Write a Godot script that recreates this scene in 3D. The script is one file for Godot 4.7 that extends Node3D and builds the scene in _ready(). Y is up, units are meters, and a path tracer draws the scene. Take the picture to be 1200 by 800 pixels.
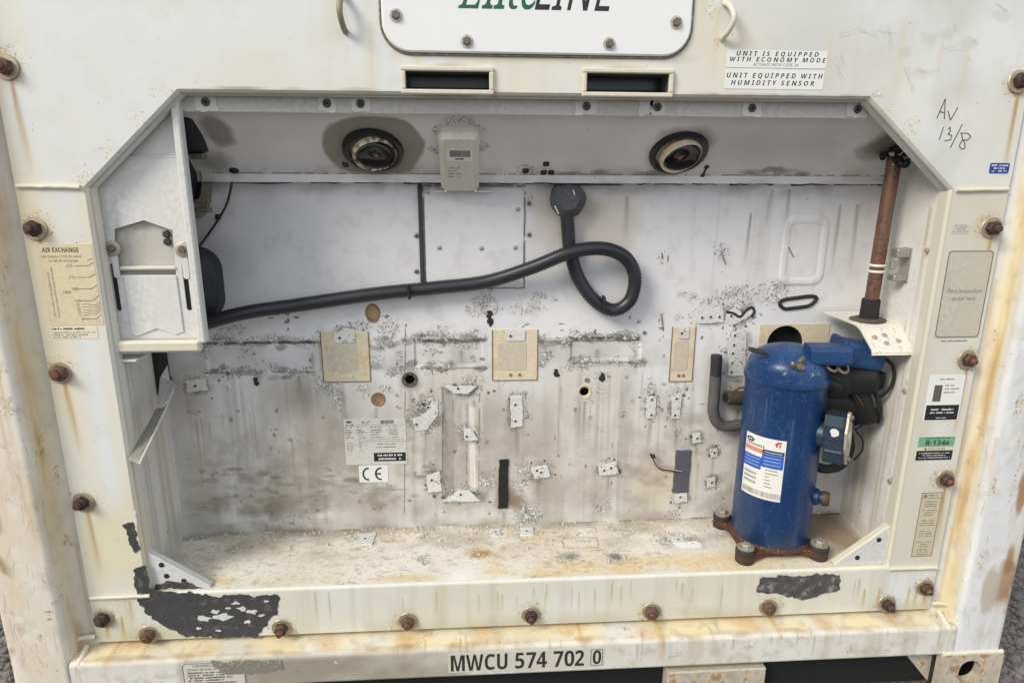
extends Node3D
# The lower front of a refrigerated container: a stripped machine bay with one compressor left in it.
const FLOOR_Y := 0.403
const BACK_Z := -0.265
const SLOPE_FOOT := Vector3(0, 1.364, -0.22)
const SLOPE_UP := Vector3(0, 0.64766, 0.76192)
var rng := RandomNumberGenerator.new()
var noise := {}
var mats := {}
var taken := {}

# ---------------------------------------------------------------- mesh builder
class MB:
	var v := PackedVector3Array()
	var n := PackedVector3Array()
	var uv := PackedVector2Array()
	var xf := Transform3D()
	var map = null
	func tri(a, b, c, na, nb, nc):
		var pa = xf * a
		var pb = xf * b
		var pc = xf * c
		var ma = (xf.basis * na).normalized()
		var mb = (xf.basis * nb).normalized()
		var mc = (xf.basis * nc).normalized()
		if (pb - pa).cross(pc - pa).dot(ma + mb + mc) > 0.0:
			v.append_array([pa, pc, pb]); n.append_array([ma, mc, mb])
		else:
			v.append_array([pa, pb, pc]); n.append_array([ma, mb, mc])
	func quad(a, b, c, d, nn = null):
		var m = nn if nn != null else (b - a).cross(d - a).normalized()
		tri(a, b, c, m, m, m); tri(a, c, d, m, m, m)
	func quads(a, b, c, d, na, nb, nc, nd):
		tri(a, b, c, na, nb, nc); tri(a, c, d, na, nc, nd)
	func flat(poly, z, up = 1.0):
		var t = Geometry2D.triangulate_polygon(poly)
		if t.is_empty():
			poly = Geometry2D.convex_hull(poly)
			poly.remove_at(poly.size() - 1)
			t = Geometry2D.triangulate_polygon(poly)
		var nn = Vector3(0, 0, up)
		for i in range(0, t.size(), 3):
			tri(Vector3(poly[t[i]].x, poly[t[i]].y, z), Vector3(poly[t[i + 1]].x, poly[t[i + 1]].y, z), Vector3(poly[t[i + 2]].x, poly[t[i + 2]].y, z), nn, nn, nn)
	func prism(poly, z0, z1, bev = 0.0, smooth = false, back = true):
		if Geometry2D.is_polygon_clockwise(poly):
			poly = poly.duplicate(); poly.reverse()
		var k = poly.size()
		var nor = []
		var inn = PackedVector2Array()
		for i in k:
			var e0 = (poly[i] - poly[(i + k - 1) % k]).normalized()
			var e1 = (poly[(i + 1) % k] - poly[i]).normalized()
			var n0 = Vector2(e0.y, -e0.x)
			var n1 = Vector2(e1.y, -e1.x)
			var m = (n0 + n1).normalized()
			nor.append([n1, m])
			inn.append(poly[i] - m * bev / maxf(0.35, m.dot(n1)))
		flat(inn, z1, 1.0)
		if back:
			flat(poly, z0, -1.0)
		for i in k:
			var j = (i + 1) % k
			var a = poly[i]
			var b = poly[j]
			var f = nor[i][0]
			var na = nor[i][1] if smooth else f
			var nb = nor[j][1] if smooth else f
			quads(Vector3(a.x, a.y, z0), Vector3(b.x, b.y, z0), Vector3(b.x, b.y, z1 - bev), Vector3(a.x, a.y, z1 - bev), Vector3(na.x, na.y, 0), Vector3(nb.x, nb.y, 0), Vector3(nb.x, nb.y, 0), Vector3(na.x, na.y, 0))
			if bev > 0.0:
				var ca = Vector3(na.x, na.y, 1).normalized()
				var cb = Vector3(nb.x, nb.y, 1).normalized()
				quads(Vector3(a.x, a.y, z1 - bev), Vector3(b.x, b.y, z1 - bev), Vector3(inn[j].x, inn[j].y, z1), Vector3(inn[i].x, inn[i].y, z1), ca, cb, cb, ca)
	func box(c, s, bev = 0.002):   # a bar along z with rounded long edges and chamfered ends
		var h = s * 0.5
		var old = xf
		xf = old * Transform3D(Basis(), c)
		var o = MB.rrect(-h.x, -h.y, h.x, h.y, minf(bev, minf(h.x, h.y) * 0.9), 2)
		prism(o, 0, h.z, minf(bev, h.z * 0.8), false, false)
		xf = old * Transform3D(Basis(Vector3(-1, 0, 0), Vector3(0, 1, 0), Vector3(0, 0, -1)), c)
		prism(o, 0, h.z, minf(bev, h.z * 0.8), false, false)
		xf = old
	func tube(path, r, sides = 10, caps = true):
		var k = path.size()
		var u = Vector3.UP
		var rows = []
		var t = (path[1] - path[0]).normalized()
		if absf(t.dot(u)) > 0.9:
			u = Vector3.RIGHT
		for i in k:
			t = (path[mini(i + 1, k - 1)] - path[maxi(i - 1, 0)]).normalized()
			u = (u - t * u.dot(t)).normalized()
			var w = t.cross(u)
			var row = []
			var rr = r[i] if r is Array else r
			for s in sides + 1:
				var a = TAU * s / sides
				var d = u * cos(a) + w * sin(a)
				row.append([path[i] + d * rr, d])
			rows.append(row)
		for i in k - 1:
			for s in sides:
				var p = rows[i][s]
				var q = rows[i][s + 1]
				var x = rows[i + 1][s + 1]
				var y = rows[i + 1][s]
				quads(p[0], q[0], x[0], y[0], p[1], q[1], x[1], y[1])
		if caps:
			for e in [0, k - 1]:
				var nn = (path[e] - path[1 if e == 0 else k - 2]).normalized()
				for s in sides:
					tri(path[e], rows[e][s][0], rows[e][s + 1][0], nn, nn, nn)
	func lathe(prof, sides = 24, a0 = 0.0, a1 = TAU):   # profile of (radius, height) round the local y axis
		var k = prof.size()
		var sn = []
		for i in k - 1:
			var e = (prof[i + 1] - prof[i]).normalized()
			sn.append(Vector2(e.y, -e.x))
		for i in k - 1:
			var na = sn[i]
			var nb = sn[i]
			if i > 0 and sn[i - 1].dot(sn[i]) > 0.75: na = (sn[i - 1] + sn[i]).normalized()
			if i < k - 2 and sn[i + 1].dot(sn[i]) > 0.75: nb = (sn[i + 1] + sn[i]).normalized()
			for s in sides:
				var t0 = a0 + (a1 - a0) * s / sides
				var t1 = a0 + (a1 - a0) * (s + 1) / sides
				var d0 = Vector3(sin(t0), 0, cos(t0))
				var d1 = Vector3(sin(t1), 0, cos(t1))
				var Y = Vector3.UP
				quads(d0 * prof[i].x + Y * prof[i].y, d1 * prof[i].x + Y * prof[i].y, d1 * prof[i + 1].x + Y * prof[i + 1].y, d0 * prof[i + 1].x + Y * prof[i + 1].y, d0 * na.x + Y * na.y, d1 * na.x + Y * na.y, d1 * nb.x + Y * nb.y, d0 * nb.x + Y * nb.y)
	func lathe_z(r, hgt):   # a low rivet head standing on the local xy plane
		var old = xf
		xf = old * Transform3D(Basis(Vector3(1, 0, 0), Vector3(0, 0, 1), Vector3(0, -1, 0)), Vector3.ZERO)
		lathe([Vector2(r, 0), Vector2(r * 0.92, hgt * 0.55), Vector2(r * 0.6, hgt * 0.95), Vector2(0, hgt)], 12)
		xf = old
	func ring_z(r, t, hgt):   # a rounded ring lying on the local xy plane
		var old = xf
		xf = old * Transform3D(Basis(Vector3(1, 0, 0), Vector3(0, 0, 1), Vector3(0, -1, 0)), Vector3.ZERO)
		lathe([Vector2(r + t, 0), Vector2(r + t * 0.9, hgt * 0.7), Vector2(r + t * 0.5, hgt), Vector2(r + t * 0.1, hgt * 0.7), Vector2(r, -hgt)], 24)
		xf = old
	func ring_y(r, t):   # a round ring about the local y axis
		var pts = []
		for i in 9:
			var a = TAU * i / 8.0
			pts.append(Vector2(r + cos(a) * t, sin(a) * t))
		lathe(pts, 24)
	func extrude(prof, dirs, x0, x1, along):   # an open profile of points swept from x0 to x1 along a direction; dirs: its normals
		for i in prof.size() - 1:
			quads(prof[i] + along * x0, prof[i] + along * x1, prof[i + 1] + along * x1, prof[i + 1] + along * x0, dirs[i], dirs[i], dirs[i + 1], dirs[i + 1])
	static func rrect(x0, y0, x1, y1, r, seg = 3) -> PackedVector2Array:
		var o := PackedVector2Array()
		for c in [[x1 - r, y1 - r, 0.0], [x0 + r, y1 - r, PI / 2], [x0 + r, y0 + r, PI], [x1 - r, y0 + r, PI * 1.5]]:
			for i in seg + 1:
				var a = c[2] + PI / 2 * i / seg
				o.append(Vector2(c[0] + cos(a) * r, c[1] + sin(a) * r))
		return o
	static func disc(c, r, k = 16, ry = -1.0, turn = 0.0) -> PackedVector2Array:
		var o := PackedVector2Array()
		for i in k:
			var a = TAU * i / k + turn
			o.append(c + Vector2(cos(a) * r, sin(a) * (r if ry < 0 else ry)))
		return o
	func mesh(m):
		var a = []
		a.resize(Mesh.ARRAY_MAX)
		a[Mesh.ARRAY_VERTEX] = v
		a[Mesh.ARRAY_NORMAL] = n
		uv.resize(v.size())
		for i in v.size():
			uv[i] = map.call(v[i]) if map != null else Vector2(v[i].x, -v[i].y)
		a[Mesh.ARRAY_TEX_UV] = uv
		var am := ArrayMesh.new()
		am.add_surface_from_arrays(Mesh.PRIMITIVE_TRIANGLES, a)
		am.surface_set_material(0, m)
		return am

# ---------------------------------------------------------------- painted surfaces: paint, stains, wear and relief
class Canvas:
	var w := 0
	var h := 0
	var ppm := 1.0
	var x0 := 0.0
	var y1 := 0.0
	var d := PackedByteArray()
	var hb := PackedByteArray()
	var nz := {}
	var rng: RandomNumberGenerator
	func _init(nz_, rng_, x0_, x1_, y0_, y1_, ppm_, col):
		nz = nz_; rng = rng_; x0 = x0_; y1 = y1_; ppm = ppm_
		w = int((x1_ - x0_) * ppm); h = int((y1_ - y0_) * ppm)
		var im := Image.create(w, h, false, Image.FORMAT_RGB8)
		im.fill(Color8(col[0], col[1], col[2]))
		d = im.get_data()
	func twice():
		var im := Image.create_from_data(w, h, false, Image.FORMAT_RGB8, d)
		w *= 2; h *= 2; ppm *= 2.0
		im.resize(w, h, Image.INTERPOLATE_CUBIC)
		d = im.get_data()
		hb.resize(w * h); hb.fill(128)
	func mapper():
		var a = x0; var b = y1; var c = w / ppm; var e = h / ppm
		return func(p): return Vector2((p.x - a) / c, (b - p.y) / e)
	func wash(x_0: float, x_1: float, y_0: float, y_1: float, feather: float, nn, sx: float, sy: float, lo: float, hi: float, col, alpha: float):
		var N: PackedByteArray = nz[nn]
		var i0 := maxi(0, int((x_0 - x0) * ppm)); var i1 := mini(w, int((x_1 - x0) * ppm))
		var j0 := maxi(0, int((y1 - y_1) * ppm)); var j1 := mini(h, int((y1 - y_0) * ppm))
		var f := maxf(1.0, feather * ppm)
		var ox := rng.randi() % 1024; var oy := rng.randi() % 1024
		var a := d
		d = PackedByteArray()
		var k0 := 1.0 / (hi - lo)
		var cr: float = col[0]; var cg: float = col[1]; var cb: float = col[2]
		var fx0 := (x_0 - x0) * ppm; var fx1 := (x_1 - x0) * ppm; var fy0 := (y1 - y_1) * ppm; var fy1 := (y1 - y_0) * ppm
		for j in range(j0, j1):
			var ey := clampf(minf(j - fy0, fy1 - j) / f, 0.0, 1.0) * alpha
			var row := ((int(j * sy) + oy) & 1023) << 10
			var k := (j * w + i0) * 3
			for i in range(i0, i1):
				var t := (N[row | ((int(i * sx) + ox) & 1023)] - lo) * k0
				if t > 0.0:
					var q := minf(t, 1.0) * ey * clampf(minf(i - fx0, fx1 - i) / f, 0.0, 1.0)
					a[k] = int(a[k] + (cr - a[k]) * q)
					a[k + 1] = int(a[k + 1] + (cg - a[k + 1]) * q)
					a[k + 2] = int(a[k + 2] + (cb - a[k + 2]) * q)
				k += 3
		d = a
	func put(i, j, col, q, dh = 0.0):
		if i < 0 or j < 0 or i >= w or j >= h: return
		var k: int = (j * w + i) * 3
		d[k] = int(d[k] + (col[0] - d[k]) * q)
		d[k + 1] = int(d[k + 1] + (col[1] - d[k + 1]) * q)
		d[k + 2] = int(d[k + 2] + (col[2] - d[k + 2]) * q)
		if dh != 0.0:
			hb[j * w + i] = clampi(int(hb[j * w + i] + dh * q), 0, 255)
	func blob(p, rx, ry, col, alpha, soft = 0.5, rag = 0.5, dh = 0.0):   # sizes in millimetres
		rx *= 0.001; ry *= 0.001
		var N: PackedByteArray = nz.mid
		var ox := rng.randi() % 1024; var oy := rng.randi() % 1024
		var g: float = 1.0 + rag * 0.5
		var ns := clampf(9.0 / (maxf(rx, ry) * ppm) * 2.0, 0.25, 2.0)
		for j in range(int((y1 - p.y - ry * g) * ppm), int((y1 - p.y + ry * g) * ppm) + 1):
			for i in range(int((p.x - rx * g - x0) * ppm), int((p.x + rx * g - x0) * ppm) + 1):
				var u: float = ((i / ppm + x0) - p.x) / rx
				var t: float = (y1 - j / ppm - p.y) / ry
				var nv: float = N[(((int(j * ns) + oy) & 1023) << 10) | ((int(i * ns) + ox) & 1023)] / 255.0 - 0.5
				var e: float = 1.0 - sqrt(u * u + t * t) + nv * rag
				if e > 0.0:
					put(i, j, col, alpha * minf(1.0, e / maxf(soft, 0.01)), dh)
	func dots(p, rx, ry, count, col, alpha, r0, r1, dh = 0.0):
		for q in count:
			var c = p + Vector2(rng.randfn(0, 0.5) * rx, rng.randfn(0, 0.5) * ry) * 0.001
			var r = lerpf(r0, r1, pow(rng.randf(), 2.0)) * 0.001 * ppm
			var ci = (c.x - x0) * ppm
			var cj = (y1 - c.y) * ppm
			var sq = rng.randf_range(0.6, 1.6)
			var al = alpha * rng.randf_range(0.4, 1.0)
			for j in range(int(cj - r - 1), int(cj + r + 2)):
				for i in range(int(ci - r * 1.6 - 1), int(ci + r * 1.6 + 2)):
					var e = r + 0.5 - Vector2((i - ci) / sq, (j - cj) * sq).length()
					if e > 0: put(i, j, col, al * minf(e, 1.0), dh)
	func corrode(p, rx, ry, amt = 1.0, light = [224, 223, 219], dark = [62, 59, 55], stain = [150, 147, 140]):
		rx *= 0.001; ry *= 0.001
		var N: PackedByteArray = nz.rough
		var F: PackedByteArray = nz.fine
		var ox := rng.randi() % 1024; var oy := rng.randi() % 1024
		for j in range(int((y1 - p.y - ry * 1.3) * ppm), int((y1 - p.y + ry * 1.3) * ppm) + 1):
			for i in range(int((p.x - rx * 1.3 - x0) * ppm), int((p.x + rx * 1.3 - x0) * ppm) + 1):
				var u: float = ((i / ppm + x0) - p.x) / rx
				var t: float = (y1 - j / ppm - p.y) / ry
				var f: float = 1.25 - sqrt(u * u + t * t)
				if f <= 0.0: continue
				f = minf(f, 1.0) * amt
				var at := (((int(j * 1.15) + oy) & 1023) << 10) | ((int(i * 1.15) + ox) & 1023)
				var g: float = F[((((j >> 1) + oy) & 1023) << 10) | (((i >> 1) + ox) & 1023)] / 255.0
				var e: float = N[at] / 255.0 * 0.86 + g * 0.14 - (0.73 - 0.27 * f)
				put(i, j, stain, 0.55 * f * clampf(N[(((int(j * 0.6) + oy) & 1023) << 10) | ((int(i * 0.6) + ox) & 1023)] / 255.0 * 2.2 - 0.6, 0.0, 1.0))
				if e > 0.06: put(i, j, light, minf(0.8, e * 6.0) * (0.7 + 0.4 * g), 40.0)
				elif e > 0.0: put(i, j, dark, clampf(0.15 + g * 0.75, 0, 0.9), -45.0)
				elif f > 0.35 and g > 0.84 - 0.14 * f: put(i, j, dark, 0.6, -30.0)
	func streak(p, length, wmm, col, alpha, drift = 0.0):
		var N: PackedByteArray = nz.streak
		var ox := rng.randi() % 1024; var oy := rng.randi() % 1024
		var L: float = length * ppm
		var W: float = wmm * 0.001 * ppm
		var ci: float = (p.x - x0) * ppm
		var cj: float = (y1 - p.y) * ppm
		for j in range(int(L)):
			var f: float = j / L
			var c: float = ci + drift * 0.001 * ppm * f
			var ww := W * (0.6 + 0.7 * f)
			for i in range(int(c - ww * 2.0), int(c + ww * 2.0) + 1):
				var u: float = (i - c) / ww
				var nv: float = N[(((int(j) + oy) & 1023) << 10) | ((int(i * 2) + ox) & 1023)] / 255.0
				put(i, int(cj) + j, col, alpha * exp(-u * u * 1.6) * minf(1.0, 1.25 - f * 1.25) * (0.35 + 1.1 * nv))
	func line(p, q, wmm, col, alpha, gap = 0.0, dh = 0.0):
		var N: PackedByteArray = nz.fine
		var M: PackedByteArray = nz.mid
		var ox := rng.randi() % 1024
		var a := Vector2((p.x - x0) * ppm, (y1 - p.y) * ppm)
		var b := Vector2((q.x - x0) * ppm, (y1 - q.y) * ppm)
		var L := a.distance_to(b)
		var r: float = maxf(wmm * 0.0005 * ppm, 0.5)
		var t := (b - a) / maxf(L, 0.001)
		var s := t.orthogonal()
		for k in range(int(L) + 1):
			var m := M[(77 << 10) | ((k + ox) & 1023)] / 255.0
			if m < gap: continue
			var c := a + t * k + s * (m - 0.5) * r * 1.2
			for e in range(int(-r - 1), int(r + 2)):
				var al := clampf(r + 0.5 - absf(e), 0.0, 1.0)
				if al > 0.0:
					var c2 := c + s * e
					put(int(c2.x), int(c2.y), col, alpha * al * (0.6 + 0.6 * N[((e + 40) << 10) | ((k + ox) & 1023)] / 255.0), dh)
	func frame(x_0, x_1, y_0, y_1, wmm, col, alpha, gap = 0.0):
		line(Vector2(x_0, y_0), Vector2(x_1, y_0), wmm, col, alpha, gap); line(Vector2(x_0, y_1), Vector2(x_1, y_1), wmm, col, alpha, gap)
		line(Vector2(x_0, y_0), Vector2(x_0, y_1), wmm, col, alpha, gap); line(Vector2(x_1, y_0), Vector2(x_1, y_1), wmm, col, alpha, gap)
	func dent(amount):   # sheet that is not quite flat, and the orange peel of its paint
		var C: PackedByteArray = nz.cloud
		var M: PackedByteArray = nz.mid
		var a := hb
		hb = PackedByteArray()
		var sh := int(amount)
		for j in h:
			var rc := ((j >> 1) & 1023) << 10
			var rm := (j & 1023) << 10
			var k := j * w
			for i in w:
				a[k + i] = clampi(a[k + i] + (((C[rc | ((i >> 1) & 1023)] - 128) * sh) >> 4) + ((M[rm | (i & 1023)] - 128) >> 5), 0, 255)
		hb = a
	func paint_material(rough = 0.5, relief = 0.25):
		var m := StandardMaterial3D.new()
		m.albedo_texture = ImageTexture.create_from_image(Image.create_from_data(w, h, false, Image.FORMAT_RGB8, d))
		m.texture_repeat = false
		m.roughness = rough
		m.metallic_specular = 0.45
		m.heightmap_enabled = true
		m.heightmap_scale = relief
		m.heightmap_texture = ImageTexture.create_from_image(Image.create_from_data(w, h, false, Image.FORMAT_L8, hb))
		return m

func make_noise():
	var f := FastNoiseLite.new()
	f.noise_type = FastNoiseLite.TYPE_SIMPLEX_SMOOTH
	for s in [["cloud", 0.006, 4, 11], ["mid", 0.03, 4, 12], ["rough", 0.065, 3, 13], ["fine", 0.25, 2, 14]]:
		f.seed = s[3]; f.frequency = s[1]; f.fractal_octaves = s[2]
		noise[s[0]] = f.get_seamless_image(1024, 1024).get_data()
	f.seed = 15; f.frequency = 0.05; f.fractal_octaves = 3
	var im := f.get_seamless_image(1024, 64)
	im.resize(1024, 1024, Image.INTERPOLATE_CUBIC)
	noise["streak"] = im.get_data()

# ---------------------------------------------------------------- small materials
func mat(called, col, rough = 0.6, metal = 0.0, vary = 0.12, spot = null, spot_lo = 0.6, relief = 0.0, scale = 5.0) -> StandardMaterial3D:
	if mats.has(called): return mats[called]
	var m := StandardMaterial3D.new()
	m.roughness = rough
	m.metallic = metal
	if spot == null:   # one mottle serves all plain finishes
		m.albedo_color = Color8(int(col[0]), int(col[1]), int(col[2]))
		if vary >= 0.1: m.albedo_texture = mottle()[0]
	else:
		m.albedo_texture = ImageTexture.create_from_image(mottled(col, vary, spot, spot_lo)[0])
	if relief > 0.0:
		m.heightmap_enabled = true
		m.heightmap_scale = relief
		m.heightmap_texture = mottle()[1]
	m.uv1_triplanar = true
	m.uv1_world_triplanar = true
	m.uv1_scale = Vector3.ONE * scale
	mats[called] = m
	return m
var mottle_pair = null
func mottle():
	if mottle_pair == null:
		var ims = mottled([240, 240, 240], 0.06, null, 0.0)
		mottle_pair = [ImageTexture.create_from_image(ims[0]), ImageTexture.create_from_image(ims[1])]
	return mottle_pair
func mottled(col, vary, spot, spot_lo):
	var W := 192
	var im := Image.create(W, W, false, Image.FORMAT_RGB8)
	var hm := Image.create(W, W, false, Image.FORMAT_L8)
	var N: PackedByteArray = noise.mid
	var F: PackedByteArray = noise.fine
	var o := rng.randi() % 800
	for j in W:
		# the tile closes on itself: the last rows and columns fade into the first
		for i in W:
			var a := N[((j * 2 + o) & 1023) << 10 | ((i * 2 + o) & 1023)] / 255.0
			var e := maxf(clampf((i - W + 40) / 40.0, 0, 1), clampf((j - W + 40) / 40.0, 0, 1))
			a = lerpf(a, 0.5, maxf(e, maxf(clampf((40 - i) / 40.0, 0, 1), clampf((40 - j) / 40.0, 0, 1))) * 0.8)
			var g := F[((j + o) & 1023) << 10 | ((i + o) & 1023)] / 255.0
			var c = Color(col[0] / 255.0, col[1] / 255.0, col[2] / 255.0) * (1.0 + vary * ((a - 0.5) * 2.0 + (g - 0.5) * 0.6))
			if spot != null:
				c = c.lerp(Color(spot[0] / 255.0, spot[1] / 255.0, spot[2] / 255.0), clampf((a * 0.75 + g * 0.25 - spot_lo) * 9.0, 0, 1))
			im.set_pixel(i, j, c.clamp())
			hm.set_pixel(i, j, Color(a * 0.6 + g * 0.4, 0, 0))
	return [im, hm]
func ink(called, r, g, b, rough = 0.6) -> StandardMaterial3D:
	if not mats.has(called):
		var m := StandardMaterial3D.new()
		m.albedo_color = Color8(r, g, b)
		m.roughness = rough
		mats[called] = m
	return mats[called]

# ---------------------------------------------------------------- things and parts
func numbered(called) -> String:
	taken[called] = taken.get(called, -1) + 1
	return called if taken[called] == 0 else "%s_%03d" % [called, taken[called]]
func thing(called, label, category, group = "", at = Vector3.ZERO):
	var o := Node3D.new()
	o.name = numbered(called)
	add_child(o)
	o.position = at
	o.set_meta("label", label)
	o.set_meta("category", category)
	if group: o.set_meta("group", group)
	return o
func part(called, mb, m, parent, label = ""):
	var o := MeshInstance3D.new()
	o.name = called
	o.mesh = mb.mesh(m)
	var k := 0
	while parent.has_node(NodePath(o.name)):
		k += 1
		o.name = "%s_%03d" % [called, k]
	parent.add_child(o, true)
	var p = parent
	while p is Node3D and p != self:   # shapes are given in metres of the place; a part lies in its parent's own axes
		o.position -= p.position
		p = p.get_parent()
	if label: o.set_meta("label", label)
	return o
func structure(called, mb, m):
	var o := MeshInstance3D.new()
	o.name = called
	o.mesh = mb.mesh(m)
	add_child(o)
	o.set_meta("kind", "structure")
	return o
func basis_z(z, up = Vector3.UP):   # a frame whose z axis looks along z
	z = z.normalized()
	var x = up.cross(z).normalized()
	return Basis(x, z.cross(x), z)
func basis_y(y, near = Vector3.RIGHT):
	y = y.normalized()
	var x = (near - y * near.dot(y)).normalized()
	return Basis(x, y, x.cross(y))
func smooth_path(pts, per = 8):
	var c := Curve3D.new()
	for i in pts.size():
		var t = (pts[mini(i + 1, pts.size() - 1)] - pts[maxi(i - 1, 0)]) / 6.0
		c.add_point(pts[i], -t, t)
	var o = []
	var L := c.get_baked_length()
	var k = per * (pts.size() - 1)
	for i in k + 1:
		o.append(c.sample_baked(L * i / k, true))
	return o
func cut(poly, holes):   # a flat outline less its holes, as plain outlines
	var ps = [poly]
	for hole in holes:
		var mid := Vector2.ZERO
		for p in hole: mid += p / hole.size()
		var nx = []
		for p in ps:
			if Geometry2D.intersect_polygons(p, hole).is_empty():
				nx.append(p); continue
			for s in [-1, 1]:
				var half := PackedVector2Array([Vector2(mid.x, -9), Vector2(mid.x + s * 9, -9), Vector2(mid.x + s * 9, 9), Vector2(mid.x, 9)])
				for q in Geometry2D.intersect_polygons(p, half):
					nx.append_array(Geometry2D.clip_polygons(q, hole))
		ps = nx
	return ps
func rect(x0, y0, x1, y1): return PackedVector2Array([Vector2(x0, y0), Vector2(x1, y0), Vector2(x1, y1), Vector2(x0, y1)])

var fonts := {}
func letters(mb, s, at, cap, z, o = {}):   # lettering laid flat at height z: at = left end of the base line; cap = height of a capital
	var key = o.get("font", "Droid Sans") + ("b" if o.get("bold", false) else "")
	if not fonts.has(key):
		var sf := SystemFont.new()
		sf.font_names = PackedStringArray([o.get("font", "Droid Sans")])
		sf.font_weight = 700 if o.get("bold", false) else 400
		var hm := TextMesh.new()
		hm.font = sf; hm.text = "H"; hm.depth = 0.0; hm.font_size = 32; hm.pixel_size = 1.0
		var b = hm.get_aabb()
		fonts[key] = [sf, b.position.y, b.size.y]
	var fo = fonts[key]
	var tm := TextMesh.new()
	tm.font = fo[0]; tm.text = s; tm.depth = 0.0; tm.font_size = 32; tm.pixel_size = 1.0
	tm.curve_step = o.get("step", 3.0)
	var bb = tm.get_aabb()
	var ar = tm.get_mesh_arrays()
	var vs = ar[Mesh.ARRAY_VERTEX]
	var ix = ar[Mesh.ARRAY_INDEX]
	var k = cap / fo[2]
	var kx = o.width / bb.size.x if o.has("width") else k
	var sl = o.get("slant", 0.0)
	var tr = o.get("turn", 0.0)
	var nn = Vector3(0, 0, 1)
	var pt = func(i):
		var p = Vector2((vs[i].x - bb.position.x) * kx, (vs[i].y - fo[1]) * k)
		p.x += p.y * sl
		p = p.rotated(tr) + at
		return Vector3(p.x, p.y, z)
	if ix == null or ix.is_empty():
		for i in range(0, vs.size() - 2, 3): mb.tri(pt.call(i), pt.call(i + 1), pt.call(i + 2), nn, nn, nn)
	else:
		for i in range(0, ix.size() - 2, 3): mb.tri(pt.call(ix[i]), pt.call(ix[i + 1]), pt.call(ix[i + 2]), nn, nn, nn)
func bar(mb, x0, y0, x1, y1, z): mb.quad(Vector3(x0, y0, z), Vector3(x1, y0, z), Vector3(x1, y1, z), Vector3(x0, y1, z), Vector3(0, 0, 1))
func fine_print(mb, x0, y0, x1, y1, rows, z, fill = 0.5, centre = false):   # print too small to read: rows of broken strokes
	var dy = (y1 - y0) / rows
	for r in rows:
		var yb = y1 - dy * (r + 0.8)
		var len = (x1 - x0) * rng.randf_range(0.6, 1.0)
		var x = x0 + (((x1 - x0) - len) * 0.5 if centre else 0.0)
		var e = x + len
		while x < e:
			var cw = dy * rng.randf_range(0.25, 0.5)
			if rng.randf() < 0.82:
				bar(mb, x, yb + dy * rng.randf_range(0, 0.1), minf(x + cw * 0.75, e), yb + dy * fill * rng.randf_range(0.75, 1.1), z)
			x += cw
func bars_code(mb, x0, y0, x1, y1, z):
	var x = x0
	while x < x1:
		var wd = (x1 - x0) * rng.randf_range(0.006, 0.022)
		bar(mb, x, y0, minf(x + wd, x1), y1, z)
		x += wd + (x1 - x0) * rng.randf_range(0.006, 0.02)
func stroke(mb, pts, wd, z):
	for i in pts.size() - 1:
		var t = (pts[i + 1] - pts[i]).normalized().orthogonal() * wd * 0.5
		var a = pts[i]; var b = pts[i + 1]
		mb.quad(Vector3(a.x - t.x, a.y - t.y, z), Vector3(b.x - t.x, b.y - t.y, z), Vector3(b.x + t.x, b.y + t.y, z), Vector3(a.x + t.x, a.y + t.y, z), Vector3(0, 0, 1))
func ragged(pts, amp, step = 0.006):   # an outline with torn edges
	var o := PackedVector2Array()
	var ph = [rng.randf() * TAU, rng.randf() * TAU, rng.randf() * TAU]
	var run := 0.0
	for i in pts.size():
		var a = pts[i]; var b = pts[(i + 1) % pts.size()]
		var k = maxi(1, int(a.distance_to(b) / step))
		var nn = (b - a).normalized().orthogonal()
		for q in k:
			var u = run / step
			var sway = sin(u * 0.9 + ph[0]) * 0.5 + sin(u * 0.37 + ph[1]) * 0.7 + sin(u * 1.9 + ph[2]) * 0.35
			o.append(a.lerp(b, float(q) / k) + nn * sway * amp * 1.3 + Vector2(rng.randf_range(-amp, amp), rng.randf_range(-amp, amp)) * 0.8)
			run += step
	return o

# ---------------------------------------------------------------- the place
const DIRT := [92, 82, 66]
const RUST := [128, 78, 44]
const OCHRE := [196, 160, 98]
const BLACK := [34, 34, 36]
var facade: Canvas
var back: Canvas
var pan: Canvas
var slope: Canvas
var M_facade; var M_back; var M_pan; var M_slope; var M_side; var M_post; var M_rail
var housing
var container
var bolt_spots = []

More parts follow.
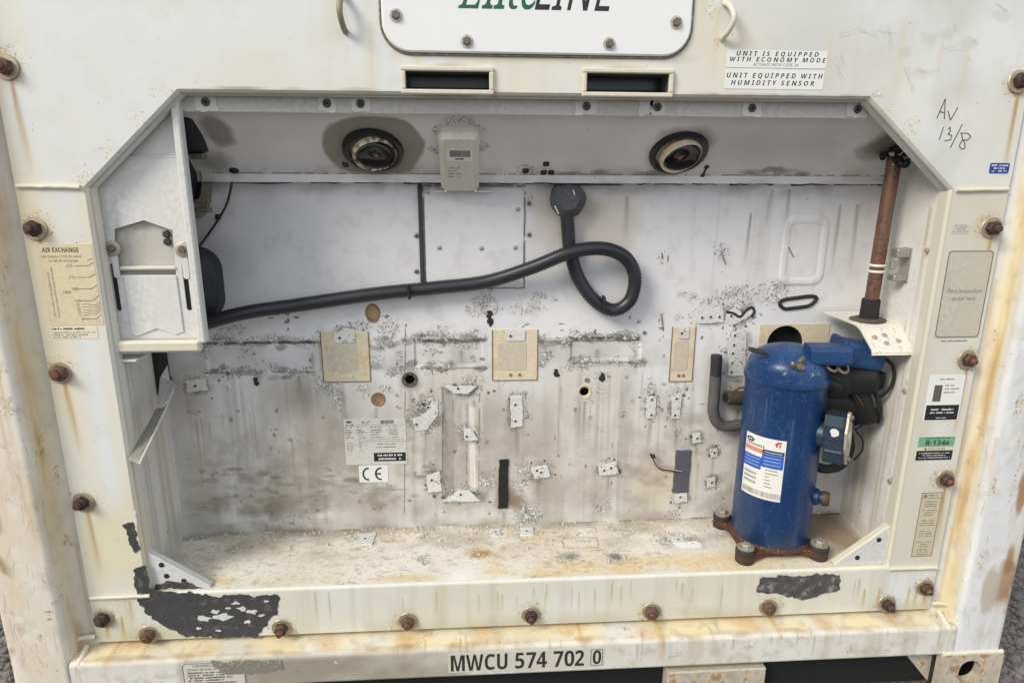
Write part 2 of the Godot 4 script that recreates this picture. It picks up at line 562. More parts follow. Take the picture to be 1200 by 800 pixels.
func _ready():
	var cam := Camera3D.new()
	cam.name = "camera"
	cam.transform = Transform3D(Basis(Vector3(0.99787,0.00424,0.06509), Vector3(0.01205,0.96872,-0.24786), Vector3(-0.06411,0.24812,0.96661)), Vector3(-0.1420,1.3637,1.3905))
	cam.fov = 55.50
	cam.near = 0.02
	cam.far = 600.0
	add_child(cam)
	var env := Environment.new()
	env.background_mode = Environment.BG_SKY
	var sm := ProceduralSkyMaterial.new()
	sm.sky_top_color = Color(0.80, 0.83, 0.87)
	sm.sky_horizon_color = Color(0.86, 0.87, 0.88)
	sm.sky_curve = 0.2
	sm.ground_horizon_color = Color(0.70, 0.70, 0.69)
	sm.ground_bottom_color = Color(0.45, 0.44, 0.42)
	sm.sky_energy_multiplier = 0.9
	var sky := Sky.new()
	sky.sky_material = sm
	env.sky = sky
	env.tonemap_mode = Environment.TONE_MAPPER_LINEAR
	env.tonemap_exposure = 1.88
	env.sdfgi_enabled = true
	env.ssao_enabled = true
	env.ssil_enabled = true
	var we := WorldEnvironment.new()
	we.name = "world"
	we.environment = env
	add_child(we)
	var sun := DirectionalLight3D.new()
	sun.name = "sun"
	sun.light_energy = 0.5
	sun.light_color = Color(1.0, 0.97, 0.92)
	sun.light_angular_distance = 22.0
	sun.shadow_enabled = true
	sun.transform = Transform3D(basis_z(Vector3(-0.66, 0.62, 0.52)), Vector3(-3, 6, 5))
	add_child(sun)

	rng.seed = 4177
	make_noise()
	paint_surfaces()
	ground()
	build_container()
	build_housing()
	build_back_wall()
	build_slope()
	build_floor()
	build_cover_panel()
	build_vent()
	build_stickers()
	build_left_machinery()
	build_hose()
	build_pipe_and_shelf()
	build_compressor()
	build_small_things()

func ground():
	var c := Canvas.new(noise, rng, 0, 2, 0, 2, 256, [112, 107, 105])
	c.twice()
	c.wash(0, 2, 0, 2, 0.001, "mid", 1.0, 1.0, 100, 180, [138, 132, 129], 0.6)
	c.wash(0, 2, 0, 2, 0.001, "fine", 0.5, 0.5, 130, 210, [150, 145, 140], 0.7)
	c.wash(0, 2, 0, 2, 0.001, "fine", 0.37, 0.37, 125, 190, [44, 42, 42], 0.7)
	var m := StandardMaterial3D.new()
	m.albedo_texture = ImageTexture.create_from_image(Image.create_from_data(c.w, c.h, false, Image.FORMAT_RGB8, c.d))
	m.roughness = 0.95
	m.uv1_scale = Vector3(1, 1, 1)
	var mb := MB.new()
	mb.map = func(p): return Vector2(p.x * 0.5, p.z * 0.5)
	mb.quad(Vector3(-200, 0.05, -200), Vector3(200, 0.05, -200), Vector3(200, 0.05, 200), Vector3(-200, 0.05, 200), Vector3.UP)
	structure("ground", mb, m)
	# loose stones lying on it beside the container
	var s := MB.new()
	var pts = []
	for i in 6:
		pts.append([])
		for k in 8:
			var a = TAU * k / 8.0
			var b = -PI / 2 + PI * i / 5.0
			pts[i].append(Vector3(cos(a) * cos(b), sin(b) * 0.62, sin(a) * cos(b)) * (1.0 + 0.22 * sin(a * 2.0 + i * 1.7) + 0.12 * cos(a * 3.0 + i)))
	for i in 5:
		for k in 8:
			s.quad(pts[i][k], pts[i][(k + 1) % 8], pts[i + 1][(k + 1) % 8], pts[i + 1][k], (pts[i][k] + pts[i + 1][(k + 1) % 8]).normalized())
	var sm = mat("stone", [118, 113, 110], 0.95, 0, 0.35, [60, 58, 58], 0.62, 0.0, 9.0)
	var mm := MultiMesh.new()
	mm.transform_format = MultiMesh.TRANSFORM_3D
	mm.mesh = s.mesh(sm)
	mm.instance_count = 45000
	for i in mm.instance_count:
		var r = 0.004 + 0.016 * pow(rng.randf(), 3.0)
		var side = 1.0 if i % 3 else -1.0
		var p = Vector3(side * (1.24 + absf(rng.randfn(0, 1.1))), 0.052, rng.randfn(-0.5, 1.3))
		if i % 4 == 0: p = Vector3(rng.randf_range(-2.5, 2.5), 0.052, 0.09 + absf(rng.randfn(0, 1.0)))
		mm.set_instance_transform(i, Transform3D(Basis.from_euler(Vector3(rng.randf() * 0.6, rng.randf() * TAU, rng.randf() * 0.6)).scaled(Vector3.ONE * r), p))
	var mi := MultiMeshInstance3D.new()
	mi.name = "gravel"
	mi.multimesh = mm
	add_child(mi)
	mi.set_meta("kind", "stuff")
	mi.set_meta("label", "dark grey loose gravel on the ground beside the container")
	mi.set_meta("category", "gravel")

func paint_surfaces():
	# ---- the front of the machine housing
	var c := Canvas.new(noise, rng, -1.1, 1.1, 0.25, 1.8, 440, [216, 218, 217])  # base set darker than the like paint in the bay, evening out the light
	c.wash(-1.1, 1.1, 0.25, 1.8, 0.01, "cloud", 0.7, 0.7, 110, 220, [212, 209, 195], 0.65)
	c.wash(0.25, 1.1, 1.2, 1.9, 0.3, "cloud", 1.0, 1.0, 60, 170, [200, 200, 195], 0.8)
	c.wash(0.5, 1.1, 1.2, 1.9, 0.2, "mid", 0.35, 0.25, 130, 210, [184, 184, 177], 0.45)
	c.wash(-1.1, -0.965, 0.38, 1.9, 0.05, "cloud", 1.5, 0.4, 50, 170, [222, 209, 172], 0.75)
	c.wash(-1.1, -1.005, 0.38, 1.9, 0.03, "streak", 0.5, 0.3, 110, 200, [205, 184, 136], 0.35)
	c.wash(-0.945, -0.89, 0.38, 1.36, 0.02, "cloud", 1.5, 0.6, 60, 170, [218, 206, 174], 0.6)
	c.wash(-1.08, -0.86, 0.39, 0.68, 0.09, "cloud", 0.7, 0.7, 20, 110, [216, 209, 178], 0.85)
	c.wash(0.86, 1.1, 0.38, 1.36, 0.04, "cloud", 1.0, 0.5, 30, 140, [203, 198, 180], 0.85)
	c.wash(0.98, 1.1, 0.38, 1.9, 0.05, "streak", 0.5, 0.3, 100, 200, [194, 180, 146], 0.45)
	c.wash(-0.45, 0.5, 1.46, 1.72, 0.08, "cloud", 1.0, 1.0, 60, 170, [221, 213, 192], 0.6)
	c.wash(-0.45, 0.5, 1.46, 1.72, 0.06, "streak", 0.6, 0.5, 120, 220, [214, 202, 174], 0.35)
	c.wash(-1.1, 1.1, 0.24, 0.41, 0.015, "cloud", 0.8, 0.8, 30, 140, [211, 207, 188], 0.8)
	c.wash(-1.1, 1.1, 0.24, 0.41, 0.02, "streak", 0.8, 0.6, 130, 230, [180, 172, 144], 0.35)
	c.wash(-1.1, 1.1, 0.24, 0.315, 0.03, "cloud", 1.2, 1.2, 70, 180, [170, 162, 136], 0.5)
	c.wash(-1.1, 1.1, 0.25, 1.8, 0.01, "mid", 1.0, 1.0, 150, 220, [206, 202, 192], 0.22)
	c.twice()
	facade = c
	# ---- the back wall of the bay
	c = Canvas.new(noise, rng, -0.96, 0.96, 0.39, 1.43, 440, [222, 222, 224])  # base lightened to offset the shade inside the bay
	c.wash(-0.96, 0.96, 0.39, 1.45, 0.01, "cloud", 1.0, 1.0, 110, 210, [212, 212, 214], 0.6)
	c.wash(-0.96, 0.96, 0.37, 0.96, 0.12, "cloud", 0.8, 0.6, 40, 150, [206, 203, 197], 0.9)
	c.wash(-0.96, 0.96, 0.37, 0.86, 0.14, "mid", 0.22, 0.10, 90, 190, [178, 173, 165], 0.6)
	c.wash(-0.96, 0.96, 0.37, 0.88, 0.10, "streak", 0.5, 0.35, 125, 220, [158, 151, 142], 0.36)
	c.wash(-0.96, 0.96, 0.37, 0.90, 0.10, "streak", 1.3, 0.5, 150, 225, [126, 120, 112], 0.34)
	c.wash(-0.96, 0.96, 0.37, 0.82, 0.12, "streak", 0.35, 0.25, 140, 215, [226, 223, 218], 0.45)
	c.wash(-0.96, 0.96, 0.37, 0.80, 0.12, "mid", 0.8, 0.5, 130, 210, [146, 137, 124], 0.35)
	c.wash(-0.96, 0.96, 0.37, 0.80, 0.12, "rough", 0.7, 0.7, 150, 220, [222, 219, 213], 0.35)
	c.wash(-0.96, -0.25, 0.36, 0.70, 0.14, "mid", 0.35, 0.35, 105, 190, [140, 134, 121], 0.55)
	c.wash(-0.3, 0.3, 0.40, 0.82, 0.14, "cloud", 1.6, 0.9, 100, 200, [180, 171, 160], 0.7)
	c.wash(0.25, 0.62, 0.36, 0.64, 0.10, "cloud", 1.2, 1.2, 60, 170, [208, 198, 174], 0.7)
	c.wash(-0.96, 0.96, 0.37, 0.435, 0.03, "mid", 0.4, 0.4, 80, 180, [130, 119, 101], 0.6)
	c.wash(-0.9, 0.45, 0.86, 0.945, 0.015, "cloud", 2.0, 2.0, 60, 170, [178, 176, 173], 0.65)
	c.wash(0.35, 0.9, 1.0, 1.36, 0.10, "streak", 0.8, 0.4, 140, 220, [178, 176, 172], 0.4)
	c.wash(-0.96, -0.50, 0.98, 1.40, 0.2, "cloud", 0.6, 0.6, 20, 110, [178, 179, 187], 0.65)  # bluish shade beside the vent, put into the wall colour
	c.wash(-0.96, 0.96, 1.31, 1.37, 0.02, "mid", 0.5, 0.8, 115, 200, [166, 162, 156], 0.5)
	c.wash(-0.96, 0.96, 0.39, 1.43, 0.01, "mid", 1.2, 1.2, 150, 220, [176, 172, 166], 0.2)
	c.wash(-0.96, 0.75, 0.37, 0.72, 0.15, "mid", 0.5, 0.9, 135, 215, [124, 114, 101], 0.4)
	c.wash(-0.96, -0.3, 0.37, 0.62, 0.10, "rough", 0.35, 0.9, 135, 215, [104, 97, 84], 0.45)
	c.wash(-0.97, -0.80, 0.36, 0.9, 0.08, "cloud", 1.0, 1.0, 30, 130, [164, 158, 146], 0.6)
	c.wash(-0.25, 0.35, 0.40, 0.80, 0.12, "mid", 0.35, 0.2, 120, 205, [152, 143, 132], 0.5)
	for i in 26:   # broad wiped smears, low contrast
		var sc = [[150, 143, 132], [176, 169, 158], [132, 124, 112], [214, 211, 206]][i % 4]
		var x = rng.randf_range(-0.9, 0.55); var y = rng.randf_range(0.42, 0.80)
		var sw = rng.randf_range(0.08, 0.30); var sh = rng.randf_range(0.06, 0.24)
		c.wash(x - sw * 0.5, x + sw * 0.5, y - sh * 0.5, y + sh * 0.5, minf(sw, sh) * 0.4, ["mid", "rough", "cloud"][i % 3], rng.randf_range(0.25, 0.9), rng.randf_range(0.15, 0.7), 105, 190, sc, rng.randf_range(0.35, 0.6))
	c.twice()
	back = c
	# ---- the underside that slopes up to the front
	c = Canvas.new(noise, rng, -0.96, 0.96, -0.03, 0.23, 440, [222, 222, 222])  # base colour raised against the shade on this underside
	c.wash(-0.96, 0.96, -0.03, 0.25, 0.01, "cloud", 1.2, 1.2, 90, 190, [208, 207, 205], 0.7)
	c.wash(-0.96, 0.96, -0.06, 0.04, 0.03, "mid", 0.6, 0.5, 120, 210, [150, 146, 140], 0.5)
	c.wash(0.3, 0.96, -0.03, 0.25, 0.2, "cloud", 1.2, 1.2, 60, 150, [172, 171, 168], 0.6)
	c.twice()
	slope = c
	# ---- the floor of the bay (drawn over x and depth)
	c = Canvas.new(noise, rng, -0.96, 0.96, -0.02, 0.29, 440, [224, 220, 210])
	c.wash(-0.96, 0.96, -0.02, 0.29, 0.01, "cloud", 1.2, 1.2, 90, 200, [212, 202, 180], 0.6)
	c.wash(-0.15, 0.96, -0.05, 0.11, 0.05, "cloud", 1.5, 1.8, 80, 180, [219, 192, 144], 0.75)
	c.wash(-0.9, -0.2, -0.04, 0.07, 0.04, "cloud", 1.6, 1.8, 120, 210, [214, 194, 154], 0.4)
	c.wash(-0.96, 0.96, 0.10, 0.33, 0.06, "mid", 0.4, 0.5, 100, 200, [166, 158, 142], 0.6)
	c.wash(-0.96, 0.4, -0.02, 0.33, 0.05, "rough", 0.7, 1.3, 145, 225, [128, 120, 106], 0.4)
	c.wash(-0.96, 0.96, -0.02, 0.31, 0.01, "fine", 0.6, 0.6, 160, 230, [118, 110, 96], 0.25)
	c.wash(-0.96, 0.96, -0.02, 0.31, 0.01, "fine", 0.45, 0.45, 160, 230, [240, 237, 230], 0.3)
	c.wash(-0.96, 0.96, 0.225, 0.33, 0.04, "mid", 0.6, 0.6, 70, 180, [112, 102, 84], 0.6)
	c.wash(-0.26, 0.02, -0.08, 0.10, 0.07, "cloud", 1.6, 1.6, 40, 150, [233, 233, 232], 0.85)
	c.wash(0.7, 0.96, 0.03, 0.33, 0.06, "cloud", 1.0, 1.0, 20, 120, [136, 113, 93], 0.75)
	c.twice()
	pan = c
	# ---- the side walls of the bay (drawn over depth and height)
	c = Canvas.new(noise, rng, -0.05, 0.30, 0.38, 1.56, 300, [214, 214, 211])
	c.wash(-0.05, 0.3, 0.38, 1.56, 0.01, "cloud", 1.2, 1.2, 100, 200, [204, 202, 194], 0.6)
	c.wash(-0.05, 0.06, 0.38, 1.56, 0.03, "streak", 1.5, 0.5, 80, 190, [212, 194, 150], 0.6)
	c.wash(-0.05, 0.3, 0.36, 0.9, 0.12, "streak", 1.6, 0.5, 110, 200, [168, 160, 140], 0.6)
	c.wash(-0.05, 0.3, 0.36, 0.5, 0.06, "cloud", 2.0, 2.0, 90, 190, [150, 140, 116], 0.5)
	c.wash(-0.05, 0.3, 0.38, 1.56, 0.01, "fine", 0.6, 0.6, 150, 220, [176, 170, 160], 0.3)
	c.twice()
	c.dots(Vector2(0.13, 0.8), 150, 500, 60, DIRT, 0.6, 0.6, 2.0)
	for i in 5: c.corrode(Vector2(rng.randf_range(0.02, 0.24), rng.randf_range(0.45, 0.95)), 8, 8, 0.8)
	for i in 6: c.streak(Vector2(rng.randf_range(0.0, 0.1), rng.randf_range(0.7, 1.3)), 0.3, 4, [170, 150, 110], 0.6)
	M_side = c.paint_material(0.5, 0.15)
	# ---- corner posts (drawn over the way round the section and height): the left one warm, the right one cool
	M_post = []
	for side in 2:
		c = Canvas.new(noise, rng, -0.02, 0.42, 0.15, 1.8, 400, [222, 217, 204] if side == 0 else [215, 217, 219])
		c.wash(-0.02, 0.09, 0.1, 1.85, 0.02, "mid", 0.4, 0.12, 70, 180, [196, 188, 170] if side == 0 else [204, 204, 202], 0.7)
		c.wash(0.055, 0.13, 0.1, 1.85, 0.03, "cloud", 2.0, 0.5, 40, 150, [222, 205, 160] if side == 0 else [226, 206, 156], 0.75)
		c.wash(0.066, 0.108, 0.1, 1.85, 0.015, "mid", 0.9, 0.22, 130, 205, [176, 134, 82], 0.6)
		c.wash(0.1, 0.25, 0.1, 1.85, 0.05, "cloud", 1.0, 0.7, 90, 200, [212, 201, 178] if side == 0 else [205, 206, 206], 0.7)
		c.wash(0.1, 0.25, 0.1, 1.85, 0.03, "mid", 0.6, 0.2, 130, 210, [206, 186, 146] if side == 0 else [196, 195, 192], 0.5)
		c.wash(0.1, 0.3, 0.1, 1.85, 0.03, "rough", 0.8, 0.3, 150, 220, [232, 231, 227], 0.6)
		c.wash(0.205, 0.32, 0.1, 1.85, 0.03, "mid", 0.5, 0.2, 110, 200, [190, 160, 122], 0.65)
		c.wash(0.2, 0.32, 0.1, 1.85, 0.02, "cloud", 3.0, 2.0, 150, 200, [142, 106, 74], 0.65)
		c.wash(-0.02, 0.06, 0.1, 1.85, 0.02, "rough", 1.0, 0.4, 140, 215, [142, 130, 108], 0.5 if side == 0 else 0.25)
		c.wash(-0.02, 0.4, 0.1, 1.85, 0.01, "mid", 1.5, 1.5, 150, 220, [174, 164, 146], 0.25)
		c.twice()
		for i in (150 if side == 0 else 60):
			var p = Vector2(rng.randf_range(0.1, 0.24), rng.randf_range(0.2, 1.75))
			var q = Vector2(rng.randfn(0, 0.010), rng.randfn(0, 0.04))
			c.line(p, p + q, rng.randf_range(0.4, 1.1), [124, 118, 108] if i % 3 else [150, 122, 94], 0.45, 0.45, -20.0)
		c.dots(Vector2(0.16, 0.9), 120, 900, 90, [104, 88, 70], 0.6, 0.5, 2.2, -30.0)
		for i in (14 if side == 0 else 6):
			c.corrode(Vector2(rng.randf_range(0.03, 0.23), rng.randf_range(0.2, 1.75)), rng.randf_range(5, 14), rng.randf_range(8, 30), 0.8, [214, 196, 160], [120, 92, 64], [196, 172, 128])
		for i in 12: c.streak(Vector2(rng.randf_range(0.05, 0.23), rng.randf_range(0.5, 1.7)), rng.randf_range(0.1, 0.4), rng.randf_range(3, 9), [190, 158, 108], 0.4)
		if side == 1:
			c.blob(Vector2(0.195, 0.36), 26, 72, [176, 166, 150], 0.75, 0.25, 0.6)
			c.blob(Vector2(0.225, 0.62), 16, 90, [150, 116, 82], 0.8, 0.4, 0.9)
			c.blob(Vector2(0.228, 0.44), 12, 40, [150, 116, 82], 0.7, 0.4, 0.9)
			for k in 30: c.dots(Vector2(0.222 - k * 0.0011, 1.0 - k * 0.014), 3, 4, 1, [74, 74, 78], 0.8, 1.0, 2.6)
		else:
			c.corrode(Vector2(0.150, 0.895), 26, 18, 1.1, [196, 190, 178], [150, 136, 112], [206, 190, 156])
			c.blob(Vector2(0.215, 0.68), 7, 40, [198, 128, 118], 0.5, 0.6, 0.7)
			for k in 2: c.blob(Vector2(0.15, 0.40 - k * 0.02), 12, 3, [150, 104, 70], 0.7, 0.5, 0.8)
		c.dent(5)
		M_post.append(c.paint_material(0.45, 0.2))
	# ---- the bottom rail (drawn over x and the way round the section)
	c = Canvas.new(noise, rng, -1.12, 1.12, -0.2, 0.06, 440, [216, 215, 210])
	c.wash(-1.12, 1.12, -0.2, 0.06, 0.01, "cloud", 1.2, 1.2, 90, 200, [208, 201, 183], 0.7)
	c.wash(-0.85, -0.15, -0.22, -0.03, 0.03, "mid", 0.25, 0.35, 50, 150, [150, 144, 130], 0.95)
	c.wash(-1.12, 1.12, -0.2, 0.0, 0.03, "streak", 0.7, 0.8, 135, 225, [160, 150, 128], 0.4)
	c.wash(-1.12, 1.12, -0.045, 0.07, 0.015, "cloud", 1.6, 2.0, 60, 170, [228, 210, 164], 0.75)
	c.wash(-1.12, 1.12, -0.045, 0.07, 0.015, "cloud", 2.2, 2.0, 145, 215, [202, 160, 104], 0.5)
	c.wash(-1.12, 1.12, -0.22, -0.115, 0.02, "mid", 0.5, 0.7, 100, 190, [138, 122, 98], 0.55)
	c.wash(-1.12, 1.12, -0.05, -0.02, 0.01, "mid", 0.5, 0.9, 120, 200, [150, 120, 84], 0.5)
	c.wash(-1.12, 1.12, -0.2, 0.06, 0.01, "mid", 1.3, 1.3, 150, 220, [150, 140, 120], 0.3)
	c.twice()
	for x in [-1.0, -0.93, 0.32, 0.62, 0.93, 0.12]:
		c.streak(Vector2(x, 0.02), rng.randf_range(0.08, 0.15), rng.randf_range(6, 14), [184, 142, 92], 0.5)
	for i in 30: c.streak(Vector2(rng.randf_range(-1.1, 1.1), rng.randf_range(-0.06, 0.0)), rng.randf_range(0.02, 0.07), rng.randf_range(2, 6), [142, 122, 94], 0.45)
	c.dots(Vector2(0, -0.07), 1300, 90, 200, [104, 88, 70], 0.6, 0.4, 1.8, -30.0)
	for i in 24: c.corrode(Vector2(rng.randf_range(-1.05, 1.05), rng.randf_range(-0.13, 0.02)), rng.randf_range(5, 18), rng.randf_range(3, 9), 0.85, [220, 202, 164], [124, 90, 58], [200, 170, 122])
	for i in 14:
		var p = Vector2(rng.randf_range(-1.0, 1.0), rng.randf_range(-0.12, -0.06))
		c.line(p, p + Vector2(rng.randf_range(-0.02, 0.03), rng.randf_range(-0.01, 0.01)), 1.6, [104, 94, 82], 0.6, 0.3)
	c.dent(4)
	M_rail = c.paint_material(0.45, 0.2)

# ---------------------------------------------------------------- container: posts, castings, rail, body
func build_container():
	container = thing("shipping_container", "weathered cream steel container frame of corner posts and bottom rail around the machine bay", "shipping container", "", Vector3(0, 0.05, -0.3))
	for s in [-1.0, 1.0]:
		var pr = [Vector2(1.046, -0.06), Vector2(1.047, -0.014), Vector2(1.052, -0.010), Vector2(1.070, -0.008), Vector2(1.078, -0.004), Vector2(1.081, 0.004), Vector2(1.085, 0.034)]
		for i in 6:
			var a = PI * 0.5 * i / 5.0
			pr.append(Vector2(1.100 - cos(a) * 0.015, 0.035 + sin(a) * 0.015))
		pr.append(Vector2(1.15, 0.0515))
		pr.append(Vector2(1.200, 0.050))
		for i in 5:
			var a = PI * 0.5 * i / 4.0
			pr.append(Vector2(1.204 + sin(a) * 0.015, 0.035 + cos(a) * 0.015))
		pr.append(Vector2(1.219, -0.12))
		var arc = [0.0]
		for i in pr.size() - 1: arc.append(arc[i] + pr[i].distance_to(pr[i + 1]))
		var mb := MB.new()
		var a := PackedVector3Array(); var nn := PackedVector3Array(); var uvs := PackedVector2Array()
		for i in pr.size() - 1:
			var sm = func(k):
				var e0 = (pr[k] - pr[maxi(k - 1, 0)]); var e1 = (pr[mini(k + 1, pr.size() - 1)] - pr[k])
				var t = (e0.normalized() + e1.normalized()).normalized()
				return Vector3(-t.y * s, 0, t.x)
			for y in [[0.178, 1.0], [1.0, 2.48]]:
				var v0 = mb.v.size()
				mb.quads(Vector3(pr[i].x * s, y[0], pr[i].y), Vector3(pr[i + 1].x * s, y[0], pr[i + 1].y), Vector3(pr[i + 1].x * s, y[1], pr[i + 1].y), Vector3(pr[i].x * s, y[1], pr[i].y), sm.call(i), sm.call(i + 1), sm.call(i + 1), sm.call(i))
				for k in range(v0, mb.v.size()):
					var p = mb.v[k]
					var u = arc[i] if absf(absf(p.x) - pr[i].x) + absf(p.z - pr[i].y) < 0.0002 else arc[i + 1]
					uvs.append(Vector2((u + 0.02) / 0.44, (1.8 - p.y) / 1.65))
		var pm = M_post[0 if s < 0 else 1]
		var o = part("corner_post", mb, pm, container)
		var arr = o.mesh.surface_get_arrays(0)
		arr[Mesh.ARRAY_TEX_UV] = uvs
		var am := ArrayMesh.new()
		am.add_surface_from_arrays(Mesh.PRIMITIVE_TRIANGLES, arr)
		am.surface_set_material(0, pm)
		o.mesh = am
		# corner casting with its oval aperture
		var cm := mat("casting_paint", [186, 177, 160], 0.6, 0, 0.2, [158, 128, 96], 0.56, 0.05, 1.6)
		var cb := MB.new()
		var hc = Vector2(s * 1.136, 0.127)
		var oval := PackedVector2Array()
		for p in MB.rrect(-0.029, -0.032, 0.029, 0.032, 0.027, 5): oval.append(hc + p.rotated(-0.12 * s))
		var x_in = 1.058 * s; var x_out = 1.222 * s
		var outline = MB.rrect(minf(x_in, x_out), 0.06, maxf(x_in, x_out), 0.1775, 0.006, 3)
		for p in cut(outline, [oval]): cb.prism(p, 0.036, 0.058)
		var ci := MB.new()
		ci.box(Vector3((x_in + x_out) / 2, 0.119, -0.115), Vector3(0.156, 0.112, 0.01), 0.002)
		ci.box(Vector3((x_in + x_out) / 2, 0.0635, -0.035), Vector3(0.146, 0.006, 0.14), 0.001)
		for e in [[x_in, 1], [x_out, -1]]: ci.box(Vector3(e[0] + 0.004 * s * e[1], 0.119, -0.037), Vector3(0.008, 0.112, 0.145), 0.001)
		ci.box(Vector3((x_in + x_out) / 2, 0.1735, -0.037), Vector3(0.146, 0.006, 0.145), 0.001)
		var cast = part("corner_casting", cb, cm, container)
		part("casting_shell", ci, mat("casting_inner_dark", [46, 40, 36], 0.9, 0.1, 0.2), cast)  # inner walls coloured dark so the aperture looks shaded inside
		var wb := MB.new()
		var wp = []
		for i in 15: wp.append(Vector3(lerpf(x_in, x_out, i / 14.0), 0.1785 + rng.randf_range(-0.0015, 0.0015), 0.051))
		wb.tube(wp, 0.0055, 8)
		part("weld_bead", wb, mat("cream_trim", [222, 216, 196], 0.5, 0, 0.1), container)
		# gusset plate under the end of the rail
		var g := MB.new()
		g.prism(PackedVector2Array([Vector2(s * 1.066, 0.168), Vector2(s * 0.975, 0.168), Vector2(s * 0.985, 0.155), Vector2(s * 1.066, 0.06)]), 0.012, 0.022, 0.001)
		part("gusset_plate", g, mats["casting_paint"], container)
	# bottom rail
	var pr2 = [Vector2(0.262, -0.05), Vector2(0.2615, -0.01), Vector2(0.2585, 0.036)]
	var nr = [Vector2(1, 0.02), Vector2(1, 0.05), Vector2(1, 0.1)]
	for i in 6:
		var a = PI * 0.5 * i / 5.0
		pr2.append(Vector2(0.2465 + cos(a) * 0.011, 0.0405 + sin(a) * 0.011)); nr.append(Vector2(cos(a), sin(a)))
	for i in 4:
		var a = PI * 0.5 * i / 3.0
		pr2.append(Vector2(0.182 - sin(a) * 0.01, 0.0415 + cos(a) * 0.01)); nr.append(Vector2(-sin(a), cos(a)))
	pr2.append(Vector2(0.172, -0.1)); nr.append(Vector2(-1, 0))
	var acc = [0.055]
	for i in pr2.size() - 1: acc.append(acc[i] - pr2[i].distance_to(pr2[i + 1]))
	var rb := MB.new()
	var ru := PackedVector2Array()
	for i in pr2.size() - 1:
		for k in 8:
			var xa = -1.085 + 2.17 * k / 8.0; var xb = -1.085 + 2.17 * (k + 1) / 8.0
			var v0 = rb.v.size()
			var n0 = Vector3(0, nr[i].x, nr[i].y).normalized(); var n1 = Vector3(0, nr[i + 1].x, nr[i + 1].y).normalized()
			rb.quads(Vector3(xa, pr2[i].x, pr2[i].y), Vector3(xb, pr2[i].x, pr2[i].y), Vector3(xb, pr2[i + 1].x, pr2[i + 1].y), Vector3(xa, pr2[i + 1].x, pr2[i + 1].y), n0, n0, n1, n1)
			for q2 in range(v0, rb.v.size()):
				var p = rb.v[q2]
				var w = acc[i] if absf(p.y - pr2[i].x) + absf(p.z - pr2[i].y) < 0.00005 else acc[i + 1]
				ru.append(Vector2((p.x + 1.12) / 2.24, (0.06 - w) / 0.26))
	var ro = part("bottom_rail", rb, M_rail, container)
	var ra = ro.mesh.surface_get_arrays(0)
	ra[Mesh.ARRAY_TEX_UV] = ru
	var rm := ArrayMesh.new()
	rm.add_surface_from_arrays(Mesh.PRIMITIVE_TRIANGLES, ra)
	rm.surface_set_material(0, M_rail)
	ro.mesh = rm
	for s in [-1.0, 1.0]:   # weld up the end of the rail where it meets the post
		var wp = []
		for i in 12: wp.append(Vector3(s * (1.066 + rng.randf_range(-0.001, 0.001)), lerpf(0.165, 0.27, i / 11.0), 0.046 if i < 10 else 0.046 - (i - 9) * 0.02))
		var wb := MB.new()
		wb.tube(wp, 0.0065, 8)
		part("weld_bead", wb, mats["cream_trim"], container)
		var tb := MB.new()
		tb.tube([Vector3(s * 1.046, 0.292, 0.002), Vector3(s * 1.062, 0.294, 0.004), Vector3(s * 1.082, 0.291, 0.006)], 0.006, 8)
		part("weld_bead", tb, mats["cream_trim"], container)
	# the sill in shadow behind rail and housing, the underframe and the body behind
	var dark := mat("underframe_steel", [46, 45, 44], 0.8, 0, 0.2)
	var bb := MB.new()
	bb.box(Vector3(0, 0.265, -0.065), Vector3(2.2, 0.10, 0.02), 0.001)
	part("sill", bb, dark, container)
	bb = MB.new()
	bb.box(Vector3(0, 0.118, -0.001), Vector3(2.1, 0.108, 0.03), 0.002)  # black bar added behind the rail so the gap below reads dark
	part("cross_member_and_gap_bar", bb, ink("gap_black", 14, 15, 16, 0.8), container)
	bb = MB.new()
	bb.box(Vector3(0, 0.185, -3.1), Vector3(2.36, 0.02, 5.9), 0.002)
	part("underframe", bb, dark, container)
	for k in 6:
		bb = MB.new()
		bb.box(Vector3(0, 0.125, -0.30 - k * 0.9), Vector3(2.2, 0.10, 0.05), 0.002)
		part("cross_member_and_gap_bar", bb, dark, container)
	bb = MB.new()
	bb.box(Vector3(0.470, 0.110, 0.010), Vector3(0.255, 0.095, 0.08), 0.003)
	part("support_block", bb, mats["casting_paint"], container)
	var white := mat("body_paint", [214, 214, 210], 0.55, 0, 0.06, [196, 184, 160], 0.62, 0.0, 1.5)
	for s in [-1.0, 1.0]:
		bb = MB.new()
		bb.box(Vector3(s * 1.205, 1.38, -3.1), Vector3(0.02, 2.37, 5.9), 0.002)
		part("side_wall", bb, white, container)
	bb = MB.new()
	bb.box(Vector3(0, 2.57, -3.05), Vector3(2.43, 0.05, 6.1), 0.003)
	part("roof", bb, white, container)
	bb = MB.new()
	bb.box(Vector3(0, 2.52, 0.0), Vector3(2.2, 0.12, 0.1), 0.004)
	part("top_rail", bb, white, container)

